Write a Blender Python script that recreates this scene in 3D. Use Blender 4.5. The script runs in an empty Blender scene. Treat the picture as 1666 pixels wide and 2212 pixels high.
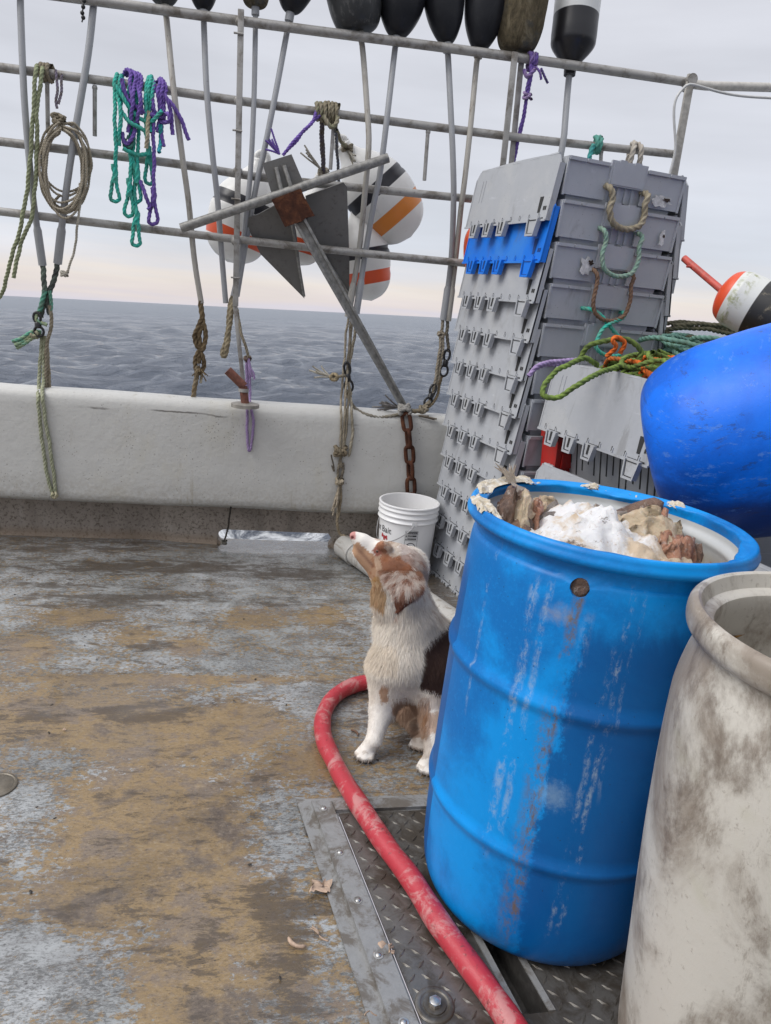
import bpy, bmesh, math, random
import numpy as np
from mathutils import Vector, Matrix, noise as mnoise
random.seed(7); RNG = np.random.default_rng(7)
SC = bpy.context.scene
COL = SC.collection

# ------------------------------------------------------------------ camera
FPX, PW, PH = 1554.0, 1666.0, 2212.0          # focal length and picture size in the same pixel unit
CAMZ = 1.327
def _cam_axes(hy=637.0, slope=.0947, yaw=9.6):
    roll = math.atan(slope); pitch = math.atan((PH/2-hy)*math.cos(roll)/FPX); y = math.radians(yaw)
    fw = np.array([math.sin(y)*math.cos(pitch), math.cos(y)*math.cos(pitch), -math.sin(pitch)])
    r0 = np.array([math.cos(y), -math.sin(y), 0.]); u0 = np.cross(r0, fw)
    c, s = math.cos(roll), math.sin(roll)
    return c*r0+s*u0, -s*r0+c*u0, fw
CR, CU, CF = _cam_axes()
CC = np.array([0, 0, CAMZ])
cam = bpy.data.cameras.new('camera'); cam_o = bpy.data.objects.new('camera', cam); COL.objects.link(cam_o)
cam.sensor_fit = 'VERTICAL'; cam.sensor_height = 24.0; cam.lens = 24.0*FPX/PH
cam.clip_start = .05; cam.clip_end = 30000
cam_o.matrix_world = Matrix(((CR[0], CU[0], -CF[0], CC[0]), (CR[1], CU[1], -CF[1], CC[1]), (CR[2], CU[2], -CF[2], CC[2]), (0, 0, 0, 1)))
SC.camera = cam_o

def ray(x, y): return CR*(x-PW/2)/FPX + CU*(PH/2-y)/FPX + CF
def atY(x, y, Y):
    d = ray(x, y); return Vector(CC + d*((Y-CC[1])/d[1]))
def atZ(x, y, Z):
    d = ray(x, y); return Vector(CC + d*((Z-CC[2])/d[2]))

# the boat rides a little heeled and trimmed: everything aboard is built in the boat's frame, the sea lies across it
_n = np.cross(ray(995, 688), ray(0, 638)); _n /= np.linalg.norm(_n)
SEA_N = Vector(_n if _n[2] > 0 else -_n)

# ------------------------------------------------------------------ world, sun, exposure
W = bpy.data.worlds.new('World'); SC.world = W; W.use_nodes = True
def build_world():
    nt = W.node_tree; nt.nodes.clear(); N = nt.nodes.new; L = nt.links.new
    out = N('ShaderNodeOutputWorld'); mix = N('ShaderNodeMixShader'); b1 = N('ShaderNodeBackground'); b2 = N('ShaderNodeBackground')
    sky = N('ShaderNodeTexSky'); sky.sky_type = 'NISHITA'; sky.sun_disc = False
    sky.sun_elevation = SUN_EL; sky.sun_rotation = SUN_ROT
    L(sky.outputs[0], b1.inputs[0]); b1.inputs[1].default_value = .08
    tc = N('ShaderNodeTexCoord')
    dot = N('ShaderNodeVectorMath'); dot.operation = 'DOT_PRODUCT'; dot.inputs[1].default_value = SEA_N
    L(tc.outputs['Generated'], dot.inputs[0])
    # streaky stratus: noise stretched along the horizon
    mp = N('ShaderNodeMapping'); mp.inputs['Scale'].default_value = (1.3, 1.3, 9); L(tc.outputs['Generated'], mp.inputs[0])
    no = N('ShaderNodeTexNoise'); no.inputs['Scale'].default_value = 2.2; no.inputs['Detail'].default_value = 5; no.inputs['Roughness'].default_value = .5
    L(mp.outputs[0], no.inputs['Vector'])
    mp2 = N('ShaderNodeMapping'); mp2.inputs['Scale'].default_value = (2.2, 2.2, 45); L(tc.outputs['Generated'], mp2.inputs[0])
    no2 = N('ShaderNodeTexNoise'); no2.inputs['Scale'].default_value = 2.0; no2.inputs['Detail'].default_value = 6
    L(mp2.outputs[0], no2.inputs['Vector'])
    s0 = N('ShaderNodeMath'); s0.operation = 'MULTIPLY_ADD'; s0.inputs[1].default_value = .05; L(no2.outputs[0], s0.inputs[0])
    L(dot.outputs['Value'], s0.inputs[2])
    s1 = N('ShaderNodeMath'); s1.operation = 'ADD'; s1.inputs[1].default_value = -.025; L(s0.outputs[0], s1.inputs[0])
    rp = N('ShaderNodeValToRGB'); L(s1.outputs[0], rp.inputs[0]); cr = rp.color_ramp
    stops = [(0.0, (.66, .63, .69)), (.012, (.72, .655, .65)), (.03, (.76, .70, .655)), (.052, (.68, .675, .71)),
             (.085, (.62, .65, .72)), (.18, (.622, .638, .695)), (.40, (.635, .643, .692)), (.62, (.78, .79, .85)), (1.0, (1.15, 1.16, 1.22))]
    while len(cr.elements) < len(stops): cr.elements.new(.5)
    for e, (p, c) in zip(cr.elements, stops): e.position = p; e.color = (*c, 1)
    m = N('ShaderNodeMath'); m.operation = 'MULTIPLY_ADD'; m.inputs[1].default_value = .30; m.inputs[2].default_value = .605
    L(no.outputs[0], m.inputs[0])
    mul = N('ShaderNodeVectorMath'); mul.operation = 'SCALE'; L(rp.outputs[0], mul.inputs[0]); L(m.outputs[0], mul.inputs['Scale'])
    L(mul.outputs[0], b2.inputs[0]); b2.inputs[1].default_value = 1.0
    mix.inputs[0].default_value = .93
    L(b1.outputs[0], mix.inputs[1]); L(b2.outputs[0], mix.inputs[2]); L(mix.outputs[0], out.inputs[0])
SUN_EL = math.radians(48)
SUN_DIR = Vector((-.80, -.15, .95)).normalized()      # towards the sun: high, off the left rail
SUN_EL = math.asin(SUN_DIR.z); SUN_ROT = math.atan2(SUN_DIR.x, SUN_DIR.y)
build_world()
sun = bpy.data.lights.new('sun', 'SUN'); sun_o = bpy.data.objects.new('sun', sun); COL.objects.link(sun_o)
sun.energy = 1.5; sun.angle = math.radians(38); sun.color = (1.0, .97, .93)
sun_o.rotation_euler = (-SUN_DIR).to_track_quat('-Z', 'Y').to_euler()
SC.view_settings.view_transform = 'Standard'; SC.view_settings.look = 'None'
SC.view_settings.exposure = .60; SC.view_settings.gamma = 1.0; SC.view_settings.use_curve_mapping = False
SC.cycles.max_bounces = 6; SC.cycles.transparent_max_bounces = 8
# ------------------------------------------------------------------ objects
ORG = {}
def tag(o, label=None, cat=None, group=None, kind=None):
    if label: o['label'] = label
    if cat: o['category'] = cat
    if group: o['group'] = group
    if kind: o['kind'] = kind
    return o
def thing(name, loc, label, cat, group=None, rz=0.0):
    o = bpy.data.objects.new(name, None); COL.objects.link(o); o.location = loc; o.rotation_euler = (0, 0, rz)
    o.empty_display_size = .1
    ORG[o.name] = Vector(loc); return tag(o, label, cat, group)
def mesh_obj(name, V, Fc, m, parent=None, smooth=True, origin=None, local=False):
    """V in world coordinates (or in the parent's frame with local=True); mats may be a list with face indices in Fc as (face, mi)"""
    if parent is not None:
        org = Vector((0, 0, 0)) if local else ORG[parent.name]
    else:
        org = Vector(origin) if origin is not None else Vector((0, 0, 0))
    V = np.asarray(V, float).reshape(-1, 3) - np.array(org)
    me = bpy.data.meshes.new(name)
    if isinstance(Fc, np.ndarray):
        n, k = Fc.shape
        me.vertices.add(len(V)); me.vertices.foreach_set('co', V.astype(np.float32).ravel())
        me.loops.add(n*k); me.loops.foreach_set('vertex_index', Fc.astype(np.int32).ravel())
        me.polygons.add(n); me.polygons.foreach_set('loop_start', (np.arange(n)*k).astype(np.int32))
        me.update(calc_edges=True); me.validate()
    else:
        me.from_pydata([tuple(v) for v in V], [], Fc); me.update()
    if smooth is True: me.polygons.foreach_set('use_smooth', [True]*len(me.polygons))
    if m is not None:
        for mm in (m if isinstance(m, (list, tuple)) else [m]): me.materials.append(mm)
    o = bpy.data.objects.new(name, me); COL.objects.link(o)
    if parent is None: o.location = org; ORG[o.name] = org
    else:
        o.parent = parent; ORG[o.name] = org
    if smooth == 'auto':
        me.polygons.foreach_set('use_smooth', [True]*len(me.polygons)); me.set_sharp_from_angle(angle=math.radians(38))
    return o
class MB:
    def __init__(s): s.V = []; s.F = []; s.MI = []; s.cur = 0
    def add(s, V, Fc):
        b = len(s.V); s.MI += [s.cur]*len(Fc); s.V += [tuple(v) for v in V]; s.F += [tuple(i+b for i in f) for f in Fc]; return s
    def box(s, c, size, R=None, taper=1.0, bev=0.0):
        sx, sy, sz = [d/2 for d in size]
        if bev > 0:
            b = min(bev, sx*.9, sy*.9, sz*.9); P = []
            bm = bmesh.new(); bmesh.ops.create_cube(bm, size=2)
            for v in bm.verts: v.co = Vector((v.co.x*sx, v.co.y*sy, v.co.z*sz))
            bmesh.ops.bevel(bm, geom=bm.edges[:], offset=b, segments=2, affect='EDGES', profile=.6)
            V = [v.co.copy() for v in bm.verts]; bm.verts.index_update(); Fc = [[v.index for v in f.verts] for f in bm.faces]; bm.free()
        else:
            V = [Vector((x*sx, y*sy, z*sz)) for z in (-1, 1) for y in (-1, 1) for x in (-1, 1)]
            Fc = [(0, 2, 3, 1), (4, 5, 7, 6), (0, 1, 5, 4), (2, 6, 7, 3), (0, 4, 6, 2), (1, 3, 7, 5)]
        if taper != 1.0: V = [Vector((v.x*(taper if v.z < 0 else 1), v.y*(taper if v.z < 0 else 1), v.z)) for v in V]
        c = Vector(c)
        V = [(R @ v if R is not None else v)+c for v in V]
        return s.add(V, Fc)
    def prism(s, P, d):
        """closed polygon P (3D points) pushed by vector d"""
        P = [Vector(p) for p in P]; d = Vector(d); n = len(P)
        V = P+[p+d for p in P]
        Fc = [tuple(range(n))[::-1], tuple(range(n, 2*n))]+[(i, (i+1) % n, n+(i+1) % n, n+i) for i in range(n)]
        return s.add(V, Fc)
    def tube(s, P, r, n=10, cap=True):
        V, Fc = tube_geo(P, r, n, cap); return s.add(V, Fc)
    def ball(s, c, r, n=10, sc=(1, 1, 1), R=None):
        V = []; Fc = []; m = n//2+1
        for i in range(m+1):
            t = math.pi*i/m
            for j in range(n):
                a = 2*math.pi*j/n
                v = Vector((math.sin(t)*math.cos(a)*r*sc[0], math.sin(t)*math.sin(a)*r*sc[1], math.cos(t)*r*sc[2]))
                V.append((R @ v if R is not None else v)+Vector(c))
        for i in range(m):
            for j in range(n): Fc.append((i*n+j, (i+1)*n+j, (i+1)*n+(j+1) % n, i*n+(j+1) % n))
        return s.add(V, Fc)
    def obj(s, name, m, parent=None, smooth='auto', origin=None, local=False):
        o = mesh_obj(name, s.V, s.F, m, parent, smooth, origin, local)
        if any(s.MI): o.data.polygons.foreach_set('material_index', s.MI)
        return o
def frames(P):
    """parallel-transport frames along P"""
    P = np.asarray(P, float); T = np.gradient(P, axis=0); T /= (np.linalg.norm(T, axis=1)[:, None]+1e-12)
    up = np.array([0, 0, 1.]) if abs(T[0][2]) < .9 else np.array([1., 0, 0])
    A = np.zeros_like(P); a = np.cross(T[0], up); a /= np.linalg.norm(a); A[0] = a
    for i in range(1, len(P)):
        a = A[i-1]-T[i]*(A[i-1] @ T[i]); A[i] = a/(np.linalg.norm(a)+1e-12)
    return T, A, np.cross(T, A)
def spline(P, step, closed=False):
    """Catmull-Rom through P, resampled evenly"""
    P = np.asarray([tuple(p) for p in P], float)
    if closed: Q = np.vstack([P[-1], P, P[0], P[1]])
    else: Q = np.vstack([2*P[0]-P[1], P, 2*P[-1]-P[-2]])
    out = []
    for i in range(1, len(Q)-2):
        p0, p1, p2, p3 = Q[i-1], Q[i], Q[i+1], Q[i+2]
        t = np.linspace(0, 1, 24, endpoint=False)[:, None]
        out.append(.5*((2*p1)+(-p0+p2)*t+(2*p0-5*p1+4*p2-p3)*t**2+(-p0+3*p1-3*p2+p3)*t**3))
    out.append(Q[-2][None]); C = np.vstack(out)
    s = np.r_[0, np.cumsum(np.linalg.norm(np.diff(C, axis=0), axis=1))]
    n = max(3, int(s[-1]/step)+1); u = np.linspace(0, s[-1], n)
    return np.stack([np.interp(u, s, C[:, k]) for k in range(3)], 1)
def sweep(P, prof, twist=0.0, scale=None, cap=True):
    """prof: (n,2) cross-section; twist: radians per metre"""
    P = np.asarray(P, float); T, A, B = frames(P); n = len(prof); m = len(P)
    s = np.r_[0, np.cumsum(np.linalg.norm(np.diff(P, axis=0), axis=1))]
    th = s*twist; c, si = np.cos(th)[:, None], np.sin(th)[:, None]
    px = prof[:, 0][None]*c-prof[:, 1][None]*si; py = prof[:, 0][None]*si+prof[:, 1][None]*c
    if scale is not None: px = px*scale[:, None]; py = py*scale[:, None]
    V = P[:, None]+A[:, None]*px[..., None]+B[:, None]*py[..., None]
    i = np.arange(m-1)[:, None]*n; j = np.arange(n)[None]; j2 = (j+1) % n
    Fq = np.stack([i+j, i+j2, i+n+j2, i+n+j], -1).reshape(-1, 4)
    return V.reshape(-1, 3), Fq
def circle(r, n): a = np.linspace(0, 2*np.pi, n, endpoint=False); return np.stack([r*np.cos(a), r*np.sin(a)], 1)
def tube_geo(P, r, n=10, cap=True):
    P = np.asarray([tuple(p) for p in P], float)
    if np.isscalar(r): V, Fq = sweep(P, circle(r, n))
    else: V, Fq = sweep(P, circle(1.0, n), scale=np.asarray(r, float))
    Fc = [tuple(f) for f in Fq.tolist()]
    if cap: m = len(P); Fc += [tuple(range(n))[::-1], tuple((m-1)*n+k for k in range(n))]
    return V.tolist(), Fc
STRAND = None
def rope_geo(P, R, twist_pitch=None, n=12, step=None, wob=0.0, closed=False):
    """three-strand laid rope: trefoil section turning along the path"""
    P = spline(P, step or R*.6, closed)
    if wob:
        k = len(P); ph = RNG.uniform(0, 6.28, 6); t = np.arange(k)*(step or R*.6)
        P = P+np.stack([wob*np.sin(t*37+ph[0])*.6+wob*np.sin(t*83+ph[1])*.4, wob*np.sin(t*41+ph[2])*.6, wob*np.sin(t*53+ph[3])*.4], 1)
    a = np.linspace(0, 2*np.pi, n, endpoint=False); rr = R*(.70+.36*np.abs(np.cos(1.5*a)))
    prof = np.stack([rr*np.cos(a), rr*np.sin(a)], 1)
    return sweep(P, prof, twist=2*math.pi/(twist_pitch or R*6.5))
def add_strands(o, n=12):
    k = len(o.data.vertices)//n; a = o.data.attributes.new('strand', 'FLOAT', 'POINT'); row = np.zeros(n, np.float32); row[[n-1, 0, 1]] = 1; row[2] = row[n-2] = .5; a.data.foreach_set('value', np.tile(row, k))
    return o
def join(gs):
    Vs = []; Fs = []; b = 0
    for V, Fq in gs: Vs.append(np.asarray(V)); Fs.append(np.asarray(Fq)+b); b += len(V)
    return np.vstack(Vs), np.vstack(Fs)
def lathe_geo(prof, n=64, c=(0, 0, 0), M=None):
    """prof: list of (r,z)"""
    a = np.linspace(0, 2*np.pi, n, endpoint=False); prof = np.asarray(prof, float); m = len(prof)
    V = np.stack([prof[:, 0][:, None]*np.cos(a), prof[:, 0][:, None]*np.sin(a), np.repeat(prof[:, 1][:, None], n, 1)], -1).reshape(-1, 3)
    if M is not None: V = V @ np.array(M.to_3x3()).T + np.array(M.translation)
    V = V+np.array(c)
    i = np.arange(m-1)[:, None]*n; j = np.arange(n)[None]; j2 = (j+1) % n
    return V, np.stack([i+j, i+j2, i+n+j2, i+n+j], -1).reshape(-1, 4)
def sm(P, k=6):
    """smooth a (r,z) profile by Catmull-Rom"""
    Q = spline([(a, b, 0) for a, b in P], 1e9); P = np.asarray(P, float); out = []
    Z = np.vstack([2*P[0]-P[1], P, 2*P[-1]-P[-2]])
    for i in range(1, len(Z)-2):
        p0, p1, p2, p3 = Z[i-1], Z[i], Z[i+1], Z[i+2]
        for t in np.linspace(0, 1, k, endpoint=False):
            out.append(.5*((2*p1)+(-p0+p2)*t+(2*p0-5*p1+4*p2-p3)*t*t+(-p0+3*p1-3*p2+p3)*t**3))
    out.append(P[-1]); return [(max(0.0, q[0]), q[1]) for q in out]
def copy_tree(o, parent=None, **kw):
    c = o.copy(); COL.objects.link(c); c.parent = parent
    if o.name in ORG: ORG[c.name] = ORG[o.name]
    for ch in o.children: copy_tree(ch, c)
    return c

# ------------------------------------------------------------------ materials
class NT:
    def __init__(s, name):
        s.m = bpy.data.materials.new(name); s.m.use_nodes = True; s.t = s.m.node_tree; s.t.nodes.clear()
        s.out = s.t.nodes.new('ShaderNodeOutputMaterial'); s.co = s.t.nodes.new('ShaderNodeTexCoord'); s._rv = None
    def n(s, ty, **kw):
        x = s.t.nodes.new('ShaderNode'+ty)
        for k, v in kw.items(): setattr(x, k, v)
        return x
    def put(s, sock, v):
        if isinstance(v, bpy.types.NodeSocket): s.t.links.new(v, sock)
        elif v is not None:
            if isinstance(v, (tuple, list)) and len(v) == 3 and sock.type == 'RGBA': v = (*v, 1)
            sock.default_value = v
    def obj(s): return s.co.outputs['Object']
    def rnd(s, k=40.0):
        """object coordinates shifted by a random amount per object, so copies differ"""
        oi = s.n('ObjectInfo'); a = s.n('VectorMath', operation='SCALE'); a.inputs[0].default_value = (k, k*1.7, k*.6)
        s.t.links.new(oi.outputs['Random'], a.inputs['Scale'])
        b = s.n('VectorMath', operation='ADD'); s.put(b.inputs[0], s.obj()); s.put(b.inputs[1], a.outputs[0]); return b.outputs[0]
    def map(s, v, scale=(1, 1, 1), loc=(0, 0, 0), rot=(0, 0, 0)):
        x = s.n('Mapping'); s.put(x.inputs[0], v); x.inputs['Scale'].default_value = scale; x.inputs['Location'].default_value = loc
        x.inputs['Rotation'].default_value = rot; return x.outputs[0]
    def noise(s, scale, v=None, detail=4, rough=.55, dist=0.0, col=False):
        x = s.n('TexNoise'); s.put(x.inputs['Vector'], v if v is not None else s.obj()); x.inputs['Scale'].default_value = scale
        x.inputs['Detail'].default_value = detail; x.inputs['Roughness'].default_value = rough; x.inputs['Distortion'].default_value = dist
        return x.outputs['Color' if col else 0]
    def vor(s, scale, v=None, feature='F1', out=0, rand=1.0):
        x = s.n('TexVoronoi', feature=feature); s.put(x.inputs['Vector'], v if v is not None else s.obj()); x.inputs['Scale'].default_value = scale
        x.inputs['Randomness'].default_value = rand
        return x.outputs[out]
    def ramp(s, f, stops, interp='LINEAR'):
        x = s.n('ValToRGB'); s.put(x.inputs[0], f); cr = x.color_ramp; cr.interpolation = interp
        while len(cr.elements) < len(stops): cr.elements.new(.5)
        for e, (p, c) in zip(cr.elements, stops):
            e.position = p; e.color = (c, c, c, 1) if isinstance(c, (int, float)) else (*c, 1)
        return x.outputs[0]
    def step(s, f, a, b):
        x = s.n('MapRange', interpolation_type='SMOOTHSTEP', clamp=True); s.put(x.inputs[0], f); lo, hi = min(a, b), max(a, b)
        x.inputs[1].default_value = lo; x.inputs[2].default_value = hi; x.inputs[3].default_value = 0.0 if a < b else 1.0; x.inputs[4].default_value = 1.0 if a < b else 0.0
        return x.outputs[0]
    def mix(s, f, a, b, blend='MIX'):
        x = s.n('Mix', data_type='RGBA', blend_type=blend); s.put(x.inputs[0], f); s.put(x.inputs[6], a); s.put(x.inputs[7], b); return x.outputs[2]
    def mth(s, op, a, b=None, c=None):
        x = s.n('Math', operation=op); s.put(x.inputs[0], a); s.put(x.inputs[1], b)
        if c is not None: s.put(x.inputs[2], c)
        return x.outputs[0]
    def sep(s, v):
        x = s.n('SeparateXYZ'); s.put(x.inputs[0], v); return x.outputs
    def attr(s, name, out='Fac'):
        x = s.n('Attribute', attribute_name=name); return x.outputs[out]
    def bump(s, h, strength=.3, dist=.01, normal=None):
        x = s.n('Bump'); s.put(x.inputs['Height'], h); x.inputs['Strength'].default_value = strength; x.inputs['Distance'].default_value = dist
        if normal is not None: s.put(x.inputs['Normal'], normal)
        return x.outputs[0]
    def pbr(s, base, rough=.5, metal=0.0, normal=None, spec=.5, sss=None, coat=None, **kw):
        p = s.n('BsdfPrincipled'); s.put(p.inputs['Base Color'], base); s.put(p.inputs['Roughness'], rough); s.put(p.inputs['Metallic'], metal)
        s.put(p.inputs['Specular IOR Level'], spec)
        if normal is not None: s.put(p.inputs['Normal'], normal)
        if sss: p.inputs['Subsurface Weight'].default_value = sss[0]; p.inputs['Subsurface Radius'].default_value = sss[1]; p.inputs['Subsurface Scale'].default_value = sss[2]
        if coat is not None: s.put(p.inputs['Coat Weight'], coat); p.inputs['Coat Roughness'].default_value = .12
        for k, v in kw.items(): s.put(p.inputs[k], v)
        s.t.links.new(p.outputs[0], s.out.inputs[0]); return s.m
def S(r, g, b):
    """8-bit colour to linear"""
    f = lambda c: (c/255/12.92) if c <= 10 else ((c/255+.055)/1.055)**2.4
    return (f(r), f(g), f(b))
def simple(name, col, rough=.5, metal=0, var=.25, scale=30, bump=.15, dirt=None, dirt_amt=.5, dscale=6, spec=.5):
    t = NT(name); v = t.rnd()
    n = t.noise(scale, v, 5, .6)
    c = t.mix(t.step(n, .3, .7), tuple(x*(1-var) for x in col), tuple(min(1, x*(1+var*.5)) for x in col))
    if dirt is not None:
        d = t.noise(dscale, v, 8, .68, .4); c = t.mix(t.mth('MULTIPLY', t.step(d, .52, .68), dirt_amt), c, dirt)
    return t.pbr(c, t.ramp(n, [(.2, max(0, rough-.1)), (.8, min(1, rough+.1))]), metal, t.bump(n, bump, .004), spec)
# ------------------------------------------------------------------ sea
def build_sea():
    q = Vector((0, 0, 1)).rotation_difference(SEA_N)
    d0 = Vector((0.2, 4.2, -.60))                         # a point of the surface just outboard of the scupper
    foot = Vector(CC)-SEA_N*((Vector(CC)-d0).dot(SEA_N))
    a0 = math.radians(90-9.6)
    dense = np.linspace(-33, 33, 760); side = np.linspace(33, 327, 110)[1:-1]
    ang = a0-np.radians(np.r_[dense, side]); r = np.r_[np.geomspace(2.6, 8, 50)[:-1], np.geomspace(8, 200, 330)[:-1], np.geomspace(200, 14000, 80)]; nr = len(r)
    X = r[:, None]*np.cos(ang)[None]; Y = r[:, None]*np.sin(ang)[None]; Z = np.zeros_like(X)
    dr = np.gradient(r)[:, None]
    rg = np.random.default_rng(11)
    Dx = np.zeros_like(X); Dy = np.zeros_like(X)
    for i in range(86):
        lam = .32*(40**(i/85.0)); k = 2*math.pi/lam
        th = math.radians(250)+rg.normal(0, .62); ph = rg.uniform(0, 6.28)
        amp = .0125*lam**.62/(1+(lam/5)**2)*rg.uniform(.7, 1.4)
        fade = np.clip((lam/dr-2.0)/2.5, 0, 1)
        p = k*(X*math.cos(th)+Y*math.sin(th))+ph
        Z += fade*amp*np.sin(p); Dx -= fade*amp*.85*math.cos(th)*np.cos(p)*-1; Dy -= fade*amp*.85*math.sin(th)*np.cos(p)*-1
    V = np.stack([X+Dx, Y+Dy, Z], -1).reshape(-1, 3); na = len(ang)
    i = np.arange(nr-1)[:, None]*na; j = np.arange(na)[None]; j2 = (j+1) % na
    Fq = np.stack([i+j, i+j2, i+na+j2, i+na+j], -1).reshape(-1, 4)[:, ::-1]
    t = NT('sea water'); o = t.obj()
    mp = t.map(o, (.75, 1.7, 1), rot=(0, 0, .25))
    n1 = t.noise(2.2, mp, 8, .68, .5); n2 = t.noise(.55, mp, 4, .55)
    h = t.mth('ADD', t.mth('MULTIPLY', n1, .5), t.mth('MULTIPLY', n2, 1.1))
    nb = t.bump(h, 1.0, .34)
    ncol = t.noise(7.0, mp, 3, .6, 0, True); nv = t.n('VectorMath', operation='MULTIPLY_ADD'); t.put(nv.inputs[0], ncol); nv.inputs[1].default_value = (.95, .95, 0); nv.inputs[2].default_value = (-.475, -.475, 0)
    na_ = t.n('VectorMath', operation='ADD'); t.put(na_.inputs[0], nb); t.put(na_.inputs[1], nv.outputs[0]); nn_ = t.n('VectorMath', operation='NORMALIZE'); t.put(nn_.inputs[0], na_.outputs[0]); nb = nn_.outputs[0]
    # foam of the wake washing along the hull
    xyz = t.sep(o)
    near = t.mth('MULTIPLY', t.step(xyz[1], 9.0, 5.6), t.step(xyz[1], 3.0, 3.6))
    f1 = t.noise(2.2, t.map(o, (.6, 1.4, 1)), 9, .72, .8); fo = t.mth('MULTIPLY', near, t.step(f1, .43, .57))
    base = t.mix(fo, t.mix(n2, (.080, .096, .126), (.118, .136, .170)), (.82, .85, .88))
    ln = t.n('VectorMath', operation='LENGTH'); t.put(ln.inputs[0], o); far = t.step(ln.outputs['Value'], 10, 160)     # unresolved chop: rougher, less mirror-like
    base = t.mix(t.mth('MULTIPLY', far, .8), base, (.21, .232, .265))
    m = t.pbr(base, t.mth('ADD', t.mth('MULTIPLY_ADD', fo, .5, .07), t.mth('MULTIPLY', far, .30)), 0, nb, t.mth('MULTIPLY_ADD', far, -.32, .5)); m.node_tree.nodes['Principled BSDF'].inputs['IOR'].default_value = 1.33
    s = mesh_obj('sea', V, Fq, m); s.matrix_world = Matrix.Translation(foot) @ q.to_matrix().to_4x4()
    tag(s, 'choppy slate grey sea running out to the horizon', None, None, 'structure')
build_sea()

# ------------------------------------------------------------------ deck
def deck_maps():
    # where the grey paint survives (1) or the tan laminate shows (0); where dirt lies: stains with places of their own
    P = [(300, 1230, 330, 45, .05), (620, 1225, 200, 40, .15), (170, 1330, 90, 22, -.55), (290, 1372, 60, 20, -.4), (545, 1335, 70, 24, -.5), (700, 1330, 60, 22, -.5),
         (405, 1390, 40, 26, -.45), (60, 1400, 60, 40, -.45), (380, 1468, 420, 11, -.55), (150, 1545, 200, 50, -.6), (330, 1590, 220, 55, -.55), (520, 1560, 90, 45, -.45),
         (690, 1520, 90, 50, .25), (600, 1480, 150, 18, .2), (120, 1650, 90, 26, .3), (65, 1735, 85, 42, .4), (340, 1760, 190, 95, -.75), (330, 1850, 170, 60, -.6), (600, 1780, 70, 80, .3),
         (40, 1820, 60, 22, .3), (300, 1940, 260, 50, -.5), (470, 1980, 110, 80, -.55), (60, 2090, 105, 110, .5), (220, 2150, 70, 70, .35), (400, 2150, 110, 110, -.6), (600, 2080, 70, 90, -.35),
         (640, 1900, 60, 60, .05), (160, 1990, 90, 40, -.2), (620, 1660, 70, 26, -.3), (690, 1640, 90, 30, -.3), (840, 1600, 120, 90, .05), (880, 1390, 90, 60, -.05), (500, 1440, 160, 25, .2), (400, 1300, 300, 18, .1)]
    G = [(330, 1225, 260, 14, .55), (250, 1290, 210, 10, .5), (130, 1262, 130, 7, .4), (640, 1240, 130, 14, .5), (200, 1308, 160, 8, .4), (250, 1535, 50, 14, .6), (60, 1560, 90, 40, .35), (330, 1540, 90, 30, .35),
         (600, 1300, 120, 10, .35), (320, 1395, 60, 10, .55), (620, 2020, 70, 110, .45), (640, 2180, 60, 60, .5), (440, 2060, 40, 90, .3), (330, 1960, 300, 40, .2), (560, 1690, 40, 40, .2), (400, 1700, 200, 60, .12),
         (900, 1520, 130, 90, .35), (940, 1300, 70, 70, .5), (600, 1950, 60, 60, .3), (150, 1500, 160, 12, .2), (0, 1180, 600, 16, .28)]
    nx, ny = 200, 210
    xs = np.linspace(-4.5, 4.0, nx); ys = np.linspace(-2.0, 3.744, ny)
    X, Y = np.meshgrid(xs, ys); Pt = np.stack([X, Y, np.zeros_like(X)], -1)-CC
    z = Pt @ CF; z = np.where(z > .2, z, np.nan)
    px = PW/2+FPX*(Pt @ CR)/z; py = PH/2-FPX*(Pt @ CU)/z
    paint = .60+.16*np.clip((1520-np.nan_to_num(py, nan=1500))/150, 0, 1); grime = np.full(X.shape, .235)
    for L_, A in ((P, paint), (G, grime)):
        for cx, cy, rx, ry, v in L_:
            e = np.exp(-(((px-cx)/rx)**2+((py-cy)/ry)**2)**1.5); A += v*np.nan_to_num(e)
    wet = np.clip((Y-2.9)/.5, 0, 1)
    return xs, ys, X, Y, np.clip(paint, 0, 1), np.clip(grime, 0, 1), wet
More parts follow.
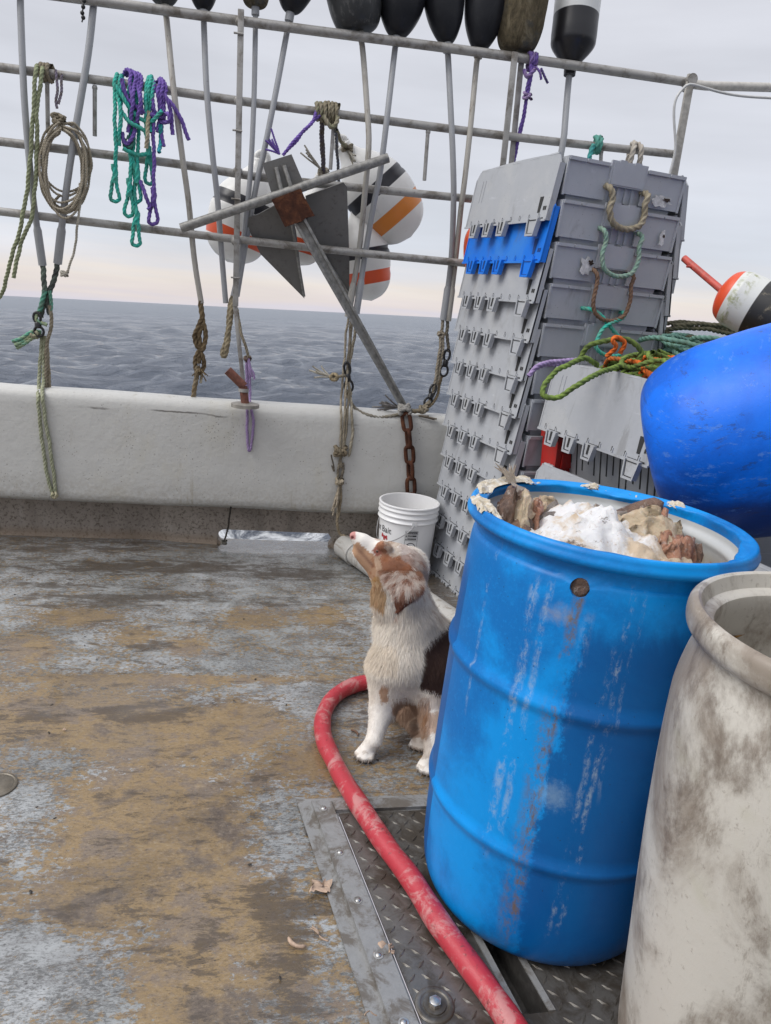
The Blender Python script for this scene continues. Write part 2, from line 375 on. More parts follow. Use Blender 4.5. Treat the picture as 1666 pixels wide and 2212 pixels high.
def build_deck():
    xs, ys, X, Y, paint, grime, wet = deck_maps(); ny, nx = X.shape
    Z = .0015*np.sin(X*7+Y*3)+.0012*np.sin(Y*11-X*4)-.002
    V = np.stack([X, Y, Z], -1).reshape(-1, 3)
    i = np.arange(ny-1)[:, None]*nx; j = np.arange(nx-1)[None]
    Fq = np.stack([i+j, i+j+1, i+nx+j+1, i+nx+j], -1).reshape(-1, 4)
    t = NT('worn deck paint'); o = t.obj()
    cov = t.attr('paint'); gr = t.attr('grime'); we = t.attr('wet')
    st = t.map(o, (1, 2.6, 1), rot=(0, 0, .04))
    fine = t.noise(46, t.map(o, (1, 1.5, 1), rot=(0, 0, .04)), 10, .78, .2); mid = t.noise(7, t.map(o, (1, 1.35, 1)), 9, .70, .4); big = t.noise(2.2, o, 6, .6, .4); grit = t.noise(210, t.map(o, (1, 1.7, 1)), 4, .7)
    k = t.mth('ADD', t.mth('MULTIPLY', fine, 1.7), t.mth('ADD', t.mth('MULTIPLY', mid, .45), t.mth('MULTIPLY', grit, .22)))   # about .66 on average
    pm = t.step(t.mth('ADD', t.mth('MULTIPLY', cov, .50), k), 1.455, 1.54)
    grit2 = t.noise(80, t.map(o, (1, 2.1, 1), rot=(0, 0, .03)), 8, .82, .3); gm = t.step(t.mth('ADD', t.mth('MULTIPLY', grit2, .65), t.mth('MULTIPLY', mid, .35)), .43, .56)
    paintc = t.mix(gm, (.095, .095, .092), (.285, .297, .298)); paintc = t.mix(t.step(big, .42, .66), paintc, t.mix(gm, (.150, .153, .153), (.43, .445, .455)))
    tanc = t.ramp(t.noise(4.2, t.map(o, (1, 1.3, 1)), 12, .76, .15), [(.28, (.080, .062, .055)), (.40, (.150, .117, .090)), (.50, (.270, .188, .092)), (.58, (.185, .146, .116)), (.72, (.305, .222, .118))])
    tanc = t.mix(t.mth('MULTIPLY', t.step(grit2, .52, .62), .50), tanc, (.38, .31, .23)); tanc = t.mix(t.mth('MULTIPLY', t.step(grit2, .46, .38), .65), tanc, (.065, .048, .036))
    c = t.mix(pm, tanc, paintc)
    # oily dirt dragged in streaks athwart, plus drops and specks
    ds = t.map(o, (.8, 2.6, 1), rot=(0, 0, -.05)); dn = t.noise(8, ds, 12, .82, .35)
    dm = t.step(t.mth('ADD', t.mth('MULTIPLY', dn, 1.3), t.mth('ADD', t.mth('MULTIPLY', gr, .36), t.mth('MULTIPLY', grit2, .45))), 1.02, 1.10)
    c = t.mix(t.mth('MULTIPLY', dm, .78), c, t.mix(fine, (.035, .026, .020), (.10, .076, .055)))
    sp = t.step(t.vor(46, st), .16, .08); spm = t.mth('MULTIPLY', sp, t.step(t.noise(6, o, 3), .52, .6))
    c = t.mix(t.mth('MULTIPLY', spm, .85), c, (.025, .022, .022))
    scr = t.step(t.noise(26, t.map(o, (.35, 5, 1), rot=(0, 0, .06)), 8, .8), .64, .72); c = t.mix(t.mth('MULTIPLY', scr, .55), c, (.05, .042, .036))
    pud = t.step(t.noise(2.6, t.map(o, (1, 1.7, 1)), 6, .60, .6), .44, .60)
    wetm = t.mth('MAXIMUM', t.mth('MULTIPLY', pud, .85), we)
    c = t.mix(t.mth('MULTIPLY', wetm, .42), c, t.mix(1.0, c, (.45, .43, .42), 'MULTIPLY'))
    rough = t.mth('MAXIMUM', t.mth('SUBTRACT', t.mth('MULTIPLY_ADD', fine, .30, .24), t.mth('MULTIPLY', wetm, .30)), .06)
    hgt = t.mth('ADD', t.mth('MULTIPLY', pm, .5), t.mth('MULTIPLY', grit, .5))
    nb = t.bump(hgt, .35, .003); nb = t.bump(t.noise(14, o, 3), .12, .01, nb); film = t.bump(t.noise(5, t.map(o, (1, 2, 1)), 3), .06, .01)
    m = t.pbr(c, rough, 0, nb, .5, None, t.mth('MULTIPLY', wetm, .9)); pn = t.t.nodes['Principled BSDF']; t.put(pn.inputs['Coat Normal'], film); pn.inputs['Coat Roughness'].default_value = .04; pn.inputs['Coat IOR'].default_value = 1.33
    TL, TR, BL = atZ(672, 1740, 0), atZ(1120, 1722, 0), atZ(838, 2212, 0); u = (TR-TL).normalized(); w = (BL-TL).normalized(); Ctr = V[Fq].mean(1)-np.array(TL)
    det = u.x*w.y-u.y*w.x; a_ = (Ctr[:, 0]*w.y-Ctr[:, 1]*w.x)/det; b_ = (u.x*Ctr[:, 1]-u.y*Ctr[:, 0])/det
    Fq = Fq[~((a_ > .03) & (a_ < 1.1) & (b_ > .03) & (b_ < 1.45))]                # the hatch well
    d = mesh_obj('deck', V, Fq, m); tag(d, 'wet fishing boat deck with worn grey paint over tan laminate', None, None, 'structure')
    for nm, A in (('paint', paint), ('grime', grime), ('wet', wet)):
        a = d.data.attributes.new(nm, 'FLOAT', 'POINT'); a.data.foreach_set('value', A.astype(np.float32).ravel())
build_deck()

# ------------------------------------------------------------------ bulwark
BI, BO = 3.545, 3.72                 # inner face and outer face
def build_bulwark():
    root = thing('bulwark', (0, 3.63, 0), 'thick rounded off-white bulwark along the deck edge with dirty recessed foot', 'bulwark')
    t = NT('bulwark gelcoat'); o = t.obj(); xyz = t.sep(o)
    n = t.noise(60, o, 6, .65); b = t.noise(1.6, o, 5, .6, .3)
    c = t.mix(b, (.47, .468, .45), (.57, .565, .535))
    c = t.mix(t.mth('MULTIPLY', t.step(t.noise(3.5, t.map(o, (1, 1, .6)), 8, .7), .5, .75), .45), c, (.47, .44, .34))
    pit = t.mth('MULTIPLY', t.step(t.vor(70, o), .22, .10), t.step(t.noise(5, o, 7, .8), .50, .60))
    c = t.mix(t.mth('MULTIPLY', pit, .8), c, (.11, .09, .065))
    bl = t.mth('MULTIPLY', t.step(t.vor(17, o), .10, .05), t.step(t.noise(2.4, o, 3), .5, .6)); c = t.mix(t.mth('MULTIPLY', bl, .55), c, (.17, .15, .13))
    st = t.step(t.noise(11, t.map(o, (1, 1, .16)), 7, .75), .58, .72); c = t.mix(t.mth('MULTIPLY', st, .55), c, (.30, .25, .16))
    low = t.mth('MULTIPLY', t.step(xyz[2], .42, .24), t.step(n, .38, .62)); c = t.mix(t.mth('MULTIPLY', low, .35), c, (.30, .26, .20))
    cr = t.mth('MULTIPLY', t.step(t.mth('ABSOLUTE', t.mth('SUBTRACT', t.mth('ADD', xyz[2], t.mth('MULTIPLY', t.noise(8, o, 5), .03)), .712)), .006, .002), t.step(t.noise(2.0, o, 4), .52, .60))
    c = t.mix(t.mth('MULTIPLY', cr, .8), c, (.09, .08, .07))
    scr = t.step(t.noise(9, t.map(o, (5, 1, .8), rot=(0, .5, 0)), 9, .8), .70, .78); c = t.mix(t.mth('MULTIPLY', scr, .55), c, (.13, .12, .10))
    m_cap = t.pbr(c, t.mth('MULTIPLY_ADD', n, .2, .33), 0, t.bump(t.mth('ADD', t.mth('MULTIPLY', n, .5), t.mth('ADD', t.mth('MULTIPLY', b, 2), t.mth('MULTIPLY', t.noise(11, o, 4), 1.2))), .5, .007), .45)
    prof = [(3.66, .212), (3.60, .224), (3.565, .232), (3.55, .246), (3.545, .275), (3.545, .40), (3.545, .55), (3.545, .69), (3.547, .722), (3.556, .745), (3.574, .758), (3.60, .764), (3.66, .765), (3.69, .758), (3.712, .735), (3.72, .69), (3.72, .2), (3.66, .198)]
    xs = np.arange(-4.4, 3.61, .06); V = []; Fc = []
    for x in xs:
        for (y, z) in prof:
            w = mnoise.noise(Vector((x*1.7, y*3, z*2.5)))*.010+mnoise.noise(Vector((x*6, y*4, z*7)))*.0022
            V.append((x, y+w, z+w*.5))
    k = len(prof)
    for i in range(len(xs)-1):
        for j in range(k): Fc.append((i*k+j, i*k+(j+1) % k, (i+1)*k+(j+1) % k, (i+1)*k+j)[::-1])
    Fc += [tuple(range(k)), tuple(range((len(xs)-1)*k, len(xs)*k))[::-1]]
    mesh_obj('cap', V, Fc, m_cap, root)
    # recessed foot, with the scupper slot cut through it
    t = NT('stained foot of bulwark'); o = t.obj(); xyz = t.sep(o); n = t.noise(70, o, 7, .72); b = t.noise(5, t.map(o, (1, 1, .5)), 7, .65, .5)
    c = t.ramp(b, [(.3, (.16, .135, .112)), (.5, (.27, .232, .195)), (.7, (.38, .335, .285))])
    c = t.mix(t.mth('MULTIPLY', t.step(n, .50, .62), .75), c, (.075, .055, .038))
    c = t.mix(t.mth('MULTIPLY', t.step(t.noise(13, t.map(o, (1, 1, .12)), 6, .7), .58, .72), .45), c, (.38, .36, .33))
    c = t.mix(t.mth('MULTIPLY', t.step(xyz[2], .06, .01), .5), c, (.22, .15, .09))
    m_foot = t.pbr(c, .55, 0, t.bump(n, .4, .004), .4)
    def face(x):
        return float(np.interp(x, [-4.4, -1.4, -.72, -.60, -.45, -.26, .5, 3.6], [3.668, 3.668, 3.700, 3.704, 3.672, 3.655, 3.655, 3.655]))
    s0, s1, zt = -.262, .345, .078
    V = []; Fc = []; XS = sorted(set(list(np.round(np.arange(-4.4, 3.61, .08), 3))+[s0]+[s0+zt/2*(1-math.cos(a)) for a in np.linspace(0, math.pi/2, 7)]+[s1]))
    def hole(x):
        if x <= s0 or x >= s1: return None
        d = min(x-s0, zt/2)/(zt/2); h = zt/2*math.sqrt(max(0, 1-(1-d)**2)); return (zt/2-h, zt/2+h)
    def quad(a): V.extend(a); b = len(V)-4; Fc.append((b, b+1, b+2, b+3))
    for x0, x1 in zip(XS[:-1], XS[1:]):
        f0, f1 = face(x0), face(x1); B0, B1 = 3.742, 3.742
        h0, h1 = hole(x0), hole(x1)
        mid = hole((x0+x1)/2)
        foot = .018
        def col(x, f): return [(x, f-.022, -.004), (x, f-.004, .016), (x, f, .05), (x, f+.012, .236)]
        if mid is None:
            A, Bq = col(x0, f0), col(x1, f1)
            for p in range(3): quad([A[p], Bq[p], Bq[p+1], A[p+1]])
            quad([(x0, B0, -1.2), (x0, B0, .236), (x1, B1, .236), (x1, B1, -1.2)])
        else:
            h0 = h0 or (zt/2, zt/2); h1 = h1 or (zt/2, zt/2)
            quad([(x0, f0, h0[1]), (x1, f1, h1[1]), (x1, f1+.012, .236), (x0, f0+.012, .236)])
            if max(h0[0], h1[0]) > .002: quad([(x0, f0-.006, -.004), (x1, f1-.006, -.004), (x1, f1, h1[0]), (x0, f0, h0[0])])
            quad([(x0, B0, -1.2), (x0, B0, h0[0]-.012), (x1, B1, h1[0]-.012), (x1, B1, -1.2)]); quad([(x0, B0, h0[1]), (x0, B0, .236), (x1, B1, .236), (x1, B1, h1[1])])
            quad([(x0, f0, h0[1]), (x0, B0, h0[1]), (x1, B1, h1[1]), (x1, f1, h1[1])]); (quad([(x0, f0, h0[0]), (x1, f1, h1[0]), (x1, B1, h1[0]-.012), (x0, B0, h0[0]-.012)]) if max(h0[0], h1[0]) > .002 else None)
    mesh_obj('foot_panel', V, Fc, m_foot, root, 'auto')
build_bulwark()
# ------------------------------------------------------------------ hatch let into the deck
def build_hatch():
    TL, TR, BL = atZ(672, 1740, 0), atZ(1120, 1722, 0), atZ(838, 2212, 0)
    root = thing('deck_hatch', (TL.x, TL.y, 0), 'flush aluminium deck hatch of diamond plate with riveted frame strips', 'deck hatch')
    u = (TR-TL).normalized(); v = (BL-TL).normalized(); nz = Vector((0, 0, 1))
    def Q(a, b, z): return TL+u*a+v*b+Vector((0, 0, z))
    t = NT('hatch aluminium'); vv = t.obj(); n = t.noise(55, vv, 8, .7); d = t.noise(9, vv, 8, .7, .6)
    c = t.mix(n, (.115, .108, .098), (.215, .205, .19)); c = t.mix(t.mth('MULTIPLY', t.step(d, .43, .60), .8), c, (.060, .046, .032))
    m_al = t.pbr(c, t.mth('MULTIPLY_ADD', d, .35, .25), .55, t.bump(n, .2, .003), .5)
    t = NT('painted hatch strip'); vv = t.obj(); n = t.noise(80, vv, 8, .75); d = t.noise(14, t.map(vv, (1, 1, 1)), 8, .72, .5)
    c = t.mix(n, (.20, .20, .198), (.33, .332, .33)); c = t.mix(t.mth('MULTIPLY', t.step(d, .46, .60), .75), c, (.10, .078, .055))
    m_st = t.pbr(c, t.mth('MULTIPLY_ADD', n, .3, .3), .15, t.bump(n, .25, .003), .5)
    m_dark = simple('grimy shaded steel', (.09, .085, .08), .45, .4, .3, 60, .2, (.05, .04, .03), .6)
    m_riv = simple('bright rivet', (.50, .49, .47), .3, .8, .3, 60, .1, (.12, .1, .08), .5)
    W_, Ln = 1.15, 1.5
    # bed, sealant edge, frame strips
    sb = MB()
    for a0, a1, b0, b1 in ((-.035, .06, -.02, Ln), (.06, W_, -.02, .05)): sb.prism([Q(a0, b0, .0015), Q(a1, b0, .0015), Q(a1, b1, .0015), Q(a0, b1, .0015)], (0, 0, .004))
    sb.obj('sealant_bead', m_st, root)
    def bar(a0, b0, a1, b1, z0, h, bev=.003):
        mb = MB(); P = [Q(a0, b0, z0), Q(a1, b0, z0), Q(a1, b1, z0), Q(a0, b1, z0)]; c0 = sum(P, Vector())/4
        top = [p+(c0-p).normalized()*bev+Vector((0, 0, h)) for p in P]; mid = [p+Vector((0, 0, h-bev)) for p in P]
        V = P+mid+top; Fc = [(0, 1, 5, 4), (1, 2, 6, 5), (2, 3, 7, 6), (3, 0, 4, 7), (4, 5, 9, 8), (5, 6, 10, 9), (6, 7, 11, 10), (7, 4, 8, 11), (8, 9, 10, 11)]
        return mb.add(V, Fc)
    s1 = bar(0, 0, .052, Ln, .0055, .012).obj('frame_strip', m_st, root)
    s2 = bar(.0535, 0, W_, .040, .0055, .010).obj('frame_strip', m_st, root)
    rv = MB(); 
    for k, b in enumerate([.035, .195, .345, .49, .64]):
        r_ = MB(); V, Fq = lathe_geo([(.0, .0035), (.003, .0035), (.0058, .0022), (.0072, 0), (.0072, -.002)], 12, Q(.024, b, .0178)); r_.add(V.tolist(), Fq.tolist()[::1])
        V, Fq = lathe_geo([(.0105, 0), (.0105, .0014), (.007, .0016)], 14, Q(.024, b, .0172)); r_.add(V.tolist(), Fq.tolist()); r_.obj('rivet', m_riv, s1)
    r_ = MB(); V, Fq = lathe_geo([(.0, .0035), (.003, .0035), (.0058, .0022), (.0072, 0), (.0105, 0), (.0105, -.002)], 12, Q(.095, .018, .0160)); r_.add(V.tolist(), Fq.tolist()).obj('rivet', m_riv, s2)
    # tread plate with a lifting slot
    za = .0085
    hs0, hs1, hb0, hb1 = .262, .318, .425, .64           # lifting slot (u range, v range)
    def strip(a0, a1, b0, b1): return [Q(a0, b0, za), Q(a1, b0, za), Q(a1, b1, za), Q(a0, b1, za)]
    mb = MB()
    for a0, a1, b0, b1 in ((.062, hs0, .046, Ln), (hs1, W_, .046, Ln), (hs0, hs1, .046, hb0), (hs0, hs1, hb1, Ln)):
        mb.add(strip(a0, a1, b0, b1), [(0, 3, 2, 1)])
    # slot walls in dark grimy steel, the recess's shade put into the colour
    mb.cur = 1
    P = strip(hs0, hs1, hb0, hb1); Pd = [p-Vector((0, 0, .075)) for p in P]; mb.add(P+Pd, [(0, 1, 5, 4), (1, 2, 6, 5), (2, 3, 7, 6), (3, 0, 4, 7), (4, 5, 6, 7)])
    mb.cur = 0
    mb.add([Q(.062, .046, za), Q(.062, Ln, za), Q(.062, Ln, .004), Q(.062, .046, .004), Q(W_, .046, za), Q(W_, .046, .004)], [(0, 1, 2, 3), (0, 3, 5, 4)])
    plate = mb.obj('tread_plate', [m_al, m_dark], root, smooth=False)
    ring = MB()
    for a0, a1, b0, b1 in ((hs0-.014, hs0, hb0-.014, hb1), (hs1, hs1+.014, hb0-.014, hb1), (hs0, hs1, hb0-.014, hb0)):
        ring.prism(strip(a0, a1, b0, b1), (0, 0, .004))
    ring.obj('slot_rim', m_st, root)
    # raised lugs: two diagonal families
    Vs = []; Fs = []; k = 0; pitch = .030
    e1 = (u+v).normalized(); e2 = (u-v).normalized()
    for i in range(int((W_-.07)/pitch)):
        for j in range(int((Ln-.06)/pitch)):
            a = .062+.016+i*pitch; b = .062+j*pitch
            if hs0-.028 < a < hs1+.028 and hb0-.028 < b < hb1+.028: continue
            d = e1 if (i+j) % 2 else e2; s = nz.cross(d); c0 = Q(a, b, za)
            l, w, h = .0135, .0042, .0022
            Pp = [c0-d*l, c0-s*w, c0+d*l, c0+s*w, c0-d*l*.55+nz*h, c0+d*l*.55+nz*h]
            for p in Pp: Vs.append(tuple(p))
            Fs += [(k, k+1, k+4), (k+1, k+5, k+4), (k+1, k+2, k+5), (k+2, k+3, k+5), (k+3, k+4, k+5), (k+3, k, k+4)]; k += 6
    lug = mesh_obj('tread_lugs', Vs, Fs, m_al, root, smooth=False); lug['kind'] = 'stuff'
    # bolt in a dished washer
    bc = atZ(938, 2178, 0); bc.z = za
    dish = MB(); V, Fq = lathe_geo(sm([(.040, .0005), (.037, .003), (.030, .0035), (.027, .002), (.0235, .0015)], 3)+[(.0225, .004), (.016, .0045), (0, .0045)], 40, bc); dish.add(V.tolist(), Fq.tolist())
    bo = dish.obj('washer', m_al, root)
    hb = MB(); P = [bc+Vector((.0125*math.cos(a), .0125*math.sin(a), .0045)) for a in np.linspace(.3, .3+2*math.pi, 7)[:-1]]
    hb.prism(P, (0, 0, .007)); V, Fq = lathe_geo([(.0105, .0115), (.008, .0128), (0, .0128)], 12, bc); hb.add(V.tolist(), Fq.tolist()); hb.obj('bolt_head', m_riv, bo)
build_hatch()
def build_deck_cap():
    c = atZ(-8, 1698, 0)
    o = MB(); V, Fq = lathe_geo(sm([(.052, 0), (.051, .004), (.046, .006)], 3)+[(.043, .004), (.040, .0055), (.015, .006), (0, .006)], 40, c); o.add(V.tolist(), Fq.tolist())
    b = o.obj('deck_fill_cap', simple('cap metal', (.17, .15, .12), .45, .4, .3, 40, .2, (.16, .13, .09), .6), None, origin=c)
    tag(b, 'round flush metal filler cap in the deck paint at left edge', 'deck cap')
build_deck_cap()
# ------------------------------------------------------------------ pipe rack on the bulwark
RY = 3.64
M_PIPE = None
def metal_pipe():
    t = NT('weathered aluminium pipe'); v = t.obj(); n = t.noise(40, t.map(v, (.35, 1, 1)), 8, .72); g = t.noise(12, v, 7, .7, .4)
    c = t.mix(n, (.26, .25, .235), (.47, .46, .44)); c = t.mix(t.mth('MULTIPLY', t.step(g, .45, .68), .8), c, (.115, .095, .072))
    c = t.mix(t.mth('MULTIPLY', t.step(t.noise(90, v, 4, .8), .62, .7), .6), c, (.055, .045, .04))
    return t.pbr(c, t.mth('MULTIPLY_ADD', n, .3, .36), .3, t.bump(n, .25, .003), .5)
M_PIPE = metal_pipe()
def rail_pt(x, y, dy=0.0): return atY(x, y, RY+dy)
def build_rack():
    root = thing('pipe_rack', (0, RY, .765), 'weathered grey pipe rack of four rails standing on the bulwark', 'pipe rack')
    R4 = [[(-140, -42), (120, -10), (555, 50), (1088, 120), (1481, 177), (1500, 183)], [(-140, 127), (247, 178), (540, 221), (1088, 293), (1455, 333)], [(-140, 288), (367, 352), (588, 386), (1022, 430), (1100, 438)], [(-140, 440), (383, 502), (688, 537), (988, 567), (1100, 578)]]
    for k, P in enumerate(R4):
        pts = spline([rail_pt(*p) for p in P], .12)
        MB().tube(pts, (.0195 if k == 0 else .0180), 14).obj('rail', M_PIPE, root)
    MB().tube(spline([rail_pt(1476, 177), rail_pt(1520, 185), rail_pt(1600, 187), rail_pt(1700, 190)], .06), .0200, 14).obj('rail_end', simple('pale rail end', (.52, .50, .46), .45, .2, .2, 40, .1, (.30, .26, .2), .5), root)
    # flat bar post with bolts
    def bar(pa, pb, w, dpt, dy):
        a, b = rail_pt(*pa, dy), rail_pt(*pb, dy); d = (b-a); L_ = d.length; z = d.normalized(); x = Vector((0, 1, 0)).cross(z).normalized(); y = z.cross(x)
        R = Matrix((x, y, z)).transposed(); return MB().box((a+b)/2, (w, dpt, L_), R, bev=.003)
    p = bar((521, 20), (509, 662), .026, .014, -.038).obj('post', M_PIPE, root)
    for (x, y) in ((516, 72), (513, 282), (510, 430), (509, 600)):
        c = rail_pt(x, y, -.05); MB().tube([c+Vector((-.021, 0, 0)), c+Vector((.021, 0, 0))], .0045, 6).obj('bolt', M_PIPE, p)
    bar((508, 660), (530, 868), .020, .012, -.030).obj('brace', M_PIPE, root)
    q = bar((1113, 112), (1085, 372), .028, .012, -.036).obj('post', M_PIPE, root)
    bar((1128, 118), (1103, 372), .026, .012, .020).obj('post', M_PIPE, root)
    bar((1084, 374), (1060, 560), .034, .012, -.036).obj('post', M_PIPE, root)
    bar((1494, 160), (1448, 420), .036, .018, -.036).obj('post', simple('pale post', (.44, .42, .38), .5, .2, .25, 40, .12, (.2, .17, .13), .5), root)
    ear = MB(); V, Fq = lathe_geo([(0, -.012), (.025, -.012), (.025, .012), (0, .012)], 20, rail_pt(1494, 172, -.036), Matrix.Rotation(math.pi/2, 4, 'X')); ear.add(V.tolist(), Fq.tolist()).obj('post_ear', M_PIPE, root)
    # pegs hanging under the second rail, with their welds
    for a, b in (((102, 172), (104, 288)), ((205, 184), (205, 294)), ((722, 252), (714, 366)), ((925, 279), (917, 390)), ((1299, 322), (1298, 352))):
        pa, pb = rail_pt(*a), rail_pt(*b); mb = MB().tube([pa, pb], .0090, 10); mb.ball(rail_pt(a[0], a[1]+6), .012, 8); mb.obj('peg', M_PIPE, root)
    for x, y in ((519, 47), (517, 218), (514, 371), (510, 521)):
        MB().ball(rail_pt(x, y, -.018), .023, 10, (1, .8, 1)).obj('weld', M_PIPE, root)
build_rack()
def rod_holder():
    base = atZ(530, 874, .772)
    root = thing('rod_holder', base, 'rusty bent pipe socket on a flange on the bulwark top', 'pipe socket')
    m = simple('red brown rust', (.17, .065, .045), .75, .1, .45, 50, .5, (.30, .13, .08), .6)
    MB().tube([base+Vector((0, 0, .0)), base+Vector((-.012, 0, .085))], .019, 12).obj('upright', m, root)
    a = base+Vector((-.008, 0, .085)); b = atY(492, 800, base.y); MB().tube([a, b], .021, 12).obj('tilted_tube', m, root)
    f = MB(); V, Fq = lathe_geo([(.066, -.012), (.066, .004), (.05, .008), (0, .008)], 24, base); f.add(V.tolist(), Fq.tolist()).obj('flange', simple('grey flange', (.30, .28, .25), .6, .3, .3, 30, .3, (.15, .1, .07), .6), root)
    V, Fq = lathe_geo([(.024, -.008), (.024, .008)], 16, base+Vector((-.01, 0, .068))); MB().add(V.tolist(), Fq.tolist()).obj('clamp', M_PIPE, root)
rod_holder()

# ------------------------------------------------------------------ sticks with lobster buoys
def M_pvc(name, col, dirt=(.16, .13, .1), amt=.5):
    t = NT(name); v = t.rnd(); n = t.noise(25, v, 6, .65); g = t.noise(30, t.map(v, (1, 1, .18)), 8, .75, .3); s = t.noise(70, v, 4, .7)
    c = t.mix(n, tuple(x*.86 for x in col), tuple(x*1.08 for x in col)); c = t.mix(t.mth('MULTIPLY', t.step(g, .50, .66), amt), c, dirt)
    c = t.mix(t.mth('MULTIPLY', t.step(s, .66, .72), .7), c, (.05, .045, .04))
    return t.pbr(c, t.mth('MULTIPLY_ADD', n, .2, .34), 0, t.bump(n, .1, .003), .45)
M_GREY = M_pvc('grey pipe plastic', (.345, .355, .37), (.2, .18, .16), .25)
M_OLD = M_pvc('old stained pipe plastic', (.42, .40, .36), (.13, .095, .06), .8)
def M_black_buoy(name, dust=.25, col=(.012, .0125, .015)):
    t = NT(name); v = t.rnd(); n = t.noise(18, v, 7, .7); s = t.noise(40, t.map(v, (1, 1, .3)), 8, .75)
    c = t.mix(n, col, tuple(x*2 for x in col)); c = t.mix(t.mth('MULTIPLY', t.step(s, .5, .7), dust), c, (.2, .2, .19))
    return t.pbr(c, t.mth('MULTIPLY_ADD', n, .2, .26), 0, t.bump(n, .12, .004), .2)
M_BLK = M_black_buoy('black buoy foam', .05); M_BLKW = M_black_buoy('scuffed black buoy foam', .55, (.03, .031, .032))
def M_mossy():
    t = NT('weedy buoy'); v = t.obj(); z = t.sep(v)[2]; n = t.noise(30, t.map(v, (1, 1, .4)), 9, .75, .5); g = t.noise(9, v, 6, .7)
    c = t.ramp(n, [(.3, (.04, .036, .025)), (.5, (.13, .105, .065)), (.65, (.25, .215, .145)), (.8, (.36, .33, .27))])
    c = t.mix(t.step(g, .5, .7), c, (.085, .09, .09))
    return t.pbr(c, .9, 0, t.bump(n, 1, .02), .2)
def M_two_tone(name, bands, dirt=.2):
    """bands: list of (z below which the colour holds, colour), Object z along the axis"""
    t = NT(name); v = t.obj(); z = t.sep(v)[2]; c = bands[-1][1]
    for zz, cc in reversed(bands[:-1]): c = t.mix(t.step(z, zz+.0015, zz-.0015), c, cc)
    n = t.noise(14, v, 7, .7); s = t.noise(36, t.map(v, (1, 1, .35)), 8, .75, .4)
    c = t.mix(t.mth('MULTIPLY', t.step(s, .55, .72), dirt), c, (.22, .18, .12))
    return t.pbr(c, t.mth('MULTIPLY_ADD', n, .2, .25), 0, t.bump(n, .12, .005), .5)
def stick(P, r, label, m=M_GREY, buoy=None, sleeve=True, group='sticks of the lobster buoys on the rack'):
    """P: list of (px, py, dy) down the stick"""
    pts = [rail_pt(x, y, dy) for x, y, dy in P]; C = spline(pts, .05)
    root = thing('buoy_stick', C[0] if buoy is None else C[0], label, 'buoy stick', group)
    MB().tube(C, r, 12).obj('pole', m, root)
    if sleeve:
        d = Vector(C[-2]-C[-1]).normalized(); e = Vector(C[-1]); MB().tube([e+d*.16, e+d*.145, e-d*.004], [r*1.02, r*1.28, r*1.28], 12).obj('sleeve', m, root)
    if buoy:
        R, Hh, kind, mat = buoy; d = Vector(C[0]-C[2]).normalized(); q = Vector((0, 0, 1)).rotation_difference(d).to_matrix().to_4x4()
        if kind == 'bullet': pr = sm([(.0, 0), (R*.34, .012), (R*.62, .055), (R*.86, .12), (R, .21), (R, Hh*.7), (R*.9, Hh*.88), (R*.5, Hh*.98), (0, Hh)], 5)
        elif kind == 'barrel': pr = sm([(0, 0), (R*.55, .004), (R*.80, .03), (R*.95, .09), (R, .16), (R, Hh*.8), (R*.8, Hh*.96), (0, Hh)], 5)
        else: pr = [(0, -.03), (R*.26, -.03), (R*.28, 0), (R*.22, .003)]+sm([(R*.24, .004), (R*.9, .085), (R, .125), (R, .2), (R*1.0, Hh*.8), (R*.8, Hh*.96), (0, Hh)], 4)
        V, Fq = lathe_geo(pr, 40)
        if kind == 'barrel':
            for i in range(len(V)): V[i] *= 1+.035*mnoise.noise(Vector(V[i]*14))
        base = Vector(C[0]); b = mesh_obj('buoy', V, Fq, mat, root, smooth='auto', local=True)
        b.matrix_local = Matrix.Translation(base-ORG[root.name]) @ q
        cf = MB().tube([(0, 0, -.03), (0, 0, .02)], r*1.5, 12).obj('collar', m, b, local=True)
    return root
BK, FR = .046, -.042
stick([(44, -30, BK), (45, 30, 0.01), (52, 200, FR), (62, 330, FR), (72, 430, FR*.6), (92, 571, .02)], .0140, 'grey bent stick furthest left, sleeved end above a snap and green rope')
stick([(203, 5, .03), (190, 120, FR*.3), (160, 300, FR), (145, 400, FR), (135, 480, -.01), (125, 567, .03)], .0150, 'grey slanting stick beside the hanging tan rope coil')
stick([(357, 14, BK), (362, 60, BK), (375, 190, FR), (395, 345, FR), (408, 440, FR*.3), (420, 560, .02), (435, 655, .03)], .0130, 'stained whitish stick with tip of dark buoy, brown crusted rope at its foot', M_OLD, (.115, .34, 'bullet', M_BLKW), False)
stick([(440, 26, BK), (441, 60, BK), (447, 200, FR*.5), (460, 340, FR), (470, 430, FR*.4), (480, 560, .03), (488, 655, .04)], .0130, 'grey stick left of the flat bar post with black buoy', M_GREY, (.088, .33, 'bullet', M_BLK), False)
stick([(552, 16, BK), (552, 60, BK), (549, 210, FR*.5), (543, 345, FR), (536, 430, FR*.6), (520, 560, .03), (502, 645, .04)], .0115, 'thin grey stick just right of the flat bar post, weedy buoy end', M_GREY, (.07, .30, 'barrel', M_mossy()), False)
stick([(627, 30, BK), (620, 70, BK), (596, 200, FR*.5), (570, 330, FR), (556, 390, FR*.8), (532, 520, .03), (512, 640, .04)], .0128, 'grey stick leaning to the left above the anchor with round black buoy', M_GREY, (.105, .31, 'bullet', M_BLK), False)
stick([(777, 70, BK), (784, 110, BK), (793, 230, FR*.3), (797, 310, FR), (790, 400, FR), (776, 540, .035), (752, 683, .03)], .0132, 'off-white stick under the scuffed blunt black buoy', M_OLD, (.122, .36, 'barrel', M_BLKW))
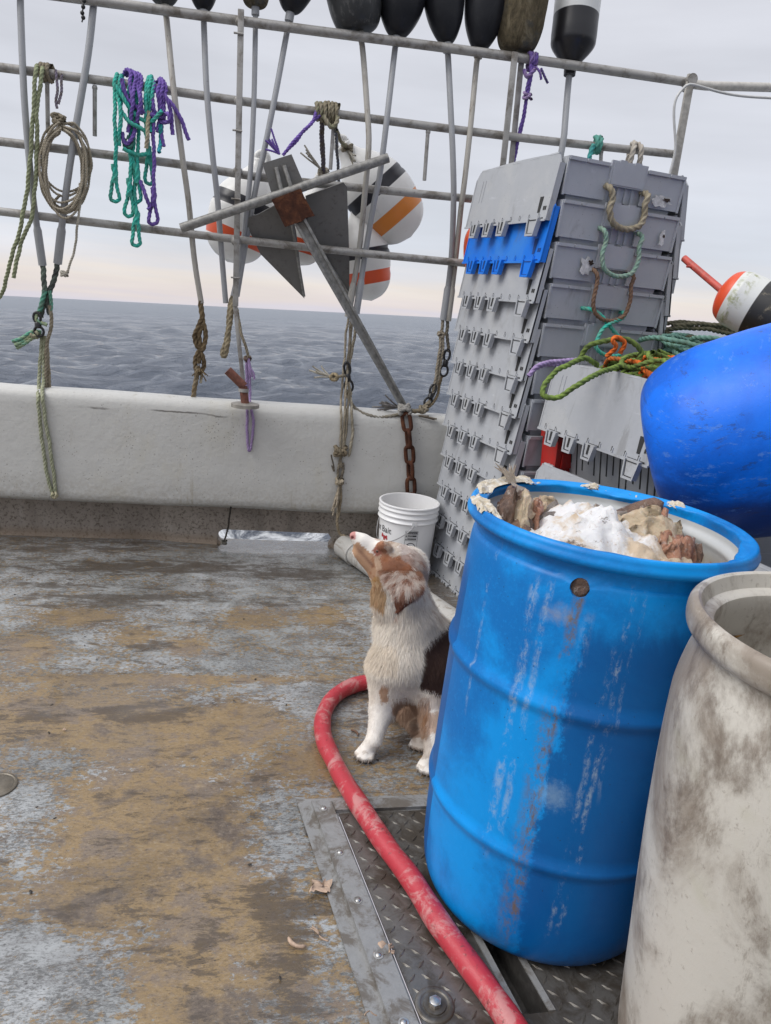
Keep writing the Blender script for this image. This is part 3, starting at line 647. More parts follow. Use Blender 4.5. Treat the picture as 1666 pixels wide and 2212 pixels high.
stick([(857, 82, BK), (853, 110, BK), (838, 240, FR), (822, 370, FR), (808, 440, FR*.5), (790, 545, .035), (770, 676, .03)], .0135, 'grey stick under the black bullet buoy beside the scuffed one', M_GREY, (.114, .36, 'bullet', M_BLK))
stick([(966, 97, BK), (968, 120, BK), (974, 240, FR*.5), (979, 350, FR), (980, 440, FR*.6), (974, 570, .035), (958, 690, .035)], .0142, 'grey stick under the slim black bullet buoy, its foot holding a snap rope', M_GREY, (.096, .40, 'bullet', M_BLK))
stick([(1035, 110, BK), (1030, 135, BK), (1017, 270, FR*.5), (1004, 390, FR), (996, 450, FR*.6), (983, 575, .035), (968, 692, .035)], .0132, 'pale grey stick under the long black buoy beside the weedy one', M_OLD, (.100, .40, 'bullet', M_BLK))
stick([(1115, 114, BK), (1110, 140, BK), (1098, 260, .05), (1090, 330, .05), (1078, 420, .045)], .0115, 'stick behind the double post carrying the weedy brown and grey buoy', M_OLD, (.110, .38, 'barrel', M_mossy()), False)
stick([(1232, 148, BK), (1228, 180, BK), (1222, 250, FR*.3), (1218, 300, FR), (1210, 345, FR), (1204, 420, FR)], .0150, 'grey flat-sided stick under the white and black buoy', M_GREY, (.104, .42, 'bottle', M_two_tone('white and black buoy paint', [(.222, (.013, .013, .016)), (9, (.62, .63, .62))], .15)), False)
# ------------------------------------------------------------------ anchor lashed to the rack
def build_anchor():
    root = thing('anchor', atY(640, 450, 3.57), 'galvanised fluke anchor with rusty crown plate lashed to the rack', 'anchor')
    t = NT('galvanised steel'); v = t.obj(); n = t.noise(38, v, 8, .7); g = t.noise(7, v, 6, .65, .4)
    c = t.mix(g, (.135, .132, .125), (.215, .21, .20)); c = t.mix(t.mth('MULTIPLY', t.step(n, .52, .72), .55), c, (.07, .06, .05))
    m = t.pbr(c, t.mth('MULTIPLY_ADD', n, .3, .42), .35, t.bump(n, .2, .004), .4)
    m_l = simple('worn anchor steel', (.27, .265, .25), .5, .3, .35, 45, .25, (.11, .085, .06), .7)
    t = NT('flaking rust'); v = t.obj(); n = t.noise(22, v, 9, .72, .5); f = t.noise(70, v, 6, .7)
    c = t.ramp(n, [(.3, (.030, .014, .010)), (.5, (.075, .028, .016)), (.62, (.125, .050, .024)), (.75, (.05, .022, .015))])
    m_r = t.pbr(c, .85, .1, t.bump(t.mth('ADD', n, f), .7, .006), .25)
    def A(x, y, e=0.0): return atY(x, y, 3.575+(y-395)*.1/135+e)
    def plate(name, px, mat, th=.010, fn=A, par=root, e=0.0):
        P = [fn(x, y, e) for x, y in px]; nrm = (P[1]-P[0]).cross(P[-1]-P[0]).normalized()
        if nrm.y < 0: nrm = -nrm
        return MB().prism(P, nrm*th).obj(name, mat, par, smooth=False)
    fl = plate('fluke', [(527, 474), (560, 462), (622, 428), (640, 500), (658, 645), (563, 549)], m)
    fr = plate('fluke', [(660, 424), (742, 394), (750, 404), (755, 560), (755, 642), (700, 556), (668, 500)], m)
    # stiffening ribs on the flukes
    MB().tube([A(622, 430, -.006), A(657, 640, -.004)], .008, 6).obj('rib', m_l, fl)
    MB().tube([A(668, 500, -.006), A(754, 638, -.004)], .008, 6).obj('rib', m_l, fr)
    pp = plate('tripping_palm', [(567, 353), (630, 333), (660, 404), (592, 434)], m, .012, lambda x, y, e: atY(x, y, 3.555+(y-350)*.0002+e))
    for (a, b) in (((597, 362), (612, 428)), ((614, 358), (634, 420))):
        MB().tube([atY(*a, 3.548), atY(*b, 3.53)], .0095, 8).obj('strut', m_l, pp)
    cr = plate('crown_plate', [(587, 431), (650, 407), (657, 424), (680, 466), (662, 470), (652, 478), (616, 490)], m_r, .022, lambda x, y, e: atY(x, y, 3.508+e))
    a, b = atY(391, 493, 3.53), atY(839, 341, 3.545)
    MB().tube([a, b], [.0205, .0205], 14).obj('stock', m_l, root)
    MB().tube([a-(b-a).normalized()*.001, a+(b-a)*.0008], .014, 12).obj('stock_bore', simple('dark bore', (.02, .02, .02), .8), root)
    # shank: tapered H section
    P0, P1 = atY(648, 478, 3.535), atY(873, 880, 3.60); d = (P1-P0).normalized(); s = d.cross(Vector((0, 1, 0))).normalized(); w = s.cross(d).normalized()
    mb = MB()
    def slab(o0, o1, hs0, hs1, hw):
        V = []
        for P, o, hs in ((P0, o0, hs0), (P1, o1, hs1)):
            for i, j in ((-1, -1), (1, -1), (1, 1), (-1, 1)): V.append(P+s*(o+i*hs)+w*(j*hw))
        mb.add(V, [(0, 1, 2, 3), (7, 6, 5, 4)]+[(i, (i+1) % 4+0 if False else (i+1) % 4, 4+(i+1) % 4, 4+i) for i in range(4)])
    slab(-.022, -.013, .006, .005, .020); slab(.022, .013, .006, .005, .020); slab(0, 0, .018, .011, .0055)
    mb.obj('shank', m_l, root, smooth=False)
    # chain hanging from the shank end down the bulwark
    m_c = m_r
    croot = thing('anchor_chain', atY(878, 900, 3.50), 'rusty heavy chain hanging down the bulwark from the anchor shank', 'chain', )
    top, bot = atY(876, 894, 3.535), atY(890, 1120, 3.522)
    path = [top, atY(881, 930, 3.518), atY(886, 1000, 3.520), bot]; C = spline(path, .002); Ls = np.r_[0, np.cumsum(np.linalg.norm(np.diff(C, axis=0), axis=1))]
    Lk, Wk, rw = .108, .060, .0105; pitch = Lk-2*rw*1.15-.0; k = int(Ls[-1]/pitch)
    for i in range(k):
        sc = (i+.5)*pitch; c = np.array([np.interp(sc, Ls, C[:, q]) for q in range(3)]); c2 = np.array([np.interp(sc+.01, Ls, C[:, q]) for q in range(3)])
        dz = Vector(c2-c).normalized(); ang = (.18 if i % 2 == 0 else 1.25)+RNG.uniform(-.15, .15)
        sx = Matrix.Rotation(ang, 3, dz) @ dz.cross(Vector((0, 1, 0))).normalized()
        pts = []
        hl, hw = Lk/2-rw, Wk/2-rw
        for q in range(28):
            a = 2*math.pi*q/28; x = hw*math.cos(a); y = (hl-hw)*(1 if math.sin(a) > 0 else -1)*min(1, abs(math.sin(a))*3)+hw*math.sin(a); pts.append(Vector(c)+sx*x+dz*y)
        pts.append(pts[0]); V, Fq = sweep(pts, circle(rw, 8)); mesh_obj('link', V, Fq, m_c, croot)
build_anchor()

# ------------------------------------------------------------------ bullet buoys hung outside the rack
def float_buoy(eye, tail, R, Y, label, zb, cols, dirt=.12):
    e, b = atY(*eye, Y), atY(*tail, Y+.01); d = (b-e); L_ = d.length; q = Vector((0, 0, 1)).rotation_difference(-d.normalized()).to_matrix().to_4x4()
    root = thing('mooring_buoy', e, label, 'buoy', 'white striped buoys hung behind the anchor')
    pr = sm([(0, 0), (R*.5, .025), (R*.85, .085), (R, .20), (R, L_*.50), (R*.90, L_*.64), (R*.62, L_*.78), (R*.36, L_*.88), (R*.25, L_*.95), (R*.22, L_*.99), (0, L_)], 6)
    out = []
    for r_, z_ in pr:                                   # moulded seams
        g = sum(.004*math.exp(-((z_-s)/.006)**2) for s in (L_*.30, L_*.52)); out.append((max(0, r_-g), z_))
    V, Fq = lathe_geo(out, 48)
    m = M_two_tone('striped buoy paint '+str(round(R*1000)), [(zb[0]*L_, cols[0]), (zb[1]*L_, cols[1]), (zb[2]*L_, cols[0]), (zb[3]*L_, cols[2]), (9, cols[0])], dirt)
    bo = mesh_obj('body', V, Fq, m, root, 'auto', local=True); bo.matrix_local = Matrix.Translation(Vector(b)-ORG[root.name]) @ q
    M = Matrix.Translation((0, 0, L_-.005)) @ Matrix.Rotation(math.pi/2, 4, 'X')
    ring = [(R*.17*math.cos(a), 0, L_+R*.02+R*.17*math.sin(a)) for a in np.linspace(0, 2*math.pi, 20)]
    V, Fq = sweep(ring, circle(.016, 8)); mesh_obj('eye', V, Fq, m, bo, local=True)
WHT = (.80, .79, .76); BLKc = (.016, .016, .022); ORGc = (.72, .24, .04); REDO = (.72, .10, .03)
float_buoy((738, 312), (888, 512), .172, 3.95, 'largest white buoy with black and orange bands right of the anchor', (.19, .32, .47, .58), (WHT, ORGc, BLKc))
float_buoy((770, 440), (803, 650), .132, 3.95, 'lower white buoy hanging under the largest one behind two sticks', (.19, .32, .45, .55), (WHT, REDO, BLKc))
float_buoy((566, 345), (492, 566), .165, 3.95, 'white buoy left of the anchor behind the flat bar post', (.20, .31, .50, .62), (WHT, REDO, BLKc))
float_buoy((694, 388), (648, 574), .112, 3.90, 'white buoy peeping out between the two anchor flukes', (.15, .30, .47, .58), (WHT, REDO, BLKc))
# ------------------------------------------------------------------ flip-lid totes
TA = math.radians(12.85)                       # the stacks stand askew to the bulwark
TL_, TW = .655, .555                            # length and width at the rim
def M_tote(name, col, dust):
    t = NT(name); v = t.rnd(); n = t.noise(26, v, 7, .68); g = t.noise(4.5, v, 8, .7, .5); s = t.noise(16, t.map(v, (1, .2, 1), rot=(.3, 0, 0)), 9, .78)
    c = t.mix(n, tuple(x*.90 for x in col), tuple(x*1.08 for x in col)); c = t.mix(t.mth('MULTIPLY', t.step(g, .46, .66), .5), c, dust)
    c = t.mix(t.mth('MULTIPLY', t.step(s, .60, .72), .5), c, tuple(min(1, x*1.6) for x in col))
    gr_ = t.noise(7, t.map(v, (1, 1, .4)), 9, .75, .6); c = t.mix(t.mth('MULTIPLY', t.step(gr_, .54, .68), .35), c, (.13, .12, .105))
    c = t.mix(t.mth('MULTIPLY', t.step(t.vor(60, v), .10, .05), t.mth('MULTIPLY', t.step(g, .45, .6), .8)), c, (.05, .045, .04))
    return t.pbr(c, t.mth('MULTIPLY_ADD', n, .2, .36), 0, t.bump(n, .1, .003), .45)
M_TG = M_tote('grey tote plastic', (.43, .45, .485), (.47, .48, .49))
M_TL = M_tote('pale grey lid plastic', (.385, .40, .425), (.46, .465, .465))
M_TB = M_tote('blue lid plastic', (.004, .17, .72), (.06, .25, .62))
M_TR = M_tote('red bin plastic', (.48, .018, .014), (.36, .05, .04))
M_DK = simple('shadowed slot', (.03, .03, .03), .8)
M_DB = simple('dark slot in blue lid', (.006, .05, .22), .7)
def lid(parent, side, mat, dark, flen=.235, flare=.034):
    """flap hinged on the long rim, hanging outside; side -1 is the left face"""
    x0 = side*(TW/2+.006); h = TL_/2
    def Pt(y, s, out): return Vector((x0+side*(flare*s/flen+out), y, .004-s*math.sqrt(max(.1, 1-(flare/flen)**2))))
    mb = MB(); th = .006
    # panel with chamfered hinge corners, an arched hinge edge
    N_ = 10; top = [(-h+.022, .0)]+[(-h+.022+(2*h-.044)*i/N_, -.004-.008*math.sin(math.pi*i/N_)) for i in range(1, N_)]+[(h-.022, 0.0)]
    outl = top+[(h, .03), (h, flen), (-h, flen), (-h, .03)]
    P = [Pt(y, s, .010) for y, s in outl]; nrm = Vector((side, 0, flare/flen)).normalized(); mb.prism(P, nrm*th)
    # edge flange on both ends and along the foot, hinge knuckles
    for yy in (-h+.004, h-.004):
        mb.prism([Pt(yy-.004, .03, .018), Pt(yy+.004, .03, .018), Pt(yy+.004, flen, .018), Pt(yy-.004, flen, .018)], Vector((-side*.026, 0, 0)))
    mb.prism([Pt(-h, flen-.004, .018), Pt(h, flen-.004, .018), Pt(h, flen+.004, .018), Pt(-h, flen+.004, .018)], nrm*.004)
    for i in range(5):
        y = -h+.06+i*(2*h-.12)/4; mb.tube([Pt(y-.03, -.004, .010), Pt(y+.03, -.004, .010)], .007, 6)
    # small drain notches as little lips and a moulded line
    for i in range(9): 
        y = -h+.05+i*(2*h-.1)/8; mb.prism([Pt(y-.0025, flen-.022, .016), Pt(y+.0025, flen-.022, .016), Pt(y+.0025, flen-.006, .016), Pt(y-.0025, flen-.006, .016)], nrm*.0035)
    for y in (h-.07, h-.095): mb.prism([Pt(y-.0015, .04, .016), Pt(y+.0015, .04, .016), Pt(y+.0015, .13, .016), Pt(y-.0015, .13, .016)], nrm*.002)
    mb.cur = 1
    for i in range(9):
        y = -h+.05+i*(2*h-.1)/8; mb.prism([Pt(y+.004, flen-.026, .0162), Pt(y+.009, flen-.026, .0162), Pt(y+.009, flen-.008, .0162), Pt(y+.004, flen-.008, .0162)], nrm*.001)
    o = mb.obj('lid', [mat, dark], parent, smooth=False, local=True)
    # slot near the near end
    sl = MB(); sl.prism([Pt(-h+.052, flen-.088, .0165), Pt(-h+.076, flen-.088, .0165), Pt(-h+.072, flen-.03, .0165), Pt(-h+.056, flen-.03, .0165)], nrm*.0012)
    for yy in (-h+.022, -h+.034): sl.prism([Pt(yy-.004, flen-.052, .0165), Pt(yy+.004, flen-.052, .0165), Pt(yy+.004, flen-.038, .0165), Pt(yy-.004, flen-.038, .0165)], nrm*.0012)
    sl.obj('latch_slot', dark, o, smooth=False, local=True)
    for k, y in enumerate((h-.115, h-.235, h-.355, -h+.065)):
        big = 1.15 if k == 3 else 1.0; tm = MB(); w0, w1, H_ = .033*big, .024*big, .058*big
        a = .018
        # solid proud trapezoid with a rim and a slot
        def T(yo, s, out): return Pt(y+yo, flen-.008+s, out)
        tm.prism([T(-w0, 0, .014), T(w0, 0, .014), T(w1, H_, .014), T(-w1, H_, .014)], nrm*.016)
        for sg in (-1, 1): tm.prism([T(sg*w0, 0, .030), T(sg*(w0-.007), 0, .030), T(sg*(w1-.006), H_, .030), T(sg*w1, H_, .030)], nrm*.005)
        tm.prism([T(-w1+.006, H_-.008, .030), T(w1-.006, H_-.008, .030), T(w1-.006, H_, .030), T(-w1+.006, H_, .030)], nrm*.005)
        tm.cur = 1
        if k != 3: tm.prism([T(-.0055, H_*.02, .0302), T(.0055, H_*.02, .0302), T(.0050, H_*.62, .0302), T(-.0050, H_*.62, .0302)], nrm*.002)
        tm.prism([T(-w0*1.12, -.002, .0165), T(w0*1.12, -.002, .0165), T(w0*1.12, .004, .0165), T(-w0*1.12, .004, .0165)], nrm*.003)
        for sg in (-1, 1): tm.prism([T(sg*(w0-.0075), .003, .0302), T(sg*(w0-.0105), .003, .0302), T(sg*(w1-.0095), H_-.009, .0302), T(sg*(w1-.0065), H_-.009, .0302)], nrm*.001)
        tm.prism([T(-w1+.0095, H_-.0115, .0302), T(w1-.0095, H_-.0115, .0302), T(w1-.0095, H_-.0085, .0302), T(-w1+.0095, H_-.0085, .0302)], nrm*.001)
        if k == 3: tm.prism([T(-w0*.70, .006, .0302), T(w0*.70, .006, .0302), T(w0*.66, .009, .0302), T(-w0*.66, .009, .0302)], nrm*.002)
        tm.obj('tooth', [mat, dark], o, smooth=False, local=True)
    return o
def tote(name, loc, label, group, mbody=M_TG, mlid=M_TL, dark=M_DK, left=True, right=True, slots=False, cat='tote', flen=.235):
    root = thing(name, loc, label, cat, group, rz=TA)
    h, w = TL_/2, TW/2; D_ = .30
    mb = MB()
    # tapered nesting shell, open on top
    def ring(z, kx, ky): return [(-w*kx, -h*ky, z), (w*kx, -h*ky, z), (w*kx, h*ky, z), (-w*kx, h*ky, z)]
    R = [ring(0, .985, .985), ring(-.02, .955, .965), ring(-D_, .80, .88), ring(-D_+.006, .785, .87), ring(-.02, .935, .95), ring(0, .96, .965)]
    V = [p for r in R for p in r]; Fc = []
    for i in range(len(R)-1):
        for j in range(4): Fc.append((i*4+j, i*4+(j+1) % 4, i*4+4+(j+1) % 4, i*4+4+j))
    for j in range(4): Fc.append((20+j, 20+(j+1) % 4, (j+1) % 4, j))
    Fc += [(8, 9, 10, 11), (15, 14, 13, 12)]; mb.add(V, Fc)
    # deep skirt round the rim; on the ends it carries the raised hand panel over a fluted recess
    for sy in (-1, 1):
        y = sy*h
        def E_(x, z, o=0.0): return Vector((x, y+sy*(o+z*.10), z))
        def pan(x0, x1, z0, z1, o, th): 
            P = [E_(x0, z0, o), E_(x1, z0, o), E_(x1, z1, o), E_(x0, z1, o)]; mb.prism(P if sy < 0 else P[::-1], Vector((0, sy*th, 0)))
        pan(-w, -.085, -.128, -.010, .0, .006); pan(.085, w, -.128, -.010, .0, .006)
        pan(-.085, .085, -.075, .012, .003, .009); pan(-.074, .074, -.070, .006, .012, .003)
        pan(-.085, .085, -.128, -.075, -.020, .006)
        for x in (-.050, -.018, .018, .050): pan(x-.006, x+.006, -.128, -.075, -.014, .012)
        for x0, x1 in ((-w+.004, -.20), (-.195, -.092), (.092, .195), (.20, w-.004)): pan(x0, x1, -.012, .0, .004, .012)
        pan(-.05, -.02, .006, .016, .003, .012); pan(.02, .05, .006, .016, .003, .012)
        for x in (-w+.003, w-.003): pan(x-.004, x+.004, -.132, 0, .006, .006)
    for sx in (-1, 1):
        x = sx*w; P = [Vector((x, -h, -.03)), Vector((x, h, -.03)), Vector((x, h, .0)), Vector((x, -h, .0))]; mb.prism(P, Vector((-sx*.008, 0, 0)))
    body = mb.obj('body', mbody, root, smooth=False, local=True)
    if slots:
        sl = MB()
        for k in range(16):
            y = -h*.86+k*h*1.72/15; kx = .955-(.12)*.55
            zA, zB = -.125, -.235+.03*math.sin(k*1.7)
            xa, xb = -w*(.955-.155*(-zA/D_))-.0012, -w*(.955-.155*(-zB/D_))-.0012
            sl.prism([(xa, y-.0035, zA), (xa, y+.0035, zA), (xb, y+.0035, zB), (xb, y-.0035, zB)], (-.001, 0, 0))
        sl.obj('wall_slots', M_DK, body, smooth=False, local=True)
    if left: lid(root, -1, mlid, dark, flen)
    if right: lid(root, 1, mlid, dark, flen)
    return root
LV = Vector((-math.sin(TA), math.cos(TA), 0)); EV = Vector((math.cos(TA), math.sin(TA), 0))
ST = Vector((1.030, 2.80, 0))+EV*(TW/2)+LV*(TL_/2)           # centre of the tall stack
ORD = ['topmost', 'second', 'third', 'fourth', 'fifth', 'sixth', 'seventh', 'eighth', 'ninth', 'tenth', 'eleventh', 'twelfth']
NOTE = ['burnt end corner, thick tan rope handle', 'with a bright blue left lid', 'with melted white patch', 'with brown rope handle', 'with teal rope handle']
TOTES = []
PROTO = tote('stacking_tote', (0, 0, 0), 'x', None)
for i in range(12):
    z = 1.878-.150*i
    j = Vector((RNG.uniform(-.004, .004), RNG.uniform(-.006, .006), 0))
    if i == 1: o = tote('stacking_tote', (0, 0, 0), 'x', None, M_TG, M_TB, M_DB, True, False); lid(o, 1, M_TL, M_DK)
    elif i == 0: o = PROTO
    else: o = copy_tree(PROTO)
    o.location = ST+j+Vector((0, 0, z)); o.rotation_euler = (0, 0, TA+RNG.uniform(-.008, .008))
    if i == 0: o.rotation_euler[0] = 0.0
    if i < 5: lab = ('topmost grey tote of tall stack, ' if i == 0 else 'grey tote %s from top of tall stack ' % ORD[i]) + NOTE[i]
    else: lab = 'grey flip-lid tote, %s down from the top of the tall stack by the bulwark' % ORD[i]
    tag(o, lab, 'tote', 'flip-lid totes nested in the tall stack'); TOTES.append(o)
# the shorter pile in front of it
S2 = ST+EV*.075-LV*(TL_+.045)
fr = tote('stacking_tote', S2+Vector((0, 0, 1.128)), 'open grey tote full of green and orange rope in front of tall stack', 'totes of the shorter pile', M_TG, M_TL, M_DK, True, True, flen=.262)
sl = tote('stacking_tote', S2+EV*.015-LV*.05+Vector((0, 0, .975)), 'grey slotted tote nested under the rope-filled tote', 'totes of the shorter pile', M_TL, M_TL, M_DK, False, True, True)
lo = tote('stacking_tote', S2-EV*.045-LV*.06+Vector((0, 0, .735)), 'pale grey lidded tote at the bottom of shorter pile behind the blue drum rim', 'totes of the shorter pile', M_TL, M_TL, M_DK, True, False)
lo2 = copy_tree(lo); lo2.location = S2-EV*.045-LV*.06+Vector((0, 0, .585)); tag(lo2, 'grey tote lowest in the shorter pile, mostly hidden behind the blue drum', 'tote', 'totes of the shorter pile')
lo3 = copy_tree(lo); lo3.location = S2-EV*.045-LV*.06+Vector((0, 0, .308)); tag(lo3, 'grey tote standing on deck under the shorter pile, hidden behind the blue drum', 'tote', 'totes of the shorter pile')
def red_bin():
    c = S2+LV*(TL_/2-.035)-EV*(TW/2-.06)+Vector((0, 0, .665))
    root = thing('red_bin', c, 'red plastic bin wedged between the tall stack and shorter pile', 'bin', rz=TA)
    mb = MB(); w, h, H_ = .075, .055, .20
    R = [[(-w*k, -h*k, z), (w*k, -h*k, z), (w*k, h*k, z), (-w*k, h*k, z)] for k, z in ((.88, .002), (1, H_-.03), (1.1, H_-.03), (1.1, H_), (1.0, H_), (.95, H_-.04), (.82, .02))]
    V = [p for r in R for p in r]; Fc = [(3, 2, 1, 0), (24, 25, 26, 27)]
    for i in range(6):
        for j in range(4): Fc.append((i*4+j, i*4+(j+1) % 4, i*4+4+(j+1) % 4, i*4+4+j))
    mb.add(V, Fc).obj('shell', M_TR, root, smooth=False, local=True)
    MB().box((0, -h*1.02, H_*.45), (.09, .006, .06), bev=.002).obj('end_panel', M_TR, root, smooth=False, local=True)
red_bin()
def melt(tot, x, z, w, hgt, seed):
    """white stretched and torn plastic on the end panel of a tote"""
    rg = np.random.default_rng(seed); P = []
    n = 22
    for k in range(n):
        a = 2*math.pi*k/n; r = 1+rg.uniform(-.35, .25); P.append(Vector((x+w*r*math.cos(a), -TL_/2-.008+z*.02, z+hgt*r*math.sin(a))))
    mb = MB(); mb.prism(P, Vector((0, -.003, 0))); o = mb.obj('melted_patch', simple('stress whitened plastic', (.62, .62, .62), .5, 0, .3, 60, .5, (.3, .3, .3), .5), tot, smooth=False, local=True)
    dk = MB(); Q = []
    for k in range(14): a = 2*math.pi*k/14; r = 1+rg.uniform(-.5, .3); Q.append(Vector((x+w*.45+w*.42*r*math.cos(a), -TL_/2-.0125+z*.02, z+hgt*.25+hgt*.30*r*math.sin(a))))
    dk.prism(Q, Vector((0, -.0015, 0))).obj('burn_hole', simple('burnt hole', (.035, .02, .014), .8), o, smooth=False, local=True)
melt(TOTES[0], .175, -.100, .050, .022, 3); melt(TOTES[2], -.125, -.070, .030, .036, 5); melt(TOTES[1], .205, -.085, .014, .03, 8)
def handle(tot, x0, x1, drop, R, col, col2, cross=False):
    m = rope_mat(col, col2); y = -TL_/2-.016
    P = [(x0-.002, y+.05, -.082), (x0, y+.012, -.080), (x0+.004, y-.018, -.096), (x0+.012, y-.020, -.13), (x0*.97+x1*.03, y-.022, -drop*.72), (x0*.85+x1*.15, y-.024, -drop*.92), ((x0+x1)/2, y-.024, -drop), (x0*.15+x1*.85, y-.024, -drop*.92), (x0*.03+x1*.97, y-.022, -drop*.72), (x1-.012, y-.020, -.13), (x1-.004, y-.018, -.096), (x1, y+.012, -.080), (x1+.002, y+.05, -.082)]
    if cross: P = [(x0-.002, y+.05, -.082), (x0, y+.010, -.080), (x0+.02, y-.018, -.083), (x0+.06, y-.020, -.10), ((x0+x1)/2+.01, y-.026, -.135), (x1-.005, y-.024, -.20), (x1-.002, y-.024, -.235), (x1-.03, y-.034, -.255), ((x0+x1)/2, y-.036, -.25), (x0+.055, y-.036, -.225), (x0+.060, y-.034, -.19), ((x0+x1)/2-.01, y-.036, -.14), (x1-.02, y-.022, -.10), (x1, y+.010, -.082), (x1+.002, y+.05, -.082)]
    V, Fq = rope_geo(P, R, wob=.0015); add_strands(mesh_obj('rope_handle', V, Fq, m, tot, local=True))
_rm = {}
def rope_mat(c1, c2=None, rough=.8, grime=.45):
    key = (c1, c2, grime)
    if key in _rm: return _rm[key]
    t = NT('rope fibre'); v = t.obj(); n = t.noise(60, v, 5, .7); g = t.noise(11, v, 6, .7, .4); c2 = c2 or tuple(x*.6 for x in c1)
    c = t.mix(t.mth('MULTIPLY', t.step(t.noise(24, v, 4, .6), .40, .60), .5), c1, c2); c = t.mix(t.mth('MULTIPLY', t.attr('strand'), .75), c, c2); c = t.mix(t.mth('MULTIPLY', t.step(g, .5, .7), grime), c, (.09, .07, .045)); c = t.mix(t.mth('MULTIPLY', n, .3), c, tuple(min(1, x*1.5) for x in c1))
    _rm[key] = t.pbr(c, rough, 0, t.bump(t.noise(260, v, 3, .8), .35, .002), .25); return _rm[key]
TAN = (.34, .30, .22); TAN2 = (.22, .185, .125); GRN = (.27, .34, .22); SEAF = (.20, .42, .33); TEAL = (.05, .47, .37); PURP = (.17, .10, .42); BRN = (.17, .105, .07); DGRN = (.085, .15, .04); ORNG = (.62, .13, .02)
handle(TOTES[0], -.088, .092, .225, .0125, TAN, TAN2); handle(TOTES[1], -.090, .095, .25, .0095, (.22, .36, .29), (.3, .38, .3))
handle(TOTES[2], -.096, .092, .27, .0085, BRN, (.24, .15, .10)); handle(TOTES[3], -.108, .088, .2, .0085, TEAL, SEAF, True)
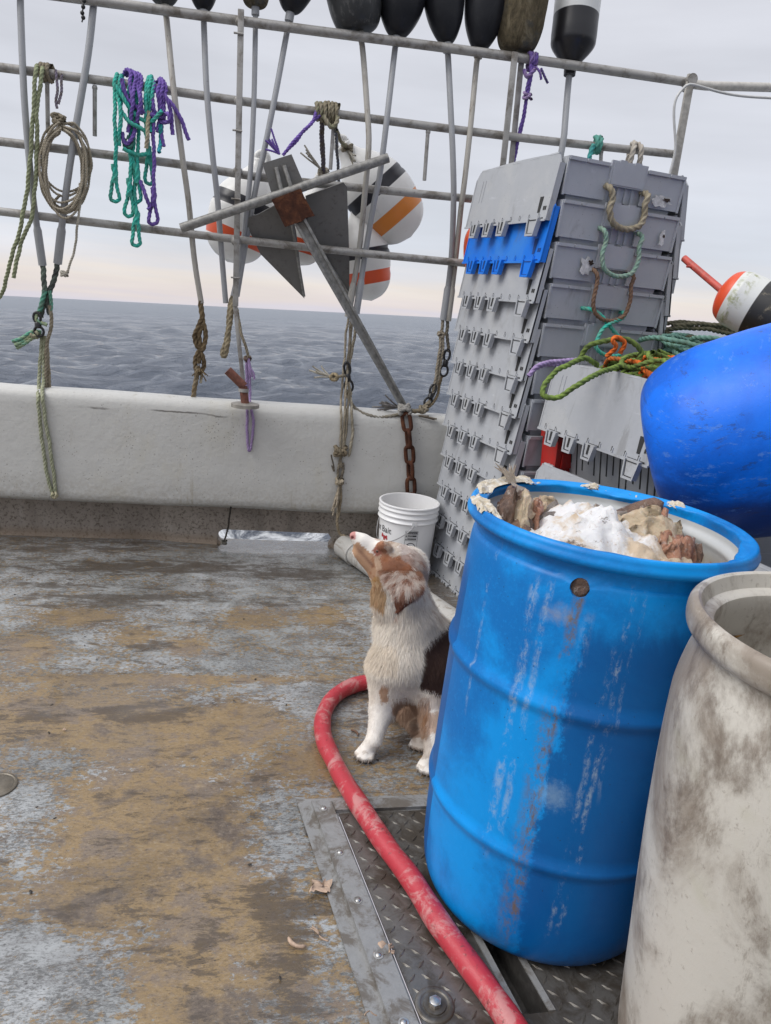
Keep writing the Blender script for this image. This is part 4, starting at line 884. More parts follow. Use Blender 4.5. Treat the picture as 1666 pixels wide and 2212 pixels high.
# ------------------------------------------------------------------ drums
def M_drum_blue(name, A, B, streak=True, down=None):
    t = NT(name); v = t.obj(); xyz = t.sep(v); n = t.noise(14, v, 8, .7, .3); f = t.noise(95, v, 6, .75); ang = t.mth('ARCTAN2', xyz[1], xyz[0])
    g = t.noise(3.2, t.map(v, (1, 1, .8)), 7, .62, .6)
    c = t.mix(t.step(t.mth('ADD', g, t.mth('MULTIPLY', f, .18)), .50, .68), A, B)
    c = t.mix(t.mth('MULTIPLY', t.step(f, .50, .78), .30), c, tuple(min(1, x*1.5+.02) for x in A))
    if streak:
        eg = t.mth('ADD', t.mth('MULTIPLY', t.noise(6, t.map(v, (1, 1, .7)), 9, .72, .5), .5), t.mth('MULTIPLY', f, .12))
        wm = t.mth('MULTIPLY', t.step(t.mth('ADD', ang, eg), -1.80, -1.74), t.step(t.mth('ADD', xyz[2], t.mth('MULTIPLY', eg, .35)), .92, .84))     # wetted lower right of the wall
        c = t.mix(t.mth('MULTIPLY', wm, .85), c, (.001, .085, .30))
        def run(a0, w, z0, z1, wig=.06, br=(.60, .50)):
            """a dribble down the wall about the angle a0"""
            wob = t.mth('MULTIPLY', t.mth('SUBTRACT', t.noise(7, t.map(v, (0.2, 0.2, 1), (a0*9, 0, 0)), 5, .6), .5), wig*2)
            d = t.mth('ABSOLUTE', t.mth('SUBTRACT', t.mth('SUBTRACT', ang, a0), wob)); m = t.step(d, w, w*.25)
            br_ = t.step(t.mth('ADD', t.mth('MULTIPLY', t.noise(90, t.map(v, (1, 1, .5)), 6, .8), .6), t.mth('MULTIPLY', t.noise(9, v, 4), .4)), br[0]-.13, br[0]+.02)
            zz = t.mth('MULTIPLY', t.step(xyz[2], z0-.03, z0+.05), t.step(xyz[2], z1+.02, z1-.02)); return t.mth('MULTIPLY', t.mth('MULTIPLY', m, br_), zz)
        chalk = (.42, .50, .56); rust = (.17, .105, .035)
        brown = t.mth('MAXIMUM', run(-2.13, .055, .04, .86, .05), t.mth('MULTIPLY', run(-2.16, .10, .05, .62, .10), .55)); c = t.mix(t.mth('MULTIPLY', brown, .85), c, rust)
        for a0, w, z0, z1, k in ((-2.42, .05, .24, .84, .65), (-2.33, .035, .25, .85, .55), (-1.80, .028, .12, .88, .8), (-1.86, .03, .10, .75, .6), (-1.74, .02, .45, .88, .5), (-2.82, .022, .5, .87, .7), (-2.05, .05, .58, .80, .35)):
            c = t.mix(t.mth('MULTIPLY', run(a0, w, z0, z1), k*.72), c, chalk)
        # a scoured pale spot
        q = t.n('VectorMath', operation='DISTANCE'); t.put(q.inputs[0], v); q.inputs[1].default_value = (.29*math.cos(-2.03), .29*math.sin(-2.03), .43)
        c = t.mix(t.mth('MULTIPLY', t.step(t.mth('ADD', q.outputs['Value'], t.mth('MULTIPLY', f, .06)), .075, .03), .40), c, (.34, .48, .58))
        q = t.n('VectorMath', operation='DISTANCE'); t.put(q.inputs[0], t.map(v, (1, 1, 1.8))); q.inputs[1].default_value = (.286*math.cos(-2.24), .286*math.sin(-2.24), .79*1.8)
        c = t.mix(t.mth('MULTIPLY', t.step(t.mth('ADD', q.outputs['Value'], t.mth('MULTIPLY', n, .16)), .12, .07), .45), c, (.38, .32, .26))
    sp = t.mth('MULTIPLY', t.step(t.vor(70, v), .13, .06), t.step(n, .5, .62)); c = t.mix(t.mth('MULTIPLY', sp, .7), c, (.02, .03, .05))
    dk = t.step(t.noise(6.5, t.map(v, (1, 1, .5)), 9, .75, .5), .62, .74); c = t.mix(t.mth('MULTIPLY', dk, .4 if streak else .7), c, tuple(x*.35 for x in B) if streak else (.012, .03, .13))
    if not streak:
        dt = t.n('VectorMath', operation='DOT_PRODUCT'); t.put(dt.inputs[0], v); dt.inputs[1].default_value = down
        sm_ = t.step(t.mth('ADD', dt.outputs['Value'], t.mth('ADD', t.mth('MULTIPLY', g, .30), t.mth('MULTIPLY', f, .07))), .14, .26); c = t.mix(t.mth('MULTIPLY', sm_, .75), c, (.003, .028, .17))  # navy lower half: dirt stain plus shade painted into the colour
        sp2 = t.step(t.noise(5, t.map(v, (1, 1, .5)), 9, .8, .6), .58, .66); c = t.mix(t.mth('MULTIPLY', sp2, .6), c, (.03, .028, .05))
        for k_, (rt, th_) in enumerate((((.5, .3, 0), .575), ((1.2, -.4, .3), .585), ((0, .9, .8), .565))):
            sc_ = t.step(t.noise(13, t.map(v, (3.2, .35, 1), (k_*3, 0, 0), rt), 9, .8), th_, th_+.045); c = t.mix(t.mth('MULTIPLY', sc_, .5), c, (.10, .24, .62) if k_ < 2 else (.02, .035, .08))
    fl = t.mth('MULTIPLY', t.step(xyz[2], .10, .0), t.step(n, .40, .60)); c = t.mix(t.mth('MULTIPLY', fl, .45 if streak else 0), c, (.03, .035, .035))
    return t.pbr(c, t.mth('MULTIPLY_ADD', n, .26, .28), 0, t.bump(t.mth('ADD', f, n), .10, .004), .32)
BD = Vector((.673, 1.339, .0125)); TILT = Matrix.Rotation(math.radians(1.5), 4, 'Y') @ Matrix.Rotation(math.radians(-.4), 4, 'X')
def W_of(p): return BD+(TILT @ Vector(p))
def drum_profile(H=.924, R=.284):
    return sm([(.0, .006), (.20, .006), (.225, .0), (.252, .006), (.268, .03), (.276, .075), (.281, .16)], 3)+[(.2825, .238), (.2835, .252), (.2895, .260), (.2905, .267), (.2895, .274), (.284, .282), (.2845, .30)] + \
        [(.2845, .45), (.2840, .578), (.2842, .590), (.2900, .598), (.2910, .605), (.2900, .612), (.2835, .621), (.2825, .64)] + [(.2805, .72), (.278, .80), (.2755, .835)]
def build_blue_drum():
    root = thing('blue_drum', BD, 'open bright blue plastic drum of salted fish beside the sitting dog', 'drum'); root.rotation_euler = TILT.to_euler()
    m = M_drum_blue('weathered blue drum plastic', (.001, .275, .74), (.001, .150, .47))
    n = 144
    # wall as a grid so a round hole can be let into it
    pr = drum_profile()+[(.2735, .850)]; zs = [p[1] for p in pr]; top = [(.272, .855), (.2665, .860), (.2655, .870), (.266, .884), (.270, .889)]
    prof = pr+top; V, Fq = lathe_geo(prof, n)
    Fc = [tuple(f) for f in Fq.tolist()]
    # circular hole: fine patch replaces a block of wall faces
    th0, z0, hr = -2.155, .845, .0175
    rows = [i for i, p in enumerate(prof)]; jc = int(round((th0 % (2*math.pi))/(2*math.pi)*n))
    r0 = max(i for i in rows if prof[i][1] < z0-.028); r1 = min(i for i in rows if prof[i][1] > z0+.022)
    j0, j1 = jc-3, jc+4
    keep = [f for k, f in enumerate(Fc) if not (r0 <= k//n < r1 and j0 <= k % n < j1)]
    bnd = [(r0, j) for j in range(j0, j1+1)]+[(i, j1) for i in range(r0+1, r1+1)]+[(r1, j) for j in range(j1-1, j0-1, -1)]+[(i, j0) for i in range(r1-1, r0, -1)]
    ids = [i*n+j % n for i, j in bnd]; Vl = V.tolist()
    zc = np.array([p[1] for p in prof]); rc = np.array([p[0] for p in prof])
    def on(th, z, dr=0.0): r = float(np.interp(z, zc, rc))+dr; return [r*math.cos(th), r*math.sin(th), z]
    c_ids = []; in_ids = []
    for i, j in bnd:
        th = 2*math.pi*j/n; du = (th-(2*math.pi*jc/n))*.274; dz = prof[i][1]-z0; a = math.atan2(dz, du)
        Vl.append(on(2*math.pi*jc/n+hr*math.cos(a)/.274, z0+hr*math.sin(a))); c_ids.append(len(Vl)-1)
        Vl.append(on(2*math.pi*jc/n+hr*math.cos(a)/.274, z0+hr*math.sin(a), -.007)); in_ids.append(len(Vl)-1)
    k = len(bnd)
    for q in range(k): keep += [(ids[q], ids[(q+1) % k], c_ids[(q+1) % k], c_ids[q]), (c_ids[q], c_ids[(q+1) % k], in_ids[(q+1) % k], in_ids[q])]
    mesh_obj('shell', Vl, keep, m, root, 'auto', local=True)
    # chime: thick lip round the top, then the sawn inner edge standing ragged
    ta = np.linspace(0, 2*math.pi, n, endpoint=False); V = []; rg = np.random.default_rng(5)
    jag = np.array([.012*mnoise.noise(Vector((math.cos(a)*2.2, math.sin(a)*2.2, 3)))+.008*mnoise.noise(Vector((math.cos(a)*7, math.sin(a)*7, 1))) for a in ta])
    dz = np.array([.010*mnoise.noise(Vector((math.cos(a)*1.6, math.sin(a)*1.6, 9)))+.004*mnoise.noise(Vector((math.cos(a)*9, math.sin(a)*9, 4))) for a in ta])
    ringp = [(.270, .889, 0, 0), (.2865, .8895, 0, 0), (.2915, .896, 0, 0), (.2925, .904, 0, 0), (.2885, .9075, 0, 0), (.2885, .913, 0, 0), (.2860, .9195, 0, 0), (.281, .9225, 0, 0), (.275, .918, 0, .3), (.268, .915, .3, .6), (.256, .915, 1, 1), (.253, .9105, 1, 1), (.258, .905, .3, .5), (.2585, .897, 0, 0)]
    for (r, z, kj, kz) in ringp: V.append(np.stack([(r+kj*jag)*np.cos(ta), (r+kj*jag)*np.sin(ta), z+kz*dz], 1))
    Fq = lathe_geo([(1, i) for i in range(len(ringp))], n)[1]
    mesh_obj('rim', np.vstack(V), Fq, m, root, True, local=True)
    t = NT('milky drum lining'); v = t.obj(); nn = t.noise(16, v, 8, .7, .4); z = t.sep(v)[2]
    c = t.mix(nn, (.42, .44, .45), (.56, .57, .56)); c = t.mix(t.mth('MULTIPLY', t.step(z, .86, .80), t.step(nn, .35, .6)), c, (.30, .22, .10))
    V, Fq = lathe_geo(sm([(.2588, .897), (.2575, .885), (.251, .877), (.2475, .868), (.252, .855), (.257, .83), (.262, .78), (.264, .70)], 3), 96)
    mesh_obj('lining', V, Fq[:, ::-1], t.pbr(c, .45, 0, t.bump(nn, .2, .003), .4), root, True, local=True)
    # salt crust caked on the lip
    t = NT('caked salt'); v = t.obj(); nn = t.noise(60, v, 8, .75)
    m_s = t.pbr(t.mix(t.step(nn, .4, .65), (.62, .53, .38), (.80, .78, .74)), .8, 0, t.bump(nn, 1.0, .008), .3)
    mb = MB(); na, nr = 420, 22
    def cover(a, u):
        env = max(math.exp(-((a-2.25)/.45)**4), .5*math.exp(-((a-1.25)/.15)**2), .85*math.exp(-((a-3.1)/.28)**2), .62*math.exp(-((a-.55)/.09)**2))
        n_ = mnoise.fractal(Vector((math.cos(a)*9, math.sin(a)*9, u*3)), 1.0, 2.0, 4); return (env*1.15-.50+n_*.55-.35*abs(u-.45))
    gid = {}; VV = []; FF = []
    for i in range(na+1):
        a = 2*math.pi*i/na
        for j in range(nr+1):
            u = j/nr; r = .2505+.040*u; h_ = cover(a, u); zb = .9155+.0065*min(1, max(0, (u-.35)/.4)) if u < .93 else .9155+.0065-.006*(u-.93)/.07
            VV.append((r*math.cos(a), r*math.sin(a), zb+max(-.006, min(.009, h_*.020+.003*mnoise.noise(Vector((r*math.cos(a)*120, r*math.sin(a)*120, 0)))))))
    for i in range(na):
        for j in range(nr):
            q = [i*(nr+1)+j, (i+1)*(nr+1)+j, (i+1)*(nr+1)+j+1, i*(nr+1)+j+1]
            if cover(2*math.pi*(i+.5)/na, (j+.5)/nr) > -.02: FF.append(tuple(q[::-1]))
    mb.add(VV, FF)
    s = mb.obj('salt_crust', m_s, root, True, local=True)
    s['kind'] = 'stuff'
    return root
build_blue_drum()

def build_white_drum():
    c = Vector((.877, .843, .0125))
    root = thing('white_drum', c, 'dirty off-white open plastic drum with brown smears in right foreground', 'drum')
    t = NT('smeared white drum plastic'); v = t.obj(); n = t.noise(70, v, 7, .72); g = t.noise(3.4, t.map(v, (1, 1, .62), rot=(.15, 0, 0)), 9, .68, .9); h = t.noise(8, t.map(v, (1, 1, .4), rot=(.2, .1, 0)), 9, .75, .6); sc = t.step(t.noise(14, t.map(v, (2.4, 2.4, .5), rot=(.5, .2, 0)), 9, .8), .68, .77)
    b = t.noise(2.0, v, 4)
    c0 = t.mix(b, (.49, .465, .415), (.62, .595, .54)); 
    c1 = t.mix(t.mth('MULTIPLY', t.step(g, .43, .62), .75), c0, (.17, .125, .088)); c1 = t.mix(t.mth('MULTIPLY', t.mth('MULTIPLY', t.step(h, .50, .66), t.step(g, .40, .55)), .65), c1, (.10, .07, .05))
    c1 = t.mix(t.mth('MULTIPLY', t.step(t.noise(24, t.map(v, (1, 1, .3), rot=(.25, .1, 0)), 8, .8), .56, .66), .45), c1, (.15, .115, .085)); c1 = t.mix(t.mth('MULTIPLY', sc, .35), c1, (.09, .07, .055)); c1 = t.mix(t.mth('MULTIPLY', t.step(t.noise(3, v, 4), .62, .72), .3), c1, (.33, .33, .18))
    c1 = t.mix(t.mth('MULTIPLY', t.step(n, .58, .70), .5), c1, (.16, .12, .09))
    m = t.pbr(c1, t.mth('MULTIPLY_ADD', n, .25, .3), 0, t.bump(t.mth('ADD', n, h), .15, .004), .45, (.15, (.02, .018, .015), 1.0))
    prof = sm([(0, .005), (.17, .005), (.196, .012), (.206, .05), (.212, .12), (.222, .24), (.233, .38), (.2405, .52), (.2445, .64), (.246, .72), (.245, .76), (.238, .805), (.230, .838)], 4)+sm([(.229, .845), (.232, .856), (.243, .862), (.2495, .874), (.2500, .893), (.2455, .904), (.237, .908)], 4)
    inner = [(.232, .905), (.228, .893), (.224, .882), (.212, .878), (.207, .874), (.206, .865), (.209, .845), (.222, .80), (.232, .72), (.232, .60), (.222, .42), (.20, .40), (0, .40)]
    V, Fq = lathe_geo(prof+inner, 120)
    for i in range(len(V)):
        w = mnoise.noise(Vector(V[i]*4))*.003; V[i, 0] *= 1+w/.25; V[i, 1] *= 1+w/.25
    mesh_obj('shell', V, Fq, m, root, 'auto', local=True)
    # rusty tidemark inside
    mb = MB(); P = []
    for k in range(16):
        a = 1.95+.22*math.cos(2*math.pi*k/16)*(1+.3*math.sin(k*2.1)); z = .785+.016*math.sin(2*math.pi*k/16)*(1+.5*math.cos(k*1.7)); r = float(np.interp(z, [.72, .80, .845], [.232, .222, .209]))-.0035; P.append((r*math.cos(a), r*math.sin(a), z))
    mb.add(P+[(sum(p[0] for p in P)/16*1.0, sum(p[1] for p in P)/16*1.0, .785)], [(k, (k+1) % 16, 16) for k in range(16)])
    mb.obj('rust_stain', simple('rust tidemark', (.30, .15, .035), .7, 0, .5, 60, .2, (.16, .06, .02), .7), root, local=True)
build_white_drum()

def build_lying_drum():
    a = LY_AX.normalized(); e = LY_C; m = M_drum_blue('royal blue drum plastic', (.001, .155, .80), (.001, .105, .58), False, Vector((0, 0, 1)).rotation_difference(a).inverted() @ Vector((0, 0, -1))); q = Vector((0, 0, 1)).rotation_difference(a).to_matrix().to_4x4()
    root = thing('lying_blue_drum', e, 'royal blue closed plastic drum lying tilted behind the open drum', 'drum')
    R = LY_R
    prof = sm([(0, .012), (R*.45, .012), (R*.55, .0), (R*.70, .012), (R*.82, .045), (R*.92, .105), (R*.975, .18)], 5)+[(R*.99, .255), (R*1.0, .32), (R*1.0, .60), (R*.995, .615), (R*1.012, .622), (R*1.012, .634), (R*.992, .642)]+sm([(R*.985, .72), (R*.95, .81), (R*.86, .87), (R*.80, .885)], 3)+[(R*.84, .89), (R*.86, .92), (R*.84, .93), (R*.6, .925), (0, .925)]
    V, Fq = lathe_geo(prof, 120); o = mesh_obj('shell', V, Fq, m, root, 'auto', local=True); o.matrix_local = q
    for s in (-1, 1):
        b = MB(); V, Fq = lathe_geo([(0, 0), (.035, 0), (.035, .012), (.02, .014), (0, .014)], 20, (s*R*.5, 0, .925)); b.add(V.tolist(), Fq.tolist()).obj('bung', m, o, local=True)
LY_R = .30
LY_C = atY(1412, 985, 2.03); LY_AX = Vector((.74, -.46, .36))
build_lying_drum()

# ------------------------------------------------------------------ fish and salt in the drum
def build_fish():
    t = NT('coarse wet salt'); v = t.obj(); n = t.noise(42, v, 9, .78); g = t.noise(9, v, 6, .65, .5)
    c = t.mix(t.step(g, .44, .58), (.80, .80, .81), (.62, .50, .37)); c = t.mix(t.mth('MULTIPLY', t.step(n, .56, .66), .6), c, (.32, .20, .14)); c = t.mix(t.mth('MULTIPLY', t.step(t.noise(13, t.map(v, (1, 2.4, 1), rot=(0, 0, .5)), 7, .7, .8), .60, .66), .75), c, (.10, .065, .05))
    m_salt = t.pbr(c, .75, 0, t.bump(n, 1.0, .008), .35, (.2, (.01, .008, .006), 1.0))
    k = 70; V = []; idx = {}; Fc = []
    xs = np.linspace(-.27, .27, k)
    for i, x in enumerate(xs):
        for j, y in enumerate(xs):
            r = math.hypot(x, y)
            if r > .266: continue
            z = .845-.05*max(0, x-.08)/.2+.045*math.exp(-((x+.03)**2/.016+(y-.02)**2/.022))+.018*math.exp(-((x+.02)**2/.004+(y-.06)**2/.004))+.032*math.exp(-((x+.05)**2+(y+.05)**2)/.012)+.020*math.exp(-((x-.08)**2+(y+.06)**2)/.008)
            nn = mnoise.fractal(Vector((x*16, y*16, 2)), 1.0, 2.0, 4); z += .026*nn+.012*abs(mnoise.noise(Vector((x*24, y*40, 11))))+.007*mnoise.noise(Vector((x*70, y*70, 0)))+.004*mnoise.noise(Vector((x*160, y*160, 5)))
            idx[i, j] = len(V); V.append((x, y, z))
    for i in range(k-1):
        for j in range(k-1):
            q = [(i, j), (i+1, j), (i+1, j+1), (i, j+1)]
            if all(p in idx for p in q): Fc.append(tuple(idx[p] for p in q))
    o = mesh_obj('salt_heap', [W_of(p) for p in V], Fc, m_salt, None, True, origin=W_of((0, 0, .80)))
    tag(o, 'heap of white coarse salt over the fish in the blue drum', 'salt', None, 'stuff')
    def flesh(name, A, B, Cc, rough=.4):
        t = NT(name); v = t.obj(); n = t.noise(22, v, 8, .7, .6); f = t.noise(80, t.map(v, (1, .3, 1)), 6, .75)
        c = t.ramp(n, [(.3, A), (.52, B), (.7, Cc)]); c = t.mix(t.mth('MULTIPLY', t.step(f, .54, .66), .6), c, (.62, .57, .52)); c = t.mix(t.mth('MULTIPLY', t.step(f, .44, .32), .6), c, tuple(x*.4 for x in A))
        return t.pbr(c, rough, 0, t.bump(t.mth('ADD', n, f), .9, .008), .5, (.1, (.01, .004, .002), 1.0))
    m_fh = flesh('fish skin', (.055, .035, .028), (.16, .095, .065), (.30, .19, .14)); m_fl = flesh('salted flesh', (.42, .31, .20), (.58, .47, .33), (.36, .22, .15), .5); m_fin = flesh('dried fin', (.16, .12, .085), (.27, .22, .17), (.10, .07, .05), .6)
    m_pk = flesh('pink gill flesh', (.33, .12, .08), (.42, .22, .14), (.25, .09, .06), .35); m_sk2 = flesh('grey fish skin', (.10, .085, .075), (.22, .19, .17), (.34, .29, .25), .4)
    def loft(secs, n=18):
        """secs: (centre, width vector, height vector)"""
        V = []; Fc = []
        for c, w, h in secs:
            for q in range(n): a = 2*math.pi*q/n; V.append(Vector(c)+Vector(w)*math.cos(a)+Vector(h)*math.sin(a))
        for i in range(len(secs)-1):
            for j in range(n): Fc.append((i*n+j, i*n+(j+1) % n, (i+1)*n+(j+1) % n, (i+1)*n+j))
        Fc += [tuple(range(n))[::-1], tuple((len(secs)-1)*n+q for q in range(n))]; return V, Fc
    # big head standing on its gill cut, snout up
    hb = W_of((.100, .105, .835)); up = Vector((.42, .05, .90)).normalized(); sd = Vector((.85, -.5, -.2)); sd = (sd-up*sd.dot(up)).normalized(); fw = up.cross(sd)
    root = thing('cod', hb, 'brown cod head poking snout-up out of the salt at drum back', 'fish')
    S_ = []
    for s, wd, hg, off in ((-.035, .034, .060, -.040), (-.01, .040, .062, -.030), (.02, .041, .056, -.018), (.05, .036, .046, -.004), (.08, .029, .033, .008), (.102, .021, .023, .016), (.118, .011, .012, .020)):
        S_.append((hb+up*s+sd*off, fw*wd, sd*hg))
    V, Fc = loft(S_, 22); V = [p+Vector((mnoise.noise(p*30), mnoise.noise(p*30+Vector((5, 0, 0))), mnoise.noise(p*30+Vector((0, 5, 0)))))*.006 for p in V]
    mesh_obj('skull', V, Fc, m_fh, root)
    # gaping jaw, gill cover, eye
    S_ = [(hb+up*s+sd*off-fw*.004, fw*wd, sd*hg) for s, wd, hg, off in ((-.01, .030, .022, .036), (.02, .030, .022, .044), (.05, .026, .018, .048), (.085, .018, .012, .048), (.110, .009, .006, .043))]
    V, Fc = loft(S_, 14); mesh_obj('lower_jaw', V, Fc, m_pk, root)
    V, Fc = loft([(hb+up*s+sd*off-fw*.030, fw*.006, sd*hg) for s, hg, off in ((-.02, .014, -.05), (.0, .030, -.048), (.02, .034, -.04), (.045, .024, -.03), (.06, .008, -.022))], 14); mesh_obj('gill_cover', V, Fc, m_sk2, root)
    MB().ball(hb+up*.070+sd*.002-fw*.027, .0085, 10).obj('eye', simple('cloudy eye', (.35, .33, .30), .2, 0, .2, 90, .05), root)
    # other pieces: (name, label, start, end, width, thickness, material, tail fan)
    def piece(name, label, cat, a, b, w, th, m, bend=.02, fan=0.0, seed=1, solid=False):
        A, B = W_of(a), W_of(b); d = (B-A).normalized(); s = d.cross(Vector((0, 0, 1))).normalized(); u = s.cross(d).normalized(); rg = np.random.default_rng(seed)
        r_ = thing(name, A, label, cat)
        if solid:
            S_ = []
            for t_ in np.linspace(0, 1, 9):
                ww = w*(math.sin(math.pi*(.18+.74*t_))**.7)*(1-.35*t_); S_.append((A.lerp(B, float(t_))+u*bend*math.sin(math.pi*t_), s*ww, u*th*(1-.5*t_)*(math.sin(math.pi*(.15+.8*t_))**.5)))
            V, Fc = loft(S_, 14); V = [p+Vector((mnoise.noise(p*45), mnoise.noise(p*45+Vector((7, 0, 0))), mnoise.noise(p*45+Vector((0, 7, 0)))))*.006+Vector((0, 0, mnoise.noise(p*130)*.003)) for p in V]
        else:
            # a limp, folded, torn strip of skin: arched across, rucked in lengthwise folds, ragged at its edges
            nu, nv = 26, 22; top = []; bot = []; ph = rg.uniform(0, 6, 4); fr = rg.uniform(2.2, 4.0)
            for i in range(nu):
                t_ = i/(nu-1); env = min(1, math.sin(math.pi*(.08+.84*t_))*1.5)
                for j in range(nv):
                    v_ = 2*j/(nv-1)-1; q = Vector((t_*5+seed*3.1, v_*3, seed*1.7))
                    ww = w*env*(1+.45*mnoise.noise(q*.9)+.22*mnoise.noise(Vector((t_*22, math.copysign(1, v_)*4, seed))))
                    hgt = th*1.5*(1-v_*v_)*env+.45*th*math.sin(fr*v_*2+ph[0]+2*t_)+.6*th*mnoise.noise(q*1.6)+.25*th*mnoise.noise(q*5)
                    P = A+(B-A)*(t_*1.08-.04+.05*mnoise.noise(q*1.3))+s*(ww*v_+.3*w*mnoise.noise(q*1.1+Vector((9, 0, 0))))+u*(hgt+bend*math.sin(math.pi*t_))
                    top.append(P); bot.append(P-u*.0045-s*v_*.002)
            V = top+bot; N_ = nu*nv; Fc = []
            for i in range(nu-1):
                for j in range(nv-1):
                    k_ = i*nv+j; Fc += [(k_, k_+1, k_+nv+1, k_+nv), (N_+k_, N_+k_+nv, N_+k_+nv+1, N_+k_+1)]
            ed = [i*nv for i in range(nu)]+[(nu-1)*nv+j for j in range(1, nv)]+[i*nv+nv-1 for i in range(nu-2, -1, -1)]+[j for j in range(nv-2, 0, -1)]
            for x_, y_ in zip(ed, ed[1:]+ed[:1]): Fc.append((x_, N_+x_, N_+y_, y_))
        mesh_obj('flesh', V, Fc, m, r_)
        if fan:
            mb = MB()
            for q in range(17):
                f = (q/16-.5); e = B+d*fan*(.85+.25*abs(f)*2-.1*math.cos(q*2))+s*f*fan*1.15+u*.006*math.sin(q*1.3); mb.tube([B-d*.004+s*f*w*.5, B+d*fan*.5+s*f*fan*.5+u*.004, e], [.0032, .0024, .0008], 5)
            mb.obj('tail_fin', m_fin, r_)
        return r_
    piece('fish_tail', 'grey fish tail with frayed fin curling over the drum rim on the left', 'fish tail', (-.125, .085, .855), (-.150, .195, .928), .024, .015, m_sk2, .018, .050, 1, True)
    piece('fish_piece', 'folded brown fish skin under the tail at the drum left', 'fish', (-.205, .02, .835), (-.150, .17, .880), .036, .030, m_fh, .03, 0, 2)
    piece('fish_piece', 'pale curled fish belly beside the folded skin', 'fish', (-.185, .0, .845), (-.130, .13, .885), .022, .020, m_fl, .035, 0, 3)
    piece('fish_piece', 'second folded tan belly strip at the drum left', 'fish', (-.150, .02, .845), (-.105, .14, .880), .018, .016, m_pk, .03, 0, 13)
    piece('fish_piece', 'dark slim fish lying flat at the left edge of the salt', 'fish', (-.165, .03, .850), (-.045, .10, .868), .030, .014, m_sk2, .014, .03, 4)
    piece('fish_piece', 'small grey fish nose rising left of the salt heap', 'fish', (-.065, .13, .850), (-.060, .150, .905), .022, .020, m_sk2, .0, 0, 5, True)
    piece('fish_piece', 'ragged tan skin flap behind the small grey nose', 'fish', (-.10, .19, .85), (-.03, .20, .878), .030, .014, m_fl, .012, 0, 14)
    piece('fish_fillet', 'large cream coloured fish slab at the front right of the salt', 'fish', (.015, -.010, .862), (.165, .000, .850), .070, .030, m_fl, .026, 0, 6)
    piece('fish_piece', 'reddish raw fish end by the front rim', 'fish', (.075, -.085, .86), (.160, -.06, .845), .036, .026, m_pk, .014, 0, 7)
    piece('fish_piece', 'raw brown flesh lump between cream slab and right lining', 'fish', (.135, -.03, .845), (.205, -.02, .825), .030, .024, m_fh, .012, 0, 15)
    piece('fish_tail', 'dark fish tail lying at the right side of the drum', 'fish tail', (.150, -.055, .830), (.205, -.04, .822), .022, .014, m_fin, .01, .05, 8, True)
    piece('fish_piece', 'brown fish under the right lining, half sunk', 'fish', (.12, .05, .81), (.21, .08, .80), .035, .02, m_fh, .01, 0, 9)
    piece('fish_bone', 'stubby tan backbone stump sticking up on the right of the fish', 'fish bone', (.140, .035, .835), (.205, .060, .890), .017, .017, m_fin, .0, 0, 10, True)
    piece('fish_piece', 'yellowish fin scrap beside the backbone stump', 'fish', (.125, .07, .84), (.140, .085, .885), .014, .004, m_fl, .006, 0, 11)
    ex = [((-.215, -.06, .84), (-.16, .05, .875), .030, m_fh), ((-.02, .13, .86), (.07, .16, .875), .034, m_fin), ((.06, .19, .83), (.15, .17, .83), .036, m_sk2), ((.16, .06, .825), (.22, .02, .82), .032, m_fin), ((.03, -.14, .85), (.12, -.13, .84), .036, m_fl), ((-.10, .22, .845), (-.02, .235, .85), .026, m_fh), ((.17, -.10, .825), (.23, -.04, .815), .030, m_pk)]
    nm = ['dark skin strip at the left wall of the drum', 'dried brown skin behind the salt heap', 'grey skin sunk at the back wall under the cod head', 'dried skin below the bone stump', 'cream flesh at the front wall of the drum', 'brown skin at the back left wall', 'pink flesh at the right front wall']
    for k, (a_, b_, w_, m_) in enumerate(ex): piece('fish_skin', nm[k], 'fish skin', a_, b_, w_, .012, m_, .008, 0, 40+k)
    hp = Vector((math.cos(-2.155), math.sin(-2.155), 0)); q_ = hp.to_track_quat('X', 'Z').to_matrix(); pl = MB(); pl.ball(W_of(hp*.2625+Vector((0, 0, .845))), .022, 14, (.17, 1, 1), TILT.to_3x3() @ q_)
    tag(pl.obj('fish_piece', m_fh, None, True, origin=W_of(hp*.2625+Vector((0, 0, .845)))), 'dark brown fish showing through the round hole in drum wall', 'fish')
build_fish()
